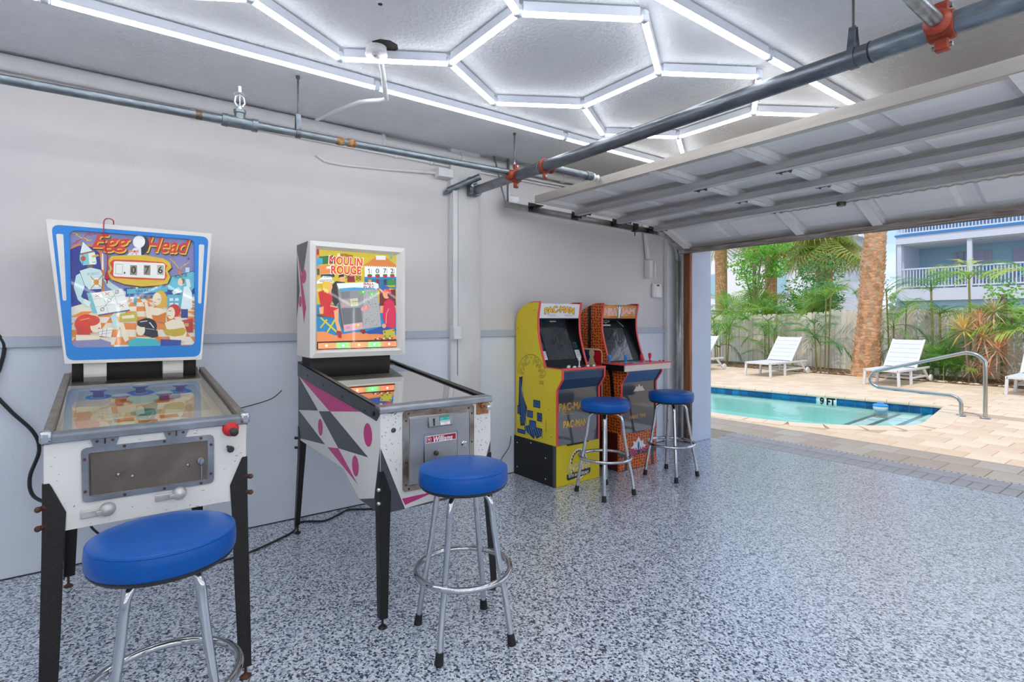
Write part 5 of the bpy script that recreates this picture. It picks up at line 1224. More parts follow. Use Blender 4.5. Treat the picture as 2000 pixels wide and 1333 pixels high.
for k in range(5):
    m_ = mat('lamp_red', '#ffb09a', 0.4, emit=2.2) if k % 2 == 0 else mat('lamp_green', '#a8ffb8', 0.4, emit=2.2)
    obj('lamp', G().ball((bx1 + 0.0165, iy0 + 0.004 + (iy1 - iy0 - 0.008) * (k + 0.5) / 5, iz0 + 0.021), 0.0075, 10, 8, 0.4), m_, ls)

# ------------------------------------------------------------------ cords
def cord(name, owner, label, pts, r=0.0045):
    return obj(name, G().tube(spline(pts, 8), r, 8), M_CORD, owner, label=label)
cord('power_cord', eh, 'thick black cord looping down the wall left of the blue framed pinball machine', [(0.012, -0.47, 1.3), (0.012, -0.425, 1.22), (0.02, -0.44, 1.1), (0.02, -0.47, 1.0), (0.03, -0.4, 0.88), (0.04, -0.31, 0.76), (0.05, -0.285, 0.66), (0.07, -0.32, 0.53), (0.12, -0.30, 0.44), (0.30, -0.2, 0.42)], 0.009)
cord('power_cord', mr, 'thin black cord strung between the two pinball machines', [(0.03, 0.93, 0.88), (0.04, 0.86, 0.83), (0.035, 0.72, 0.795), (0.10, 0.60, 0.79), (0.35, 0.45, 0.83)], 0.003)
ps = thing('power_strip', 'black power strip with glowing red switch on the floor below the first pinball machine', 'power strip', (0.2, 0.1, 0))
obj('strip_body', G().box((0.16, 0.03, 0.0), (0.22, 0.24, 0.035)), M_BLACKPL, ps, bevel=0.008)
obj('red_switch', G().box((0.218, 0.055, 0.012), (0.224, 0.075, 0.028)), mat('switch_red', '#ff2a1c', 0.4, emit=2.0), ps)
obj('plug', G().box((0.17, 0.0, 0.035), (0.215, 0.05, 0.07)), M_BLACKPL, ps, bevel=0.008)
cord('power_cord', eh, 'black cord dropping from the first pinball machine to the floor power strip', [(0.35, -0.09, 0.66), (0.33, -0.09, 0.45), (0.3, -0.07, 0.3), (0.27, -0.01, 0.2), (0.25, 0.05, 0.08), (0.2, 0.07, 0.05)], 0.006)
cord('power_cord', mr, 'black cord winding over the floor behind the second pinball machine', [(0.215, 0.235, 0.02), (0.42, 0.42, 0.006), (0.42, 0.62, 0.006), (0.36, 0.76, 0.006), (0.30, 0.86, 0.006), (0.235, 0.95, 0.006), (0.10, 1.03, 0.006), (0.17, 1.16, 0.006), (0.12, 1.27, 0.006), (0.06, 1.37, 0.006), (0.13, 1.49, 0.006), (0.15, 1.58, 0.006), (0.09, 1.66, 0.006), (0.2, 1.8, 0.02), (0.33, 1.5, 0.3), (0.32, 1.45, 0.62)], 0.006)
# ================================================================== UPRIGHT ARCADE CABINETS
M_YEL = mat('yellow_panel', '#dcc51e', 0.35, var=0.04, vscale=4)
M_TRIM = mat('red_edge_trim', '#e2484a', 0.35)
M_BLKLAM = mat('black_laminate', '#101114', 0.4, spec=0.35)
M_NAVY = mat('navy_panel', '#1c3f63', 0.38, var=0.12, vscale=3)
M_SCREEN = mat('dark_screen', '#33363b', 0.06, bump=0.5, bscale=3.2, coat=1.0, coatr=0.02, bdist=0.06)
M_ACR = mat('dark_glossy_front', '#4a4c51', 0.07, bump=0.06, bscale=2.5, coat=1.0, coatr=0.03)
PROF = [(0.03, 0.335), (0.03, 1.34), (0.045, 1.385), (0.07, 1.419), (0.11, 1.452), (0.164, 1.475), (0.215, 1.49), (0.272, 1.498), (0.345, 1.498), (0.353, 1.49), (0.34, 1.43), (0.329, 1.361), (0.329, 1.30), (0.334, 1.239), (0.348, 1.175), (0.369, 1.108), (0.395, 1.03), (0.424, 0.956), (0.634, 0.956), (0.631, 0.871), (0.566, 0.782), (0.564, 0.335)]
def side_panel(parent, y0, y1, m):
    s = obj('side_panel', G().prism(PROF, 'y', y0, y1), m, parent, smooth=False)
    g = G(); ym = (y0 + y1) / 2
    for a, b in zip(PROF[6:-1], PROF[7:]): g.bar((a[0], ym, a[1]), (b[0], ym, b[1]), y1 - y0 + 0.002, 0.007, (0, 1, 0) if False else (0.3, 0, 1) if abs(b[0] - a[0]) > 1e-6 else (1, 0, 0))
    obj('edge_trim', g, M_TRIM, s, smooth=False)
    sg = G()
    for (x, z) in ((0.29, 1.43), (0.06, 1.27), (0.47, 0.62), (0.5, 0.40)): sg.cyl((x, y0 - 0.0015, z), (x, y0, z), 0.004, 8)
    obj('panel_screw', sg, M_BLACKPL, s)
    return s
def cab_core(t, y0, y1, mq, deck=True):
    obj('core_panels', G().box((0.03, y0, 0.335), (0.045, y1, 1.34)).prism([(0.045, 1.34), (0.11, 1.44), (0.27, 1.485), (0.33, 1.485), (0.33, 1.475), (0.1, 1.42)], 'y', y0, y1), M_BLKLAM, t, smooth=False)
    obj('speaker_panel', G().prism([(0.327, 1.358), (0.318, 1.352), (0.245, 1.34), (0.24, 1.35)], 'y', y0, y1), M_BLKLAM, t, smooth=False)
    obj('screen_bezel', G().prism([(0.225, 1.345), (0.405, 0.955), (0.395, 0.95), (0.212, 1.345)], 'y', y0, y1), M_BLKLAM, t, smooth=False)
def on_bezel(y, s, lift=0.002):
    """point on the sloping bezel: s=0 top, 1 bottom"""
    n = Vector((0.39, 0, 0.18)).normalized()
    return Vector((0.225 + 0.18 * s, y, 1.345 - 0.39 * s)) + n * lift
bz_v = Vector((-0.18, 0, 0.39))

pc = thing('arcade_cabinet', 'yellow upright arcade cabinet with white marquee and black sided riser', 'arcade cabinet', (0.3, 3.12, 0))
ya, yb = 2.875, 3.361
sl = side_panel(pc, ya, ya + 0.016, M_YEL); side_panel(pc, yb - 0.016, yb, M_BLKLAM)
yi0, yi1 = ya + 0.016, yb - 0.016
cab_core(pc, yi0, yi1, None)
# side print: arched outlined letters and blue blocks (no figures)
D = Art((0.03, 1.5), (0.634, 1.5), (0.634, 0.335), (0.03, 0.335), 0.0001)
KL = '#2a2a22'
for i, ch in enumerate('PAC-MAN'):
    a = radians(172 - i * 27.3); cx, cz0 = 0.247, 0.885
    px, pz = cx + 0.135 * cos(a), cz0 + 0.125 * sin(a)
    vs, ts, bb = text_tris(ch if ch != '-' else '-', 0.02); h = 0.066
    if ch == '-': D.ell(px, pz + 0.02, 0.008, 0.008, KL); D.nx(); D.ell(px, pz + 0.02, 0.005, 0.005, '#dcc51e'); continue
    up = a - pi / 2; ca, sa = cos(up), sin(up)
    for (bold, col) in ((0.035, KL), (0.0, '#dcc51e')):
      for sh in ([(0, 0)] if bold <= 0 else [(bold * cos(q * pi / 4), bold * sin(q * pi / 4)) for q in range(8)]):
        D.nx(); vs, ts, bb = text_tris(ch, 0.0); mx = (bb[0] + bb[2]) / 2; my = (bb[1] + bb[3]) / 2; sc_ = h / 0.73
        for t3 in ts:
            q = []
            for vi in t3:
                x, y = (vs[vi][0] + sh[0] - mx) * sc_, (vs[vi][1] + sh[1] - my) * sc_; q.append(D.uv((px + x * ca - y * sa, pz + x * sa + y * ca)))
            D.items.append((D.layer, q, col))
      D.nx()
for k in range(24):
    a0, a1 = radians(5 + k * 7.1), radians(5 + (k + 1) * 7.1); D.line([(0.247 + 0.19 * cos(a0), 0.87 + 0.185 * sin(a0)), (0.247 + 0.19 * cos(a1), 0.87 + 0.185 * sin(a1))], 0.0035, KL)
for k in range(5): D.line([(0.36 + 0.012 * k, 0.845), (0.352 + 0.012 * k, 0.815)], 0.003, KL)
B1, B2 = '#1d4f9e', '#14264a'
D.poly([(0.08, 0.85), (0.13, 0.86), (0.11, 0.72), (0.19, 0.60), (0.16, 0.44), (0.10, 0.43), (0.07, 0.6)], B2)
for (x0, z0, x1, z1) in ((0.275, 0.615, 0.364, 0.677), (0.324, 0.505, 0.388, 0.577), (0.054, 0.365, 0.167, 0.402), (0.054, 0.53, 0.089, 0.604), (0.19, 0.52, 0.27, 0.58), (0.22, 0.42, 0.31, 0.5)):
    D.rect(x0, z0, x1, z1, B2)
D.poly([(0.15, 0.43), (0.167, 0.40), (0.284, 0.345), (0.30, 0.38), (0.318, 0.355), (0.39, 0.393), (0.39, 0.45), (0.2, 0.45)], B2)
D.nx()
for (x0, z0, x1, z1) in ((0.285, 0.625, 0.354, 0.668), (0.334, 0.515, 0.378, 0.567), (0.064, 0.373, 0.155, 0.394), (0.06, 0.54, 0.083, 0.595), (0.2, 0.53, 0.26, 0.57), (0.23, 0.43, 0.3, 0.49)): D.rect(x0, z0, x1, z1, B1)
for k in range(7): D.line([(0.165 + 0.033 * k, 0.44), (0.195 + 0.033 * k, 0.375 + 0.006 * (k % 3))], 0.009, '#3f7fc4')
for k in range(4): D.line([(0.09 + 0.018 * k, 0.83 - 0.05 * k), (0.12 + 0.02 * k, 0.46)], 0.007, '#2f6ab4')
D.nx(); D.rect(0.3, 0.64, 0.338, 0.655, B2); D.rect(0.345, 0.53, 0.367, 0.553, B2)
for (p, q) in (((0.05, 0.512), (0.1, 0.512)), ((0.06, 0.49), (0.09, 0.49)), ((0.36, 0.481), (0.42, 0.481)), ((0.38, 0.46), (0.42, 0.46))): D.line([p, q], 0.008, '#e9da62')
D.line([(0.44, 0.53), (0.44, 0.43)], 0.003, KL)
D.build('side_print', M_PRINT, sl, (0.03, ya, 0.335), (0.604, 0, 0), (0, 0, 1.165), lift=0.0005)
# marquee
mq = obj('marquee', G().prism([(0.327, 1.361), (0.346, 1.485), (0.33, 1.487), (0.31, 1.361)], 'y', yi0, yi1), mat('marquee_white', '#e8e6ea', 0.25), pc, smooth=False)
Q = Art((395, 180), (820, 185), (812, 343), (388, 338), 0.0002)
arch = lambda k: (lambda X, Y: (X, Y + k * ((X - 600) / 160) ** 2 * 22 - 8))
for (dx, bold, col) in ((0, 0.09, '#2b5f8f'), (0, 0.06, '#c2361f'), (0, 0.03, '#efc51c')):
    Q.text('PAC-MAN', 445, 218, 755, 282, col, bold, 0, 0, arch(1)); Q.nx()
for k in range(4): Q.line([(450 + 14 * k, 296 + 7 * k), (560, 300 + 6 * k)], 2.2, '#8f93a6'); Q.line([(655, 300 + 6 * k), (770 - 14 * k, 302 + 6 * k)], 2.2, '#8f93a6')
Q.build('marquee_print', M_PRINT, mq, (0.327, yi0, 1.361), (0, yi1 - yi0, 0), (0.019, 0, 0.124), lift=0.0008, label='marquee lettering')
# screen
sg = G().add([on_bezel(yi0 + 0.06, 0.06), on_bezel(yi1 - 0.085, 0.06), on_bezel(yi1 - 0.085, 0.86), on_bezel(yi0 + 0.06, 0.86)], [(0, 1, 2, 3)])
scn = obj('screen', sg, M_SCREEN, pc, smooth=False)
Z = Art((0, 0), (1, 0), (1, 1), (0, 1), 0.0002)
for k in range(3): Z.rect(0.2 + 0.08 * k, 0.015, 0.26 + 0.08 * k, 0.05, '#2f7f96'); Z.rect(0.62 + 0.08 * k, 0.015, 0.68 + 0.08 * k, 0.05, '#2f7f96')
Z.nx()
for k in range(3): Z.rect(0.21 + 0.08 * k, 0.02, 0.25 + 0.08 * k, 0.045, '#14161a'); Z.rect(0.63 + 0.08 * k, 0.02, 0.67 + 0.08 * k, 0.045, '#14161a')
Z.rect(0.44, 0.018, 0.6, 0.045, '#e6e6e6'); Z.rect(0.01, 0.5, 0.11, 0.62, '#1d5a70'); Z.rect(0.86, 0.5, 0.95, 0.62, '#1d5a70')
Z.nx(); Z.rect(0.02, 0.53, 0.08, 0.6, '#14161a'); Z.rect(0.87, 0.53, 0.92, 0.6, '#14161a'); Z.rect(0.0, 0.67, 0.12, 0.85, '#d9dbe0'); Z.rect(0.85, 0.67, 0.97, 0.85, '#d9dbe0'); Z.nx()
for k in range(5): Z.rect(0.015, 0.69 + 0.028 * k, 0.1, 0.7 + 0.028 * k, '#8a8f98'); Z.rect(0.87, 0.69 + 0.028 * k, 0.95, 0.7 + 0.028 * k, '#8a8f98')
Z.build('bezel_print', M_PRINT, pc, on_bezel(yi0, 1.0, 0.0), (0, yi1 - yi0, 0), bz_v, lift=0.0006)
# control deck
dk = obj('control_deck', G().box((0.40, yi0, 0.93), (0.632, yi1, 0.957)), mat('deck_grey', '#55585d', 0.25, 0.3, var=0.15, vscale=5), pc, smooth=False)
obj('deck_trim', G().box((0.630, ya, 0.944), (0.638, yb, 0.962)), M_TRIM, dk, smooth=False)
for (x, y) in ((0.55, 3.02), (0.58, 3.06), (0.55, 3.24), (0.58, 3.28), (0.50, 3.07)):
    b = obj('button', G().lathe([(0.015, 0), (0.015, 0.006), (0.011, 0.008), (0.010, 0.013), (0.003, 0.014)], (x, y, 0.957), 14), MATS['white_plastic'], dk)
js = G().lathe([(0.014, 0), (0.012, 0.004), (0.005, 0.006), (0.005, 0.05)], (0.54, 3.15, 0.957), 12); js.ball((0.54, 3.15, 1.018), 0.0145, 12, 8)
obj('joystick', js, MATS['white_plastic'], dk)
obj('front_apron', G().prism([(0.628, 0.945), (0.622, 0.87), (0.558, 0.785), (0.55, 0.785), (0.61, 0.87), (0.615, 0.945)], 'y', yi0, yi1), M_NAVY, pc, smooth=False)
fp = obj('front_panel', G().box((0.545, yi0, 0.335), (0.558, yi1, 0.785)), M_ACR, pc, smooth=False)
E1 = Art((2.891, 0.785), (3.345, 0.785), (3.345, 0.335), (2.891, 0.335), 0.0002)
def ytext(A_, t, y0, z0, y1, z1, col, bold=0.02, rot=0):
    A_.nx(); vs, ts, bb = text_tris(t, 0.0); R_ = bold * (z1 - z0)
    for sh in [(R_ * cos(k * pi / 4), R_ * sin(k * pi / 4)) for k in range(8)]:
        A_.nx()
        for tr in ts:
            A_.items.append((A_.layer, [A_.uv((y0 + sh[0] + (vs[i][0] - bb[0]) / (bb[2] - bb[0]) * (y1 - y0), z0 + sh[1] + (vs[i][1] - bb[1]) / (bb[3] - bb[1]) * (z1 - z0))) for i in tr], col))
ytext(E1, 'PAC-MAN', 2.91, 0.612, 3.22, 0.672, '#d9a83a', 0.05); E1.nx()
for k in range(3): E1.line([(2.94, 0.600 - 0.012 * k), (3.02 + 0.02 * k, 0.604 - 0.012 * k)], 0.004, '#d9a83a')
ytext(E1, 'PAC-MAN', 2.957, 0.47, 3.222, 0.525, '#e6b23c', 0.05); ytext(E1, 'PLUS', 3.12, 0.436, 3.225, 0.462, '#d9589a', 0.04)
E1.build('front_print', M_PRINT, fp, (0.558, 2.891, 0.335), (0, 0.454, 0), (0, 0, 0.45), lift=0.0006)
# riser
rz = obj('riser', G().box((0.011, 2.868, 0), (0.53, 3.378, 0.335)), M_BLKLAM, pc, bevel=0.003)
obj('riser_edge', G().box((0.528, 2.868, 0), (0.545, 2.892, 0.335)), mat('grey_edge', '#3c3e44', 0.4), rz, smooth=False)
sg = G()
for (x, z) in ((0.06, 0.28), (0.06, 0.07), (0.25, 0.31), (0.44, 0.22), (0.44, 0.05)): sg.lathe([(0.006, -0.0015), (0.003, -0.003)], (x, 2.868, z), 8, 'y')
obj('riser_screw', sg, MATS['white_plastic'], rz)
kp = [(2.89, 0.328), (2.972, 0.334), (2.992, 0.332), (3.012, 0.316), (3.19, 0.316), (3.24, 0.322), (3.262, 0.338), (3.30, 0.342), (3.378, 0.342), (3.378, 0.002), (2.89, 0.002)]
kk_ = obj('kick_panel', G().prism(kp, 'x', 0.53, 0.549), M_YEL, rz, smooth=False)
K = Art((2.89, 0.342), (3.378, 0.342), (3.378, 0.0), (2.89, 0.0), 0.0002)
bc = (3.135, 0.155)
K.poly([(bc[0] + 0.098 * cos(radians(a)), bc[1] + 0.128 * sin(radians(a))) for a in range(0, 360, 10)], '#f0efe6'); K.nx()
for a in range(0, 360, 15): K.poly([(bc[0] + r * cos(radians(a + d)), bc[1] + r * 1.3 * sin(radians(a + d))) for r, d in ((0.09, 0), (0.09, 9), (0.083, 9), (0.083, 0))], '#1c1c1c')
K.poly([(bc[0] + 0.083 * cos(radians(a)), bc[1] + 0.108 * sin(radians(a))) for a in range(0, 360, 10)], '#1c1c1c'); K.nx(); K.poly([(bc[0] + 0.077 * cos(radians(a)), bc[1] + 0.1 * sin(radians(a))) for a in range(0, 360, 10)], '#d9c21d'); K.nx()
K.poly([(3.0, 0.085), (3.27, 0.105), (3.27, 0.072), (3.255, 0.055), (3.015, 0.035), (3.0, 0.05)], '#17171a'); K.nx()
ytext(K, 'PAC-MAN', 3.015, 0.11, 3.255, 0.158, '#1c1c1c', 0.17); K.nx(); ytext(K, 'PAC-MAN', 3.015, 0.11, 3.255, 0.158, '#f0efe6', 0.12); K.nx(); ytext(K, 'PAC-MAN', 3.015, 0.11, 3.255, 0.158, '#e2c21e', 0.05)
ytext(K, '35TH ANNIVERSARY', 3.02, 0.058, 3.25, 0.084, '#f0efe6', 0.02)
K.build('kick_print', M_PRINT, kk_, (0.549, 2.89, 0), (0, 0.488, 0), (0, 0, 0.342), lift=0.0006, label='round badge with lettering and ribbon')

# ------------------------------------------------------------------ orange cabinet
def pebble_mat():
    m = bpy.data.materials.new('basketball_pebble'); m.use_nodes = True
    t = m.node_tree; b = t.nodes['Principled BSDF']; k = t.links
    tc = t.nodes.new('ShaderNodeTexCoord'); vo = t.nodes.new('ShaderNodeTexVoronoi'); vo.voronoi_dimensions = '2D'; vo.inputs['Scale'].default_value = 30; vo.inputs['Randomness'].default_value = 0.4
    sx = t.nodes.new('ShaderNodeSeparateXYZ'); ad = t.nodes.new('ShaderNodeMath'); mp = t.nodes.new('ShaderNodeCombineXYZ'); ms = t.nodes.new('ShaderNodeMath'); ms.operation = 'MULTIPLY'; ms.inputs[1].default_value = 1.3
    rp = t.nodes.new('ShaderNodeValToRGB'); rp.color_ramp.elements[0].position = 0.25; rp.color_ramp.elements[0].color = lin('#4a1c10'); rp.color_ramp.elements[1].position = 0.32; rp.color_ramp.elements[1].color = lin('#dd6a26')
    k.new(tc.outputs['Object'], sx.inputs[0]); k.new(sx.outputs['X'], ad.inputs[0]); k.new(sx.outputs['Y'], ad.inputs[1]); k.new(ad.outputs[0], mp.inputs[0]); k.new(sx.outputs['Z'], ms.inputs[0]); k.new(ms.outputs[0], mp.inputs[1]); k.new(mp.outputs[0], vo.inputs['Vector']); k.new(vo.outputs['Distance'], rp.inputs[0]); k.new(rp.outputs[0], b.inputs['Base Color'])
    b.inputs['Roughness'].default_value = 0.35; return m
M_PEB = pebble_mat()
nb = thing('arcade_cabinet', 'orange basketball patterned upright arcade cabinet with wide four player deck', 'arcade cabinet', (0.3, 3.87, 0))
ya, yb = 3.63, 4.116
sl = side_panel(nb, ya, ya + 0.016, M_PEB); side_panel(nb, yb - 0.016, yb, M_BLKLAM)
yi0, yi1 = ya + 0.016, yb - 0.016
cab_core(nb, yi0, yi1, None)
D = Art((0.03, 1.5), (0.634, 1.5), (0.634, 0.335), (0.03, 0.335), 0.0001)
D.poly([(0.156, 1.465), (0.198, 1.484), (0.198, 1.08), (0.156, 1.08)], '#1a1412'); D.poly([(0.42, 0.9), (0.46, 0.9), (0.5, 0.60), (0.455, 0.60)], '#1a1412'); D.poly([(0.25, 0.9), (0.30, 0.9), (0.33, 0.336), (0.28, 0.336)], '#1a1412')
D.poly(rpoly([(0.045, 1.082), (0.345, 1.082), (0.345, 0.5), (0.045, 0.5)], 0.06), '#efd9b4'); D.nx()
D.poly(rpoly([(0.06, 1.066), (0.2, 1.066), (0.2, 0.516), (0.06, 0.516)], 0.03), '#1b3a63'); D.poly(rpoly([(0.19, 1.066), (0.33, 1.066), (0.33, 0.516), (0.19, 0.516)], 0.03), '#c4161c'); D.nx()
# white silhouette of a dribbling player in the emblem
D.ell(0.205, 1.035, 0.036, 0.036, '#efd9b4'); D.poly([(0.185, 1.01), (0.225, 1.01), (0.25, 0.93), (0.245, 0.85), (0.27, 0.72), (0.245, 0.6), (0.25, 0.54), (0.22, 0.54), (0.21, 0.66), (0.185, 0.76), (0.13, 0.64), (0.12, 0.56), (0.09, 0.56), (0.1, 0.66), (0.15, 0.8), (0.155, 0.92)], '#efd9b4'); D.poly([(0.16, 0.96), (0.09, 0.87), (0.08, 0.79), (0.1, 0.79), (0.115, 0.86), (0.17, 0.92)], '#efd9b4'); D.poly([(0.23, 0.97), (0.29, 0.9), (0.31, 0.82), (0.29, 0.815), (0.27, 0.88), (0.235, 0.92)], '#efd9b4'); D.ell(0.085, 0.735, 0.024, 0.03, '#efd9b4')
D.build('side_print', M_PRINT, sl, (0.03, ya, 0.335), (0.604, 0, 0), (0, 0, 1.165), lift=0.0005, label='black bands and red, white and blue emblem')
mq = obj('marquee', G().prism([(0.327, 1.361), (0.346, 1.485), (0.33, 1.487), (0.31, 1.361)], 'y', yi0, yi1), MATS['marquee_white'], nb, smooth=False)
Q = Art((1075, 190), (1425, 190), (1420, 342), (1065, 340), 0.0002)
Q.poly([(1000, 150), (1500, 150), (1500, 400), (1000, 400)], '#dd9a45'); Q.nx(); Q.rect(1060, 150, 1440, 205, '#b96a2c'); Q.rect(1060, 318, 1440, 335, '#b96a2c'); Q.rect(1075, 322, 1150, 328, '#e9b04c'); Q.rect(1110, 196, 1180, 200, '#e9b04c'); Q.rect(1330, 205, 1420, 318, '#c58a3a'); Q.nx()
for b_, c in ((0.08, '#20343c'), (0.055, '#f3e9df'), (0.02, '#ee9a86')):
    Q.text('NBA', 1085, 228, 1208, 306, c, b_); Q.text('JAM', 1262, 228, 1398, 306, c, b_); Q.nx()
Q.poly([(1212, 215), (1225, 192), (1250, 200), (1262, 225), (1250, 250), (1255, 300), (1245, 345), (1225, 345), (1220, 300), (1222, 250)], '#2f6f8a'); Q.nx(); Q.ell(1237, 215, 10, 12, '#f3efe6'); Q.poly([(1226, 228), (1250, 228), (1248, 280), (1240, 340), (1230, 340), (1228, 280)], '#eef4f4'); Q.line([(1226, 232), (1212, 212)], 6, '#eef4f4'); Q.line([(1250, 232), (1262, 205)], 6, '#eef4f4')
Q.rect(1402, 240, 1414, 300, '#49a79a')
Q.build('marquee_print', M_PRINT, mq, (0.327, yi0, 1.361), (0, yi1 - yi0, 0), (0.019, 0, 0.124), lift=0.0008, label='marquee lettering')
sg = G().add([on_bezel(yi0 + 0.01, 0.2), on_bezel(yi1 - 0.12, 0.2), on_bezel(yi1 - 0.12, 0.96), on_bezel(yi0 + 0.01, 0.96)], [(0, 1, 2, 3)])
obj('screen', sg, M_SCREEN, nb, smooth=False)
Z = Art((0, 0), (1, 0), (1, 1), (0, 1), 0.0002); Z.rect(0.18, 0.11, 0.42, 0.14, '#e6e6e6'); Z.loop([(0.3 + 0.13 * cos(radians(a)), 0.02 + 0.04 * sin(radians(a))) for a in range(0, 181, 20)], 0.012, '#d9d9d9'); Z.line([(0.3, 0.06), (0.3, 0.1)], 0.012, '#d9d9d9'); Z.line([(0.66, 0.02), (0.8, 0.16)], 0.012, '#d9d9d9')
Z.build('bezel_print', M_PRINT, nb, on_bezel(yi0, 1.0, 0.0), (0, yi1 - yi0, 0), bz_v, lift=0.0006)
dk = obj('control_deck', G().box((0.39, 3.57, 0.90), (0.655, 4.19, 0.957)), M_BLKLAM, nb, smooth=False)
T = Art((0, 0), (1, 0), (1, 1), (0, 1), 0.0003); T.rect(0, 0, 1, 1, '#c9cbe0'); T.nx(); T.poly([(0.1, 0), (0.4, 0), (0.3, 1), (0.0, 1)], '#d96a5a'); T.poly([(0.55, 0), (0.75, 0), (0.8, 1), (0.5, 1)], '#7a9ad0'); T.rect(0.85, 0, 1, 1, '#e0b4a8'); T.nx(); T.loop([(0.5 + 0.15 * cos(radians(a)), 0.5 + 0.3 * sin(radians(a))) for a in range(0, 360, 20)], 0.02, '#f3f3f3')
T.build('deck_print', M_PRINT, dk, (0.655, 3.57, 0.957), (0, 0.62, 0), (-0.265, 0, 0), lift=0.0006)
obj('deck_front', G().box((0.655, 3.57, 0.90), (0.668, 4.19, 0.954)), mat('cream_panel', '#d9cbbf', 0.4), dk, smooth=False)
tg = G().box((0.652, 3.566, 0.952), (0.672, 4.194, 0.962)); tg.box((0.39, 3.564, 0.952), (0.668, 3.572, 0.962))
obj('deck_trim', tg, M_TRIM, dk, smooth=False)
for (xj, y, c) in ((0.44, 3.615, 'blue_stick'), (0.55, 3.71, 'blue_stick'), (0.52, 3.96, 'red_stick'), (0.46, 4.15, 'red_stick')):
    m_ = mat('blue_stick', '#1f86cf', 0.3) if c == 'blue_stick' else mat('red_stick', '#d8283a', 0.3)
    obj('joystick', G().lathe([(0.018, 0), (0.016, 0.004), (0.006, 0.008), (0.006, 0.018), (0.011, 0.024), (0.0145, 0.045), (0.016, 0.062), (0.0135, 0.072), (0.005, 0.076)], (xj, y, 0.957), 14), m_, dk)
    for q in range(2): obj('button', G().lathe([(0.013, 0), (0.013, 0.005), (0.009, 0.007), (0.008, 0.011)], (0.545 + 0.03 * q, y + 0.04 + 0.015 * q, 0.957), 12), m_ if q else mat('coral_button', '#e2604f', 0.3), dk)
obj('front_apron', G().prism([(0.628, 0.90), (0.622, 0.87), (0.558, 0.785), (0.55, 0.785), (0.61, 0.87), (0.615, 0.90)], 'y', yi0, yi1), mat('steel_blue_panel', '#2f5d90', 0.38), nb, smooth=False)
fp = obj('front_panel', G().box((0.545, yi0, 0.335), (0.558, yi1, 0.785)), M_ACR, nb, smooth=False)
E1 = Art((3.646, 0.785), (4.1, 0.785), (4.1, 0.335), (3.646, 0.335), 0.0002)
E1.poly([(3.80, 0.70), (3.83, 0.73), (3.84, 0.75), (3.86, 0.735), (3.88, 0.765), (3.90, 0.735), (3.92, 0.75), (3.93, 0.73), (3.96, 0.70)], '#d9cfc0')
ytext(E1, 'HANG TIME', 3.75, 0.455, 3.97, 0.49, '#c9974a', 0.03); E1.build('front_print', M_PRINT, fp, (0.558, 3.646, 0.335), (0, 0.454, 0), (0, 0, 0.45), lift=0.0006)
rz = obj('riser', G().box((0.011, 3.625, 0), (0.53, 4.137, 0.335)), mat('maroon_laminate', '#5a1e18', 0.35, var=0.2, vscale=30), nb, bevel=0.003)
kp = [(3.625, 0.346), (3.76, 0.346), (3.80, 0.325), (3.96, 0.325), (4.02, 0.345), (4.137, 0.345), (4.137, 0.002), (3.625, 0.002)]
kk_ = obj('kick_panel', G().prism(kp, 'x', 0.53, 0.546), M_PEB, rz, smooth=False)
K = Art((3.625, 0.346), (4.137, 0.346), (4.137, 0.0), (3.625, 0.0), 0.0002)
K.rect(3.625, 0.12, 4.137, 0.165, '#3a3038'); K.rect(3.70, 0.0, 3.735, 0.12, '#3a3038'); K.rect(4.06, 0.0, 4.095, 0.346, '#3a3038'); K.nx()
K.poly([(3.78, 0.19), (3.82, 0.215), (3.815, 0.25), (3.85, 0.235), (3.885, 0.285), (3.92, 0.235), (3.955, 0.25), (3.95, 0.215), (3.99, 0.19), (3.95, 0.165), (3.82, 0.165)], '#f0eef2'); K.nx()
ytext(K, 'NBA', 3.77, 0.125, 3.87, 0.18, '#2a1220', 0.08); ytext(K, 'JAM', 3.90, 0.125, 4.02, 0.18, '#2a1220', 0.08); K.nx(); ytext(K, 'NBA', 3.77, 0.125, 3.87, 0.18, '#e04a86', 0.02); ytext(K, 'JAM', 3.90, 0.125, 4.02, 0.18, '#e04a86', 0.02); K.ell(3.885, 0.2, 0.014, 0.04, '#2f6f8a')
K.build('kick_print', M_PRINT, kk_, (0.546, 3.625, 0), (0, 0.512, 0), (0, 0, 0.346), lift=0.0006, label='white starburst over pink lettering')
cord('power_cord', pc, 'thin dark cord beside the yellow arcade cabinet base', [(0.02, 2.83, 0.33), (0.02, 2.81, 0.24), (0.03, 2.72, 0.15), (0.03, 2.68, 0.06), (0.05, 2.6, 0.006), (0.05, 2.3, 0.006)], 0.003)
# ================================================================== POOL DECK
M_DECK = mat('tan_paver', '#ddc5a6', 0.75, var=0.1, vscale=2.2, bump=0.12, bscale=40)
M_DECK2 = mat('tan_paver_pale', '#e4cfb2', 0.75, var=0.1, vscale=2.6, bump=0.12, bscale=40)
M_DECK3 = mat('tan_paver_rosy', '#dac0a2', 0.75, var=0.1, vscale=2.4, bump=0.12, bscale=40)
M_JOINTS = mat('paver_joint', '#b8a48c', 0.9)
M_GREYP = mat('grey_border_paver', '#c3bbb2', 0.75, var=0.12, vscale=4, bump=0.12, bscale=40)
M_COPE = mat('pool_coping', '#e3cfb2', 0.65, var=0.08, vscale=3)
POOL = [(-7.5, 9.35), (-7.5, 6.95), (-0.75, 7.0), (-0.2, 7.05), (0.275, 7.16), (0.62, 7.36), (0.92, 7.62), (1.18, 7.92), (1.36, 8.25), (1.36, 8.6), (1.08, 10.5), (0.9, 10.52), (-2.73, 10.0)]
cxp, cyp = -1.5, 8.6
deck = thing('pool_deck', 'tan paved pool deck outside the garage', 'deck', (0, 8, 0), kind='structure')
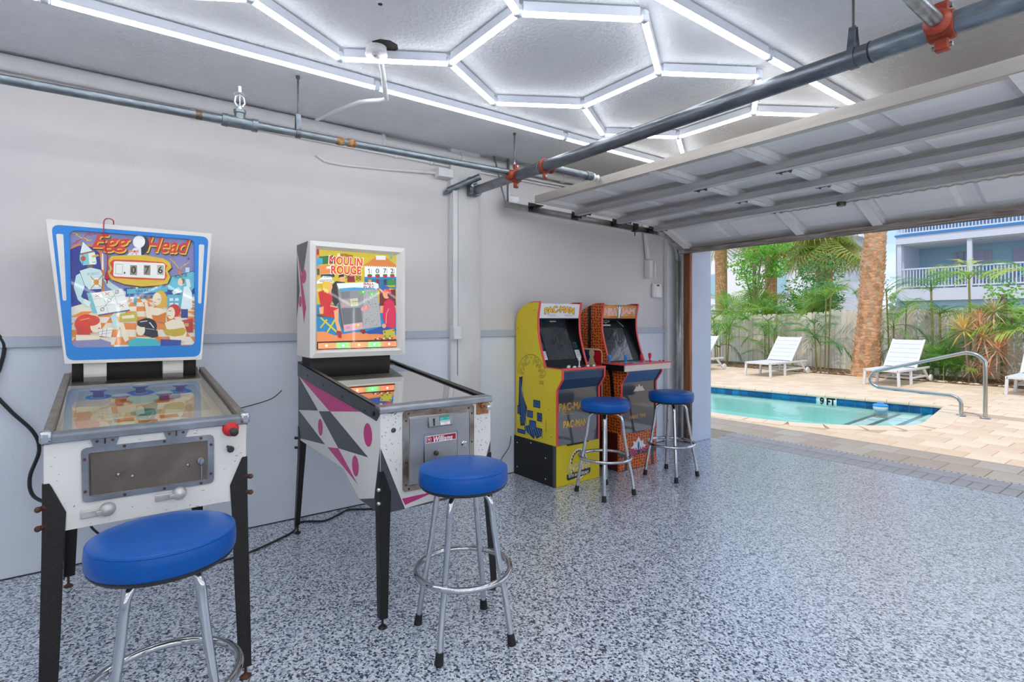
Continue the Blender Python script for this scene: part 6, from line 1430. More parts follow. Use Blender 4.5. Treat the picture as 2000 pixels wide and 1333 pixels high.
# subsoil / bedding with the pool cut out
N = len(POOL); g = G(); inner = []
for i in range(N):
    a, b = Vector(POOL[i]), Vector(POOL[(i + 1) % N])
    for k in range(4): inner.append(a.lerp(b, k / 4))
vs = []; n = len(inner)
for p in inner:
    d = (p - Vector((cxp, cyp))).normalized(); far = p + d * 1.0; o = Vector((cxp, cyp)) + d * 45
    vs += [(p.x, p.y, -0.012), (far.x, far.y, -0.012), (o.x, o.y, -0.012)]
fs = []
for i in range(n):
    j = (i + 1) % n; fs += [(3 * i, 3 * i + 1, 3 * j + 1, 3 * j), (3 * i + 1, 3 * i + 2, 3 * j + 2, 3 * j + 1)]
obj('bedding', g.add(vs, fs), M_JOINTS, deck, smooth=False)
def in_pool(x, y, m=0.0):
    s = None
    for i in range(N):
        a, b = POOL[i], POOL[(i + 1) % N]
        c = (b[0] - a[0]) * (y - a[1]) - (b[1] - a[1]) * (x - a[0]); l = sqrt((b[0] - a[0]) ** 2 + (b[1] - a[1]) ** 2)
        c = c / l                              # >0 inside (counter-clockwise)
        if c < -m: return False
    return True
RP = random.Random(11)
def paver_mesh(w_, h_, m, nm):
    g = G().box((-w_ / 2, -h_ / 2, -0.03), (w_ / 2, h_ / 2, 0.0))
    me = bpy.data.meshes.new(nm)
    # slightly rounded upper arris
    b = 0.006; x, y = w_ / 2, h_ / 2
    v = [(-x, -y, -0.03), (x, -y, -0.03), (x, y, -0.03), (-x, y, -0.03), (-x, -y, -b), (x, -y, -b), (x, y, -b), (-x, y, -b), (-x + b, -y + b, 0), (x - b, -y + b, 0), (x - b, y - b, 0), (-x + b, y - b, 0)]
    f = [(8, 9, 10, 11)]
    for k in range(4):
        j = (k + 1) % 4; f += [(k, j, j + 4, k + 4), (k + 4, j + 4, j + 8, k + 8)]
    me.from_pydata(v, [], f); me.materials.append(m); return me
PV = [paver_mesh(0.308, 0.325, m, 'paver') for m in (M_DECK, M_DECK2, M_DECK3)]
PH = paver_mesh(0.098, 0.222, M_GREYP, 'paver'); PC2 = paver_mesh(0.308, 0.205, M_GREYP, 'paver')
D0 = Vector((0, 8, 0))
cnt = 0
for i in range(-8, 42):
    x = 0.30 + 0.1022 * i * 1.0
    if x < 0.2 or x > 3.6: continue
    share('paver', PH, deck, (x, 5.66 - 8, 0.0)); cnt += 1
for i in range(0, 12):
    share('paver', PC2, deck, (0.36 + 0.312 * i, 5.882 - 8, 0.001)); cnt += 1
for r in range(11):
    y = 6.19 + 0.333 * r
    for i in range(-14, 14):
        x = (2.19 if r % 2 == 0 else 2.345) + 0.313 * i + 0.157
        if not (3.83 - 0.66 * y - 0.5 < x < 3.83 - 0.172 * y + 0.45): continue
        if any(in_pool(x + a * 0.15, y + b * 0.16, -0.02) for a in (-1, 1) for b in (-1, 1)): continue
        share('paver', RP.choice(PV), deck, (x, y - 8, RP.uniform(-0.0015, 0.0015)), (0, 0, RP.uniform(-0.003, 0.003))); cnt += 1
dr = G()
for i in range(70):
    x = 0.25 + 0.05 * i; dr.box((x, 6.0, -0.02), (x + 0.032, 6.022, -0.002))
obj('drain_strip', dr, MATS['white_plastic'], deck, label='pale slotted drain strip')
# far pavers, joined
fg = G(); fg2 = G()
for r in range(13):
    y = 10.2 + 0.333 * r
    for i in range(-30, 14):
        x = 0.1 + (0.157 if r % 2 else 0) + 0.313 * i
        if not (3.83 - 0.66 * y - 1.0 < x < 3.83 - 0.17 * y + 0.6) or y > 14.3: continue
        if in_pool(x, y, 0.12) or any(in_pool(x + a * 0.15, y + b * 0.16, 0.02) for a in (-1, 1) for b in (-1, 1)): continue
        (fg if RP.random() < 0.5 else fg2).box((x - 0.154, y - 0.163, -0.02), (x + 0.154, y + 0.163, RP.uniform(-0.001, 0.001)))
for q, m in ((fg, M_DECK), (fg2, M_DECK2)):
    o = obj('paver_field', q, m, deck, smooth=False); o['kind'] = 'stuff'
# side fields beyond the single pavers
# coping stones round the pool
def coping():
    ring = []
    for i in range(N):
        a, b = Vector(POOL[i]), Vector(POOL[(i + 1) % N]); L_ = (b - a).length
        ring.append((a, b, L_))
    for a, b, L_ in ring:
        mx = max(a.x, b.x)
        if mx < -6: continue
        k = max(1, round(L_ / 0.31)); d = (b - a).normalized(); nrm = Vector((d.y, -d.x))   # outward
        for q in range(k):
            p = a + d * (L_ * q / k + 0.003); r = a + d * (L_ * (q + 1) / k - 0.003)
            if max(p.x, r.x) < -4.6: continue
            vs = []
            for (off, z) in ((-0.025, -0.045), (-0.03, -0.02), (-0.02, 0.004), (0.0, 0.01), (0.26, 0.006), (0.26, -0.03)):
                vs += [(p.x + nrm.x * off, p.y + nrm.y * off, z), (r.x + nrm.x * off, r.y + nrm.y * off, z)]
            fs = [(2 * i, 2 * i + 1, 2 * i + 3, 2 * i + 2) for i in range(5)] + [(0, 2, 4, 6, 8, 10), (1, 11, 9, 7, 5, 3), (10, 11, 1, 0)]
            obj('coping_stone', G().add(vs, fs), M_COPE, deck, smooth=False)
coping()

# ------------------------------------------------------------------ pool
pool = thing('swimming_pool', 'turquoise swimming pool with blue waterline tiles and a step corner', 'swimming pool', (-1.5, 8.6, 0), kind='structure')
M_PLASTER = mat('pool_plaster', '#cdf0ec', 0.7, var=0.1, vscale=1.2)
M_TILE = [mat('blue_tile_%d' % i, c, 0.2, var=0.35, vscale=14) for i, c in enumerate(('#0d6fa8', '#1380b8', '#0a5c94'))]
g = G(); vs = [(x, y, 0.0) for x, y in POOL] + [(x, y, -0.5) for x, y in POOL]
fs = [(i, (i + 1) % N, N + (i + 1) % N, N + i) for i in range(N)] + [tuple(range(N, 2 * N))]
obj('pool_shell', g.add(vs, fs), M_PLASTER, pool, smooth=False)
for i in range(N):
    a, b = Vector(POOL[i]), Vector(POOL[(i + 1) % N]); L_ = (b - a).length
    if max(a.x, b.x) < -6 or L_ < 0.15: continue
    d = (b - a).normalized(); nrm = Vector((-d.y, d.x)); k = max(1, round(L_ / 0.152))
    for q in range(k):
        p = a + d * (L_ * q / k + 0.002); r = a + d * (L_ * (q + 1) / k - 0.002); m_ = (p + r) / 2
        if m_.x < -3.4: continue
        if i in (2, 3, 4, 5, 6, 7, 1): continue                          # near wall faces away from view
        if -0.735 < m_.x < -0.44 and i == 11: continue                   # depth sign sits here
        vs = [(p.x, p.y, -0.165), (r.x, r.y, -0.165), (r.x, r.y, -0.03), (p.x, p.y, -0.03)]
        vs += [(v[0] + nrm.x * 0.008, v[1] + nrm.y * 0.008, v[2]) for v in vs]
        obj('waterline_tile', G().add(vs, [(4, 5, 6, 7), (0, 1, 5, 4), (1, 2, 6, 5), (2, 3, 7, 6), (3, 0, 4, 7)]), RP.choice(M_TILE), pool, smooth=False)
# depth sign on the far wall
a, b = Vector(POOL[12]), Vector(POOL[11]); d = (b - a).normalized(); nrm = Vector((d.y, -d.x))
s0 = a + d * ((-0.735 - a.x) / d.x); s1 = a + d * ((-0.44 - a.x) / d.x)
vs = [(s0.x, s0.y, -0.19), (s1.x, s1.y, -0.19), (s1.x, s1.y, -0.025), (s0.x, s0.y, -0.025)]; vs += [(v[0] + nrm.x * 0.009, v[1] + nrm.y * 0.009, v[2]) for v in vs]
sgn = obj('depth_sign', G().add(vs, [(4, 5, 6, 7), (0, 1, 5, 4), (1, 2, 6, 5), (2, 3, 7, 6), (3, 0, 4, 7)]), mat('sign_tile', '#e8efe9', 0.25), pool, smooth=False, label='white depth marker tile reading 9 FT')
T = Art((0, 0), (10, 0), (10, 5.5), (0, 5.5), 0.0005); T.text('9', 1.3, 1.0, 3.2, 4.8, '#15191f', 0.05); T.text('FT', 5.0, 1.0, 9.2, 4.8, '#15191f', 0.05)
T.build('sign_lettering', M_PRINT, sgn, (s0.x + nrm.x * 0.0095, s0.y + nrm.y * 0.0095, -0.19), ((s1 - s0).x, (s1 - s0).y, 0), (0, 0, 0.165), lift=0.001)
# steps along the right wall
M_STEP = mat('pool_step_plaster', '#eaf6f0', 0.7, var=0.08, vscale=3)
M_TRIMT = mat('step_trim_tile', '#0f6f80', 0.3, var=0.3, vscale=20)
for k, (dx, z) in enumerate(((0.30, -0.165), (0.66, -0.215), (1.02, -0.275))):
    p = [(1.36 - dx, 7.3 if k > 1 else 7.55), (1.9, 7.3), (1.9, 10.9), (1.08 - dx * 0.95, 10.05 + 0.1 * k)]
    st = obj('step', G().prism([(1.30 - dx, 7.25), (1.7, 7.25), (1.7, 10.9), (1.09 - dx, 10.7)], 'z', -0.5, z), M_STEP, pool, smooth=False)
    obj('step_trim', G().bar((1.32 - dx, 7.25, z + 0.003), (1.12 - dx, 10.55, z + 0.003), 0.06, 0.012), M_TRIMT, st, smooth=False)
M_WATER = glass_mat('pool_water', (0.74, 0.96, 0.96), 1.17, 0.02, bump=0.25, bscale=5.5, bdist=0.02)
wg = G().add([(x, y, -0.115) for x, y in POOL], [tuple(range(N))])
obj('water', wg, M_WATER, pool, fix=False, smooth=False)

# floating chlorine dispenser
cd_ = thing('chlorine_float', 'blue and white round chlorine dispenser floating in the pool corner', 'pool float', (0.25, 10.2, -0.115))
fc = (0.255, 10.28, -0.115)
obj('float_body', G().lathe([(0.06, -0.05), (0.1, -0.03), (0.108, 0.0), (0.105, 0.035)], fc, 24), MATS['white_plastic'], cd_)
obj('float_top', G().lathe([(0.112, 0.03), (0.112, 0.05), (0.09, 0.062), (0.05, 0.068), (0.045, 0.085), (0.02, 0.09)], fc, 24), mat('float_blue', '#2f8fd8', 0.35), cd_)
# rail
hr = thing('pool_handrail', 'bent stainless steel pool handrail arching over the pool corner', 'handrail', (1.5, 9.59, 0))
M_SS = mat('stainless', '#c4bfb8', 0.16, 1.0, var=0.1, vscale=4)
rp_ = [(1.485, 0.0), (1.485, 0.16), (1.475, 0.205), (1.44, 0.245), (1.38, 0.268), (1.30, 0.275), (0.9, 0.285), (0.52, 0.295), (0.43, 0.315), (0.37, 0.36), (0.352, 0.42), (0.37, 0.48), (0.42, 0.535), (0.52, 0.575), (0.9, 0.69), (1.45, 0.862), (1.56, 0.885), (1.66, 0.86), (1.72, 0.80), (1.745, 0.70), (1.745, 0.0)]
obj('rail_tube', G().tube(spline([(x, 9.59, z) for x, z in rp_], 4), 0.0245, 14), M_SS, hr)
for x in (1.485, 1.745): obj('escutcheon', G().lathe([(0.05, 0.005), (0.06, 0.008), (0.055, 0.018), (0.028, 0.03)], (x, 9.59, 0), 20), M_SS, hr)

# ================================================================== SUN LOUNGERS
M_LNG = mat('lounger_white', '#dddcda', 0.45, var=0.04, vscale=4)
M_SLING = mat('lounger_sling', '#d3d6db', 0.6, var=0.05, vscale=6)
ln = local_thing('sun_lounger', 'x', 'sun lounger', 'white pool loungers')
g = G()
for s in (-1, 1): g.box((s * 0.30 - 0.02, 0, 0.29), (s * 0.30 + 0.02, 1.78, 0.335))
g.box((-0.30, 0, 0.29), (0.30, 0.04, 0.335)); g.box((-0.30, 1.0, 0.28), (0.30, 1.03, 0.31))
obj('frame', g, M_LNG, ln, bevel=0.006)
for s in (-1, 1):
    for y in (0.03, 0.70):
        obj('leg', G().bar((s * 0.295, y, 0.30), (s * 0.31, y - 0.01, 0.0), 0.045, 0.05, (0, 1, 0)), M_LNG, ln, bevel=0.005)
    obj('leg', G().bar((s * 0.295, 1.45, 0.31), (s * 0.30, 1.74, 0.06), 0.04, 0.05, (0, 1, 0.3)), M_LNG, ln, bevel=0.005)
    obj('wheel', G().lathe([(0.02, -0.022), (0.075, -0.02), (0.08, -0.01), (0.08, 0.01), (0.075, 0.02), (0.02, 0.022)], (s * 0.34, 1.76, 0.08), 20, 'x'), M_LNG, ln)
    obj('lower_rail', G().box((s * 0.30 - 0.012, 0.72, 0.12), (s * 0.30 + 0.012, 1.66, 0.16)), M_LNG, ln, smooth=False)
for y in (0.72, 1.55): obj('cross_rail', G().box((-0.30, y, 0.12), (0.30, y + 0.03, 0.16)), M_LNG, ln, smooth=False)
slm = None
for k in range(7):
    o = obj('seat_slat', G().box((-0.275, 0.045 + k * 0.136, 0.312), (0.275, 0.045 + k * 0.136 + 0.130, 0.334)), M_SLING, ln, smooth=False)
bd = Vector((0, 0.52, 0.56)).normalized(); bn_ = Vector((0, -0.56, 0.52)).normalized(); b0 = Vector((0, 1.02, 0.33))
for k in range(6):
    p = b0 + bd * (0.02 + k * 0.127); q = b0 + bd * (0.02 + k * 0.127 + 0.121)
    g = G().bar(p, q, 0.53, 0.02, bn_); obj('back_slat', g, M_SLING, ln, smooth=False)
for s in (-1, 1): obj('back_rail', G().bar(b0 + Vector((s * 0.285, 0, 0)), b0 + Vector((s * 0.285, 0, 0)) + bd * 0.79, 0.04, 0.035, bn_), M_LNG, ln, bevel=0.004)
obj('back_stay', G().bar((0.2, 1.4, 0.30), b0 + Vector((0.2, 0, 0)) + bd * 0.5, 0.025, 0.025), M_LNG, ln, smooth=False)
LN = [((-3.02, 12.35, 0), 'white pool lounger between the two leafy palm clumps left of the palm trunk'),
      ((-0.54, 12.58, 0), 'white pool lounger behind the steel handrail, right of the palm trunk'),
      ((-4.86, 11.62, 0), 'white pool lounger half hidden by the pale blue door pier'),
      ((1.62, 12.88, 0), 'white pool lounger cut off by the right edge of the view')]
ln.location = LN[0][0]; ln['label'] = LN[0][1]
for p, lb in LN[1:]: dup(ln, p, 0, lb)

# ================================================================== PLANTING BED AND FENCE
bed = obj('planting_bed', G().box((-12, 14.25, -0.05), (9, 30, 0.012)), mat('bark_mulch', '#b08e6c', 0.95, color2='#5f4733', vscale=9, bump=0.8, bscale=26, bdist=0.03), kind='structure', label='bark mulch planting bed along the fence')
# leaf litter
lg = G()
for k in range(900):
    x, y = RP.uniform(-6.5, 3.2), 14.3 + RP.random() ** 1.5 * 1.6; a = RP.random() * 6.3; l = RP.uniform(0.03, 0.09); z = 0.015 + RP.random() * 0.02
    dx, dy = cos(a) * l, sin(a) * l
    lg.add([(x - dx, y - dy, z), (x + dy * 0.3, y - dx * 0.3, z + 0.012), (x + dx, y + dy, z), (x - dy * 0.3, y + dx * 0.3, z + 0.008)], [(0, 1, 2, 3)])
o = obj('leaf_litter', lg, mat('dry_leaves', '#cdb493', 0.9, color2='#8a6a4a', vscale=5), smooth=False, fix=False, label='pale dry leaves scattered over the planting bed', cat='leaf litter', kind='stuff')
st_ = G()
for k in range(60):
    x, y = RP.uniform(-3.5, 2.5), 14.27 + RP.random() * 0.12; st_.ball((x, y, 0.02), RP.uniform(0.02, 0.045), 6, 4, 1.3, 1, 0.6)
obj('edging_stones', st_, mat('pale_stone', '#d9cdbd', 0.85, var=0.2, vscale=12), label='small pale stones lining the edge of the bed', cat='stones', kind='stuff')

fence = thing('fence', 'weathered pale wooden board fence behind the pool planting', 'fence', (-1.5, 16, 0))
FB = []
for i, c in enumerate(('#e6ddcd', '#ece4d5', '#dbd1c1')):
    m = mat('fence_wood_%d' % i, c, 0.8, var=0.12, vscale=5, stretch=(6, 6, 0.5), bump=0.15, bscale=20)
    g = G().prism([(-0.069, 0), (0.069, 0), (0.069, 0.955), (0.042, 1.0), (-0.042, 1.0), (-0.069, 0.955)], 'y', -0.011, 0.011)
    me = obj('board_source', g, m, smooth=False); FB.append(me.data); bpy.data.objects.remove(me)
nbd = 0
x = -8.2
while x < 3.6:
    h = 1.50 if x < -3.6 else 1.62
    if -3.6 < x < -3.0: h = 1.56
    share('fence_board', RP.choice(FB), fence, (x + 1.5, RP.uniform(-0.008, 0.008), 0.0), (0, RP.uniform(-0.004, 0.004), 0), (1, 1, h + RP.uniform(-0.02, 0.02)))
    x += 0.147
for z in (0.3, 0.85, 1.35): obj('fence_rail', G().box((-8.2, 16.02, z), (3.6, 16.06, z + 0.09)), MATS['fence_wood_2'], fence, smooth=False)

# ================================================================== PLANTS
def leafmat(n, a, b, rough=0.45):
    m = mat(n, a, rough, color2=b, vscale=3.0, vlo=0.38, vhi=0.62)
    t = m.node_tree; p = t.nodes['Principled BSDF']; o = [x for x in t.nodes if x.type == 'OUTPUT_MATERIAL'][0]
    tl = t.nodes.new('ShaderNodeBsdfTranslucent'); mx = t.nodes.new('ShaderNodeMixShader'); mx.inputs[0].default_value = 0.5
    t.links.new(p.inputs['Base Color'].links[0].from_socket, tl.inputs['Color']); t.links.new(p.outputs[0], mx.inputs[1]); t.links.new(tl.outputs[0], mx.inputs[2]); t.links.new(mx.outputs[0], o.inputs[0])
    return m
M_LA = leafmat('palm_green', '#a6cf5a', '#76ad4c'); M_LB = leafmat('deep_green', '#7db364', '#579658'); M_LC = leafmat('yellow_green', '#d6e274', '#a9cc58')
M_LD = leafmat('fan_green', '#bcd678', '#93b85a'); M_LE = leafmat('dry_frond', '#e0cf98', '#c2bf70'); M_LT = leafmat('tree_green', '#a2dc62', '#70b653')
M_STEM = mat('cane_green', '#8a9a4c', 0.5, color2='#a08a55', vscale=8, stretch=(1, 1, 4)); M_BARK = mat('grey_bark', '#a58f78', 0.9, var=0.3, vscale=8, bump=0.4, bscale=20)
RL = random.Random(21)
def frond_mesh(L_, npair, leaf, wd, rise, droop, m, fold=0.5, name='frond'):
    g = G(); pts = []
    def P(t): return Vector((L_ * (t - 0.12 * t * t * droop), 0, L_ * (rise * t - droop * t * t)))
    g.tube([P(k / 8) for k in range(9)], 0.008, 4, False, [0.011 - 0.009 * k / 8 for k in range(9)])
    for k in range(npair):
        t = 0.16 + 0.84 * k / (npair - 1); p = P(t); tg = (P(min(1, t + 0.03)) - P(t - 0.03)).normalized()
        ll = leaf * (0.55 + 0.9 * sin(pi * min(1, (t * 0.82 + 0.12)))) * RL.uniform(0.85, 1.1)
        for s in (-1, 1):
            d = (Vector((0, s, 0)) * 0.8 + tg * (0.55 + 0.5 * t) + Vector((0, 0, fold * 0.5 - 0.55 * RL.random()))).normalized()
            q = p + d * ll - Vector((0, 0, ll * 0.22)); mid = p + d * ll * 0.45
            sd = d.cross(Vector((0, 0, 1))).normalized() * wd
            g.add([p, mid + sd, q, mid - sd], [(0, 1, 2, 3)])
    o = obj(name, g, m, smooth=False, fix=False); me = o.data; bpy.data.objects.remove(o); return me
def fan_mesh(pet, R_, nseg, m, spread=300, wd=0.028, droop=0.25, name='fan_leaf'):
    g = G(); c = Vector((pet, 0, pet * 0.5))
    g.tube([(0, 0, 0), (pet * 0.5, 0, pet * 0.32), c], 0.01, 4, False)
    tilt = Matrix.Rotation(radians(-20), 3, 'Y')
    for k in range(nseg):
        a = radians(-spread / 2 + spread * k / (nseg - 1)); r = R_ * (0.75 + 0.25 * cos(a / 2)) * RL.uniform(0.92, 1.05)
        d = tilt @ Vector((cos(a), sin(a), 0.12)); q = c + d * r - Vector((0, 0, r * droop * RL.uniform(0.5, 1.2))); mid = c + d * r * 0.6
        sd = d.cross(Vector((0, 0, 1))).normalized() * wd
        g.add([c, mid + sd, q, mid - sd], [(0, 1, 2, 3)])
    o = obj(name, g, m, smooth=False, fix=False); me = o.data; bpy.data.objects.remove(o); return me
FR_A = [frond_mesh(1.0, 22, 0.30, 0.0095, 0.75, 0.62, m) for m in (M_LA, M_LB)]
FR_B = [frond_mesh(1.0, 18, 0.32, 0.011, 0.5, 0.75, m) for m in (M_LB, M_LA)]
FR_C = [frond_mesh(1.0, 17, 0.38, 0.015, 0.75, 0.7, m) for m in (M_LC, M_LA)]
FAN = [fan_mesh(0.55, 0.62, 30, m, 300, 0.019) for m in (M_LD, M_LA)]
FANS = [fan_mesh(0.4, 0.75, 34, m, 290, 0.016, 0.5) for m in (M_LD, M_LE)]
def clump(name, label, base, stems, per, Lr, meshes, elev=(20, 75), lean=0.25, group=None, cat='plant', rad=0.018, stemm=None, facing=None):
    """multi-stemmed palm: each cane and each frond a part"""
    t = thing(name, label, cat, base, group)
    for (dx, dy, h) in stems:
        top = Vector((dx * (1 + lean) + RL.uniform(-0.05, 0.05), dy * (1 + lean), h))
        obj('cane', G().tube([(base[0] + dx, base[1] + dy, base[2]), (base[0] + (dx + top.x) / 2 , base[1] + (dy + top.y) / 2, base[2] + h * 0.55), (base[0] + top.x, base[1] + top.y, base[2] + h)], rad, 7), stemm or M_STEM, t)
        for k in range(per):
            az = 2 * pi * (k + RL.random() * 0.7) / per; el = radians(RL.uniform(*elev)); s = RL.uniform(*Lr)
            share('frond', RL.choice(meshes), t, (top.x, top.y, h - 0.02 * k), (0, -el + 0.6, az), (s, s, s))
    return t
clump('areca_palm', 'bright green areca palm clump beside the door pier, behind the partly hidden lounger', (-5.55, 14.9, 0), [(-0.15, 0, 0.9), (0.12, 0.1, 1.15), (0, -0.1, 0.6), (-0.3, 0.15, 1.4), (0.2, -0.1, 1.6)], 7, (0.75, 1.05), FR_A + FR_B)
clump('areca_palm', 'mid green palm clump with drooping fronds behind the middle left lounger', (-4.25, 15.2, 0), [(-0.12, 0, 0.95), (0.12, 0.05, 1.1), (0.0, -0.12, 0.35), (-0.05, 0.1, 1.35), (0.15, 0.1, 1.6)], 6, (0.55, 0.85), FR_B + FR_A)
clump('areca_palm', 'tall loose dark green palm clump just left of the palm trunk', (-2.82, 15.1, 0), [(-0.1, 0, 1.3), (0.1, 0.05, 1.9), (0.05, -0.08, 0.75), (-0.12, 0.08, 0.9), (0.16, 0.1, 2.25)], 6, (0.55, 0.9), FR_B + [FR_A[1]], elev=(15, 85))
clump('areca_palm', 'dark green palm clump growing right behind the palm trunk', (-1.05, 15.1, 0), [(-0.1, 0, 1.2), (0.1, 0.05, 1.7), (0.05, -0.08, 0.7), (-0.2, 0.08, 2.1)], 6, (0.55, 0.85), FR_B + [FR_A[1]], elev=(15, 80))
clump('palm', 'slender palm with bright yellow green fronds before the balcony, left one', (-0.42, 15.3, 0), [(0, 0, 2.1), (0.12, 0.05, 1.5)], 7, (0.7, 1.0), FR_C + [FR_B[0]], rad=0.022, elev=(15, 70))
clump('palm', 'slender palm with bright yellow green fronds before the balcony, right one', (0.25, 15.4, 0), [(0, 0, 2.35), (0.1, 0.05, 1.3)], 7, (0.7, 0.95), FR_C + [FR_B[0]], rad=0.022, elev=(15, 70))
clump('palm', 'broad leafy palm with long feathery fronds at the right edge of the view', (1.5, 15.1, 0), [(0, 0, 2.2), (-0.25, 0.0, 1.2), (0.1, 0, 0.9)], 7, (0.85, 1.1), FR_C + FR_B, rad=0.022, elev=(5, 70))
clump('grass_palm', 'low feathery green shrub right of the steel handrail lounger', (-0.25, 15.0, 0), [(-0.2, 0, 0.15), (0.1, 0, 0.2), (0.3, 0.1, 0.15), (0, 0.1, 0.3)], 9, (0.6, 0.95), FR_A, elev=(45, 95), lean=0.1)
# cordyline with coloured rosettes
M_CO = [leafmat('rosette_orange', '#fad6b4', '#f0b08a'), leafmat('rosette_pale', '#f7e6c8', '#ecc6a0'), leafmat('rosette_lime', '#e4e27c', '#efbd84')]
def rosette(m, n, R_, name='leaf_rosette'):
    g = G()
    for k in range(n):
        az = k * 2.39996; el = radians(80 - 125 * (k / n)); r = R_ * RL.uniform(0.8, 1.1)
        d = Vector((cos(az) * cos(el), sin(az) * cos(el), sin(el))); q = d * r - Vector((0, 0, r * 0.10)); mid = d * r * 0.5; sd = d.cross(Vector((0, 0, 1))).normalized() * 0.017
        g.add([(0, 0, 0), mid + sd, q, mid - sd], [(0, 1, 2, 3)])
    o = obj(name, g, m, smooth=False, fix=False); me = o.data; bpy.data.objects.remove(o); return me
cdl = thing('cordyline', 'spiky orange and lime leaved cordyline on thin pale trunks', 'plant', (0.4, 14.75, 0))
RS = [rosette(M_CO[0], 60, 0.55), rosette(M_CO[1], 46, 0.55), rosette(M_CO[2], 54, 0.55)]
for (dx, dy, h, r, s) in ((-0.1, -0.1, 1.12, 2, 1.0), (0.18, 0.05, 0.98, 0, 1.05), (0.32, 0.2, 1.5, 1, 0.85), (0.1, 0.15, 1.32, 0, 0.8), (0.42, 0.0, 0.72, 0, 0.9), (0.3, -0.1, 0.3, 0, 0.75), (-0.02, 0.0, 0.28, 1, 0.55)):
    if h > 0.5: obj('trunk', G().tube([(0.4 + dx * 0.35, 14.75 + dy * 0.3, 0), (0.4 + dx * 0.6, 14.75 + dy, h * 0.5), (0.4 + dx, 14.75 + dy, h)], 0.02, 7), M_BARK, cdl)
    share('leaf_rosette', RS[r], cdl, (dx, dy, h), (RL.uniform(-0.3, 0.3), RL.uniform(-0.3, 0.3), RL.random() * 6), (s, s, s))
# small broad leaved plant
bl = thing('broad_leaf_plant', 'small plant with broad glossy leaves at the mulch edge right of the handrail lounger', 'plant', (-0.02, 14.5, 0))
for k in range(9):
    az = k * 2.4; r = RL.uniform(0.12, 0.22); g = G(); c = Vector((-0.02 + cos(az) * 0.1, 14.5 + sin(az) * 0.1, 0.1 + 0.025 * k)); d = Vector((cos(az), sin(az), 0.2)).normalized(); sd = d.cross(Vector((0, 0, 1))).normalized() * r * 0.4
    g.add([c, c + d * r * 0.45 + sd, c + d * r, c + d * r * 0.45 - sd], [(0, 1, 2, 3)]); obj('leaf', g, M_LB, bl, smooth=False, fix=False)
g = G(); g.tube([(-0.02, 14.5, 0), (-0.02, 14.5, 0.32)], 0.008, 6); obj('stem', g, M_STEM, bl)

# thick palm trunk
pt = thing('palm_tree', 'thick brown shaggy palm tree trunk by the pool', 'palm tree', (-1.53, 14.5, 0))
M_TRK = mat('palm_bark', '#e6b78c', 0.9, color2='#c08e66', vscale=7, stretch=(1, 1, 3), bump=0.7, bscale=18, bdist=0.04)
M_BOOT = [mat('palm_boot_%d' % i, c, 0.9, var=0.3, vscale=14, bump=0.4, bscale=30) for i, c in enumerate(('#efc59b', '#f5d2ab', '#e0b085'))]
def tc_(z): return Vector((-1.535 + 0.065 * z, 14.5, z))
def tr_(z): return 0.305 - 0.055 * z + 0.012 * z * z * 0.5 if z < 1.2 else 0.245 - 0.012 * (z - 1.2)
prr = [(k * 0.25) for k in range(26)]
obj('trunk', G().tube([tc_(z) for z in prr], 0.25, 20, True, [tr_(z) for z in prr]), M_TRK, pt)
bootm = []
for i in range(3):
    g = G().add([(-0.07, 0, 0), (0.07, 0, 0), (0.045, 0.05, 0.1), (-0.045, 0.05, 0.1), (-0.06, -0.03, 0.0), (0.06, -0.03, 0.0), (0.0, 0.075, 0.13)], [(0, 1, 2, 3), (3, 2, 6), (0, 4, 5, 1), (0, 3, 4), (1, 5, 2), (4, 3, 6), (5, 6, 2), (4, 6, 5)])
    o = obj('bark_boot', g, M_BOOT[i], smooth=False); bootm.append(o.data); bpy.data.objects.remove(o)
nb_ = 0; z = 0.12
while z < 3.9 and nb_ < 290:
    k = 8
    for j in range(k):
        a = 2 * pi * (j + (0.5 if int(z * 20) % 2 else 0) + RL.uniform(-0.2, 0.2)) / k
        if sin(a) > 0.55: continue                             # the side turned to the fence is not seen
        c = tc_(z + RL.uniform(-0.02, 0.02)); r = tr_(z)
        s = RL.uniform(0.75, 1.15)
        share('bark_boot', bootm[RL.randrange(3)], pt, (c.x + 1.53 + r * cos(a) * 0.985, r * sin(a) * 0.985, c.z), (RL.uniform(0.35, 0.8) * -1 if False else 0.0, 0, a - pi / 2), (s, s * 0.8, s * RL.uniform(0.7, 1.0))); nb_ += 1
    z += 0.105

# ------------------------------------------------------------------ background trees
bt_ = thing('cabbage_palm', 'brown trunked cabbage palm rising behind the fence next to the door pier', 'palm tree', (-7.0, 17.2, 0))
obj('trunk', G().tube([(-7.0, 17.2, 0), (-7.02, 17.2, 2), (-7.05, 17.2, 5.0)], 0.2, 14), MATS['palm_bark'], bt_)
for k in range(14): s = RL.uniform(1.2, 1.6); share('fan_leaf', FANS[k % 2], bt_, (-0.05, 0, 4.4 + 0.05 * k), (0, RL.uniform(0.2, 1.2), 2.4 * k), (s, s, s))
b3 = thing('cabbage_palm', 'shaggy fan palm with drooping yellow green crown above the left fence', 'palm tree', (-4.6, 19.5, 0))
obj('trunk', G().tube([(-4.6, 19.5, 0), (-4.6, 19.5, 2), (-4.62, 19.5, 4.0)], 0.24, 14), MATS['palm_bark'], b3)
for k in range(44): s = RL.uniform(1.1, 1.6); share('fan_leaf', FANS[(k // 2) % 2], b3, (RL.uniform(-0.25, 0.25), RL.uniform(-0.25, 0.25), 3.5 + 0.022 * k), (0, RL.uniform(-0.3, 1.35), 2.4 * k), (s, s, s))
b6 = thing('cabbage_palm', 'second shaggy fan palm crown behind the leafy tree, left of the first', 'palm tree', (-7.0, 20.5, 0))
obj('trunk', G().tube([(-7.0, 20.5, 0), (-7.0, 20.5, 4.2)], 0.22, 12), MATS['palm_bark'], b6)
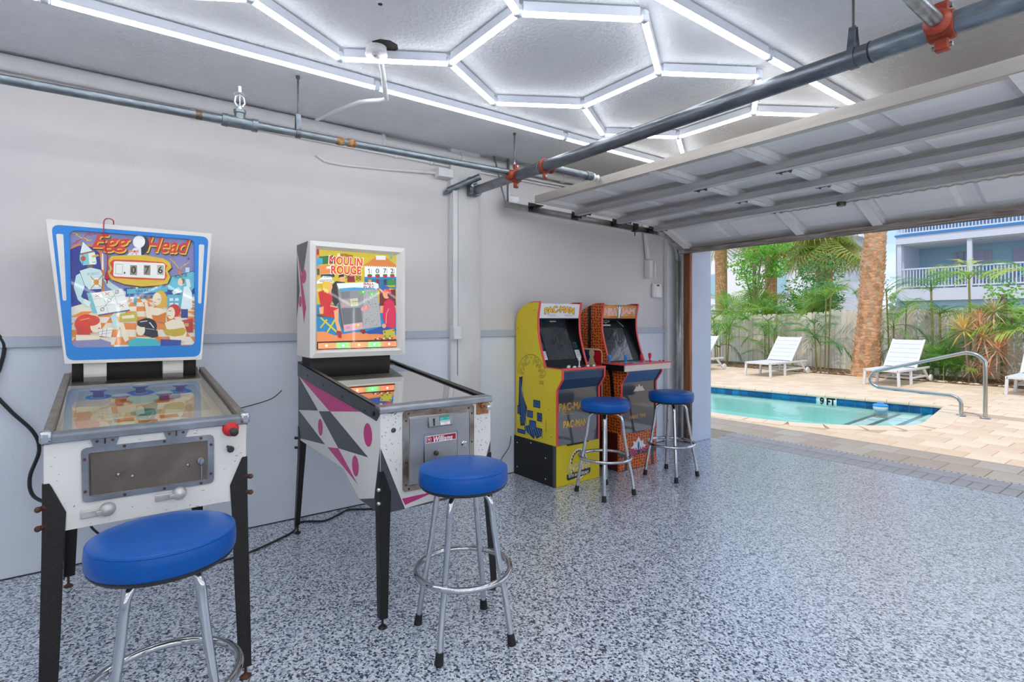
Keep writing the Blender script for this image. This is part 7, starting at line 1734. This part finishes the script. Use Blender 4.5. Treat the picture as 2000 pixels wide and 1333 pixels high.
for k in range(36): s = RL.uniform(1.1, 1.5); share('fan_leaf', FANS[(k // 2) % 2], b6, (RL.uniform(-0.25, 0.25), RL.uniform(-0.25, 0.25), 3.9 + 0.022 * k), (0, RL.uniform(-0.3, 1.3), 2.4 * k), (s, s, s))
def fanclump(label, base, n, hr_, s0):
    t = thing('fan_palm', label, 'plant', base)
    for k in range(n): s = RL.uniform(*s0); share('fan_leaf', FAN[k % 2], t, (RL.uniform(-0.3, 0.3), RL.uniform(-0.2, 0.2), RL.uniform(*hr_)), (0, RL.uniform(-0.9, 0.5), 2.4 * k), (s, s, s))
    obj('trunk', G().tube([(base[0], base[1], base[2]), (base[0], base[1], base[2] + hr_[1])], 0.07, 8), MATS['palm_bark'], t)
fanclump('fan palm with stiff spread leaves topping the fence behind the middle left lounger', (-5.5, 17.2, 0), 22, (0.8, 1.7), (0.8, 1.15))
fanclump('fan palm with stiff spread leaves topping the fence near the door pier', (-6.4, 16.7, 0), 22, (0.8, 1.6), (0.8, 1.15))
fanclump('fan palm with stiff spread leaves over the fence behind the tall loose palm clump', (-4.1, 17.4, 0), 20, (0.9, 1.8), (0.8, 1.2))
def leafcloud(center, R3, n, size, m):
    g = G(); c = Vector(center)
    for k in range(n):
        d = Vector((RL.gauss(0, 1), RL.gauss(0, 1), RL.gauss(0, 1))).normalized() * (RL.random() ** 0.4); p = c + Vector((d.x * R3[0], d.y * R3[1], d.z * R3[2]))
        a = Vector((RL.gauss(0, 1), RL.gauss(0, 1), RL.gauss(0, 0.6))).normalized() * size * RL.uniform(0.6, 1.2); b = a.cross(Vector((RL.gauss(0, 1), RL.gauss(0, 1), 1))).normalized() * size * 0.4
        g.add([p - a, p + b, p + a, p - b], [(0, 1, 2, 3)])
    return g
def tree(label, base, clouds, n, size, m):
    t = thing('leafy_tree', label, 'tree', base); tg = G(); tg.tube([base, (base[0], base[1], clouds[0][0][2])], 0.06, 8)
    for c, R3 in clouds: tg.tube([(base[0], base[1], base[2] + (c[2] - base[2]) * 0.5), c], 0.025, 6)
    obj('trunk', tg, M_BARK, t)
    for c, R3 in clouds:
        o = obj('foliage', leafcloud(c, R3, n, size, m), m, t, smooth=False, fix=False); o['kind'] = 'stuff'
tree('bright green leafy tree in the gap between the cabbage palm trunk and the shaggy palm', (-5.7, 17.0, 0), [((-6.1, 17.0, 3.2), (0.55, 0.5, 0.45)), ((-5.5, 17.1, 3.5), (0.6, 0.5, 0.4)), ((-5.0, 17.0, 3.75), (0.55, 0.5, 0.35)), ((-5.75, 17.0, 2.65), (0.55, 0.5, 0.4)), ((-5.1, 17.2, 3.0), (0.4, 0.4, 0.35))], 340, 0.075, M_LT)
tree('dense green bush growing over the fence below the shaggy palm', (-4.0, 17.6, 0), [((-4.4, 17.6, 2.2), (0.7, 0.6, 0.7)), ((-3.9, 17.7, 2.9), (0.7, 0.6, 0.5)), ((-3.7, 17.5, 2.0), (0.5, 0.5, 0.6))], 420, 0.07, M_LB)
tree('small bright green bush between the right hand palms', (0.75, 15.6, 0), [((0.75, 15.6, 1.9), (0.4, 0.3, 0.35)), ((0.9, 15.6, 1.4), (0.35, 0.3, 0.35))], 200, 0.06, M_LT)

# ================================================================== NEIGHBOURING HOUSES
M_BW = mat('house_white', '#d3dbe6', 0.6, var=0.03, vscale=1); M_BB = mat('house_blue', '#a3c8d8', 0.7, var=0.06, vscale=1.0, stretch=(0.1, 0.1, 12)); M_BEDGE = mat('balcony_edge_blue', '#3d86c6', 0.5)
M_SOF = mat('soffit', '#dfe7e4', 0.7); M_GLS = mat('window_glass', '#5f7386', 0.1, spec=0.8); M_CURT = mat('curtain', '#b6b3c6', 0.8, var=0.1, vscale=3, stretch=(8, 1, 0.2))
hb = thing('balcony_house', 'blue house with white railed balconies beyond the fence', 'house', (0, 33, 0))
obj('wall', G().box((-6.4, 34.6, 0), (6, 40, 8.2)).box((-6.5, 32.2, 0), (6, 34.6, 2.3)), M_BB, hb, smooth=False, label='blue siding walls')
obj('lower_band', G().box((-6.6, 32.0, 2.28), (6, 34.6, 2.86)), M_BW, hb, smooth=False)
obj('fascia', G().box((-6.6, 31.95, 5.12), (6, 32.2, 5.50)), M_BW, hb, smooth=False); obj('ceiling_panel', G().box((-6.5, 32.2, 5.08), (6, 34.6, 5.2)), M_SOF, hb, smooth=False)
obj('edge_strip', G().box((-6.65, 31.9, 5.50), (6, 34.6, 5.59)), M_BEDGE, hb, smooth=False)
obj('roof', G().box((-6.9, 31.6, 8.2), (6.4, 40.4, 8.5)), M_BW, hb, smooth=False)
for x in (-6.48, -3.7, -0.75, 2.2): obj('post', G().box((x - 0.09, 32.02, 2.86), (x + 0.09, 32.2, 5.12)), M_BW, hb, smooth=False)
obj('corner_board', G().box((-6.75, 32.4, 0), (-6.4, 34.7, 8.2)), M_BW, hb, smooth=False)
for (z0, nm) in ((2.95, 'balcony_rail'), (5.65, 'upper_rail')):
    obj(nm, G().box((-6.5, 32.05, z0 + 0.87), (6, 32.13, z0 + 0.94)).box((-6.5, 32.05, z0 - 0.02), (6, 32.13, z0 + 0.05)), M_BW, hb, smooth=False)
bg_ = obj('baluster', G().box((-6.4 - 0.02, 32.07, 3.0), (-6.4 + 0.02, 32.11, 3.82)), M_BW, hb, smooth=False)
for k in range(1, 50):
    share('baluster', bg_, hb, (k * 0.127, 0, 0)); 
for k in range(0, 50):
    share('baluster', bg_, hb, (k * 0.127, 0, 2.70))
for k in range(4): share('rail_post', obj('rail_post', G().box((-6.43, 32.04, 5.76), (-6.33, 32.14, 6.8)), M_BW, hb, smooth=False) if k == 0 else 'x', hb, (0, 0, 0)) if False else None
for x in (-4.2, -1.9): obj('sliding_door', G().box((x - 0.75 , 34.55, 2.9), (x + 0.75, 34.62, 4.75)), M_CURT, hb, smooth=False)
obj('window', G().box((-4.75, 34.5, 4.3), (-4.5, 34.6, 4.75)), M_GLS, hb, smooth=False)
for k in range(3):
    c = thing('balcony_chair', 'blue folding chair behind the balcony rail, %s' % ('leftmost', 'middle', 'rightmost')[k], 'chair', (-4.6 + 1.3 * k, 33, 2.86))
    x = -4.6 + 1.3 * k
    obj('seat', G().box((x - 0.25, 32.7, 3.25), (x + 0.25, 33.2, 3.3)), M_BEDGE, c, smooth=False); obj('backrest', G().bar((x, 33.18, 3.28), (x, 33.4, 3.85), 0.5, 0.04, (0, 1, 0)), M_BEDGE, c, smooth=False)
    for a in (-0.22, 0.22):
        for b in (32.73, 33.17): obj('leg', G().box((x + a - 0.02, b - 0.02, 2.86), (x + a + 0.02, b + 0.02, 3.25)), M_BW, c, smooth=False)
wh = thing('white_house', 'white house glimpsed through the trees on the far left', 'house', (-14, 30, 0))
obj('wall', G().box((-26, 27, 0), (-8.3, 34, 5.6)), mat('bright_white_wall', '#eef1f6', 0.7), wh, smooth=False)
obj('roof', G().prism([(-26.6, 5.6), (-7.8, 5.6), (-8.4, 6.1), (-26, 6.1)], 'y', 26.5, 34.5), M_BW, wh, smooth=False)
for x in (-10.1, -13.5):
    f = obj('window', G().box((x - 0.55, 26.94, 2.6), (x + 0.55, 27.0, 3.9)), M_BW, wh, smooth=False); obj('pane', G().box((x - 0.48, 26.92, 2.67), (x + 0.48, 26.95, 3.83)), mat('window_teal', '#9cc6d2', 0.15), f, smooth=False)
hedge = thing('distant_trees', 'low grey green tree line on the far horizon', 'trees', (-10, 60, 0))
o = obj('foliage', leafcloud((-12, 60, 1.5), (14, 2, 2.2), 1500, 0.5, M_LB), leafmat('far_green', '#a3b59a', '#8aa389'), hedge, smooth=False, fix=False); o['kind'] = 'stuff'
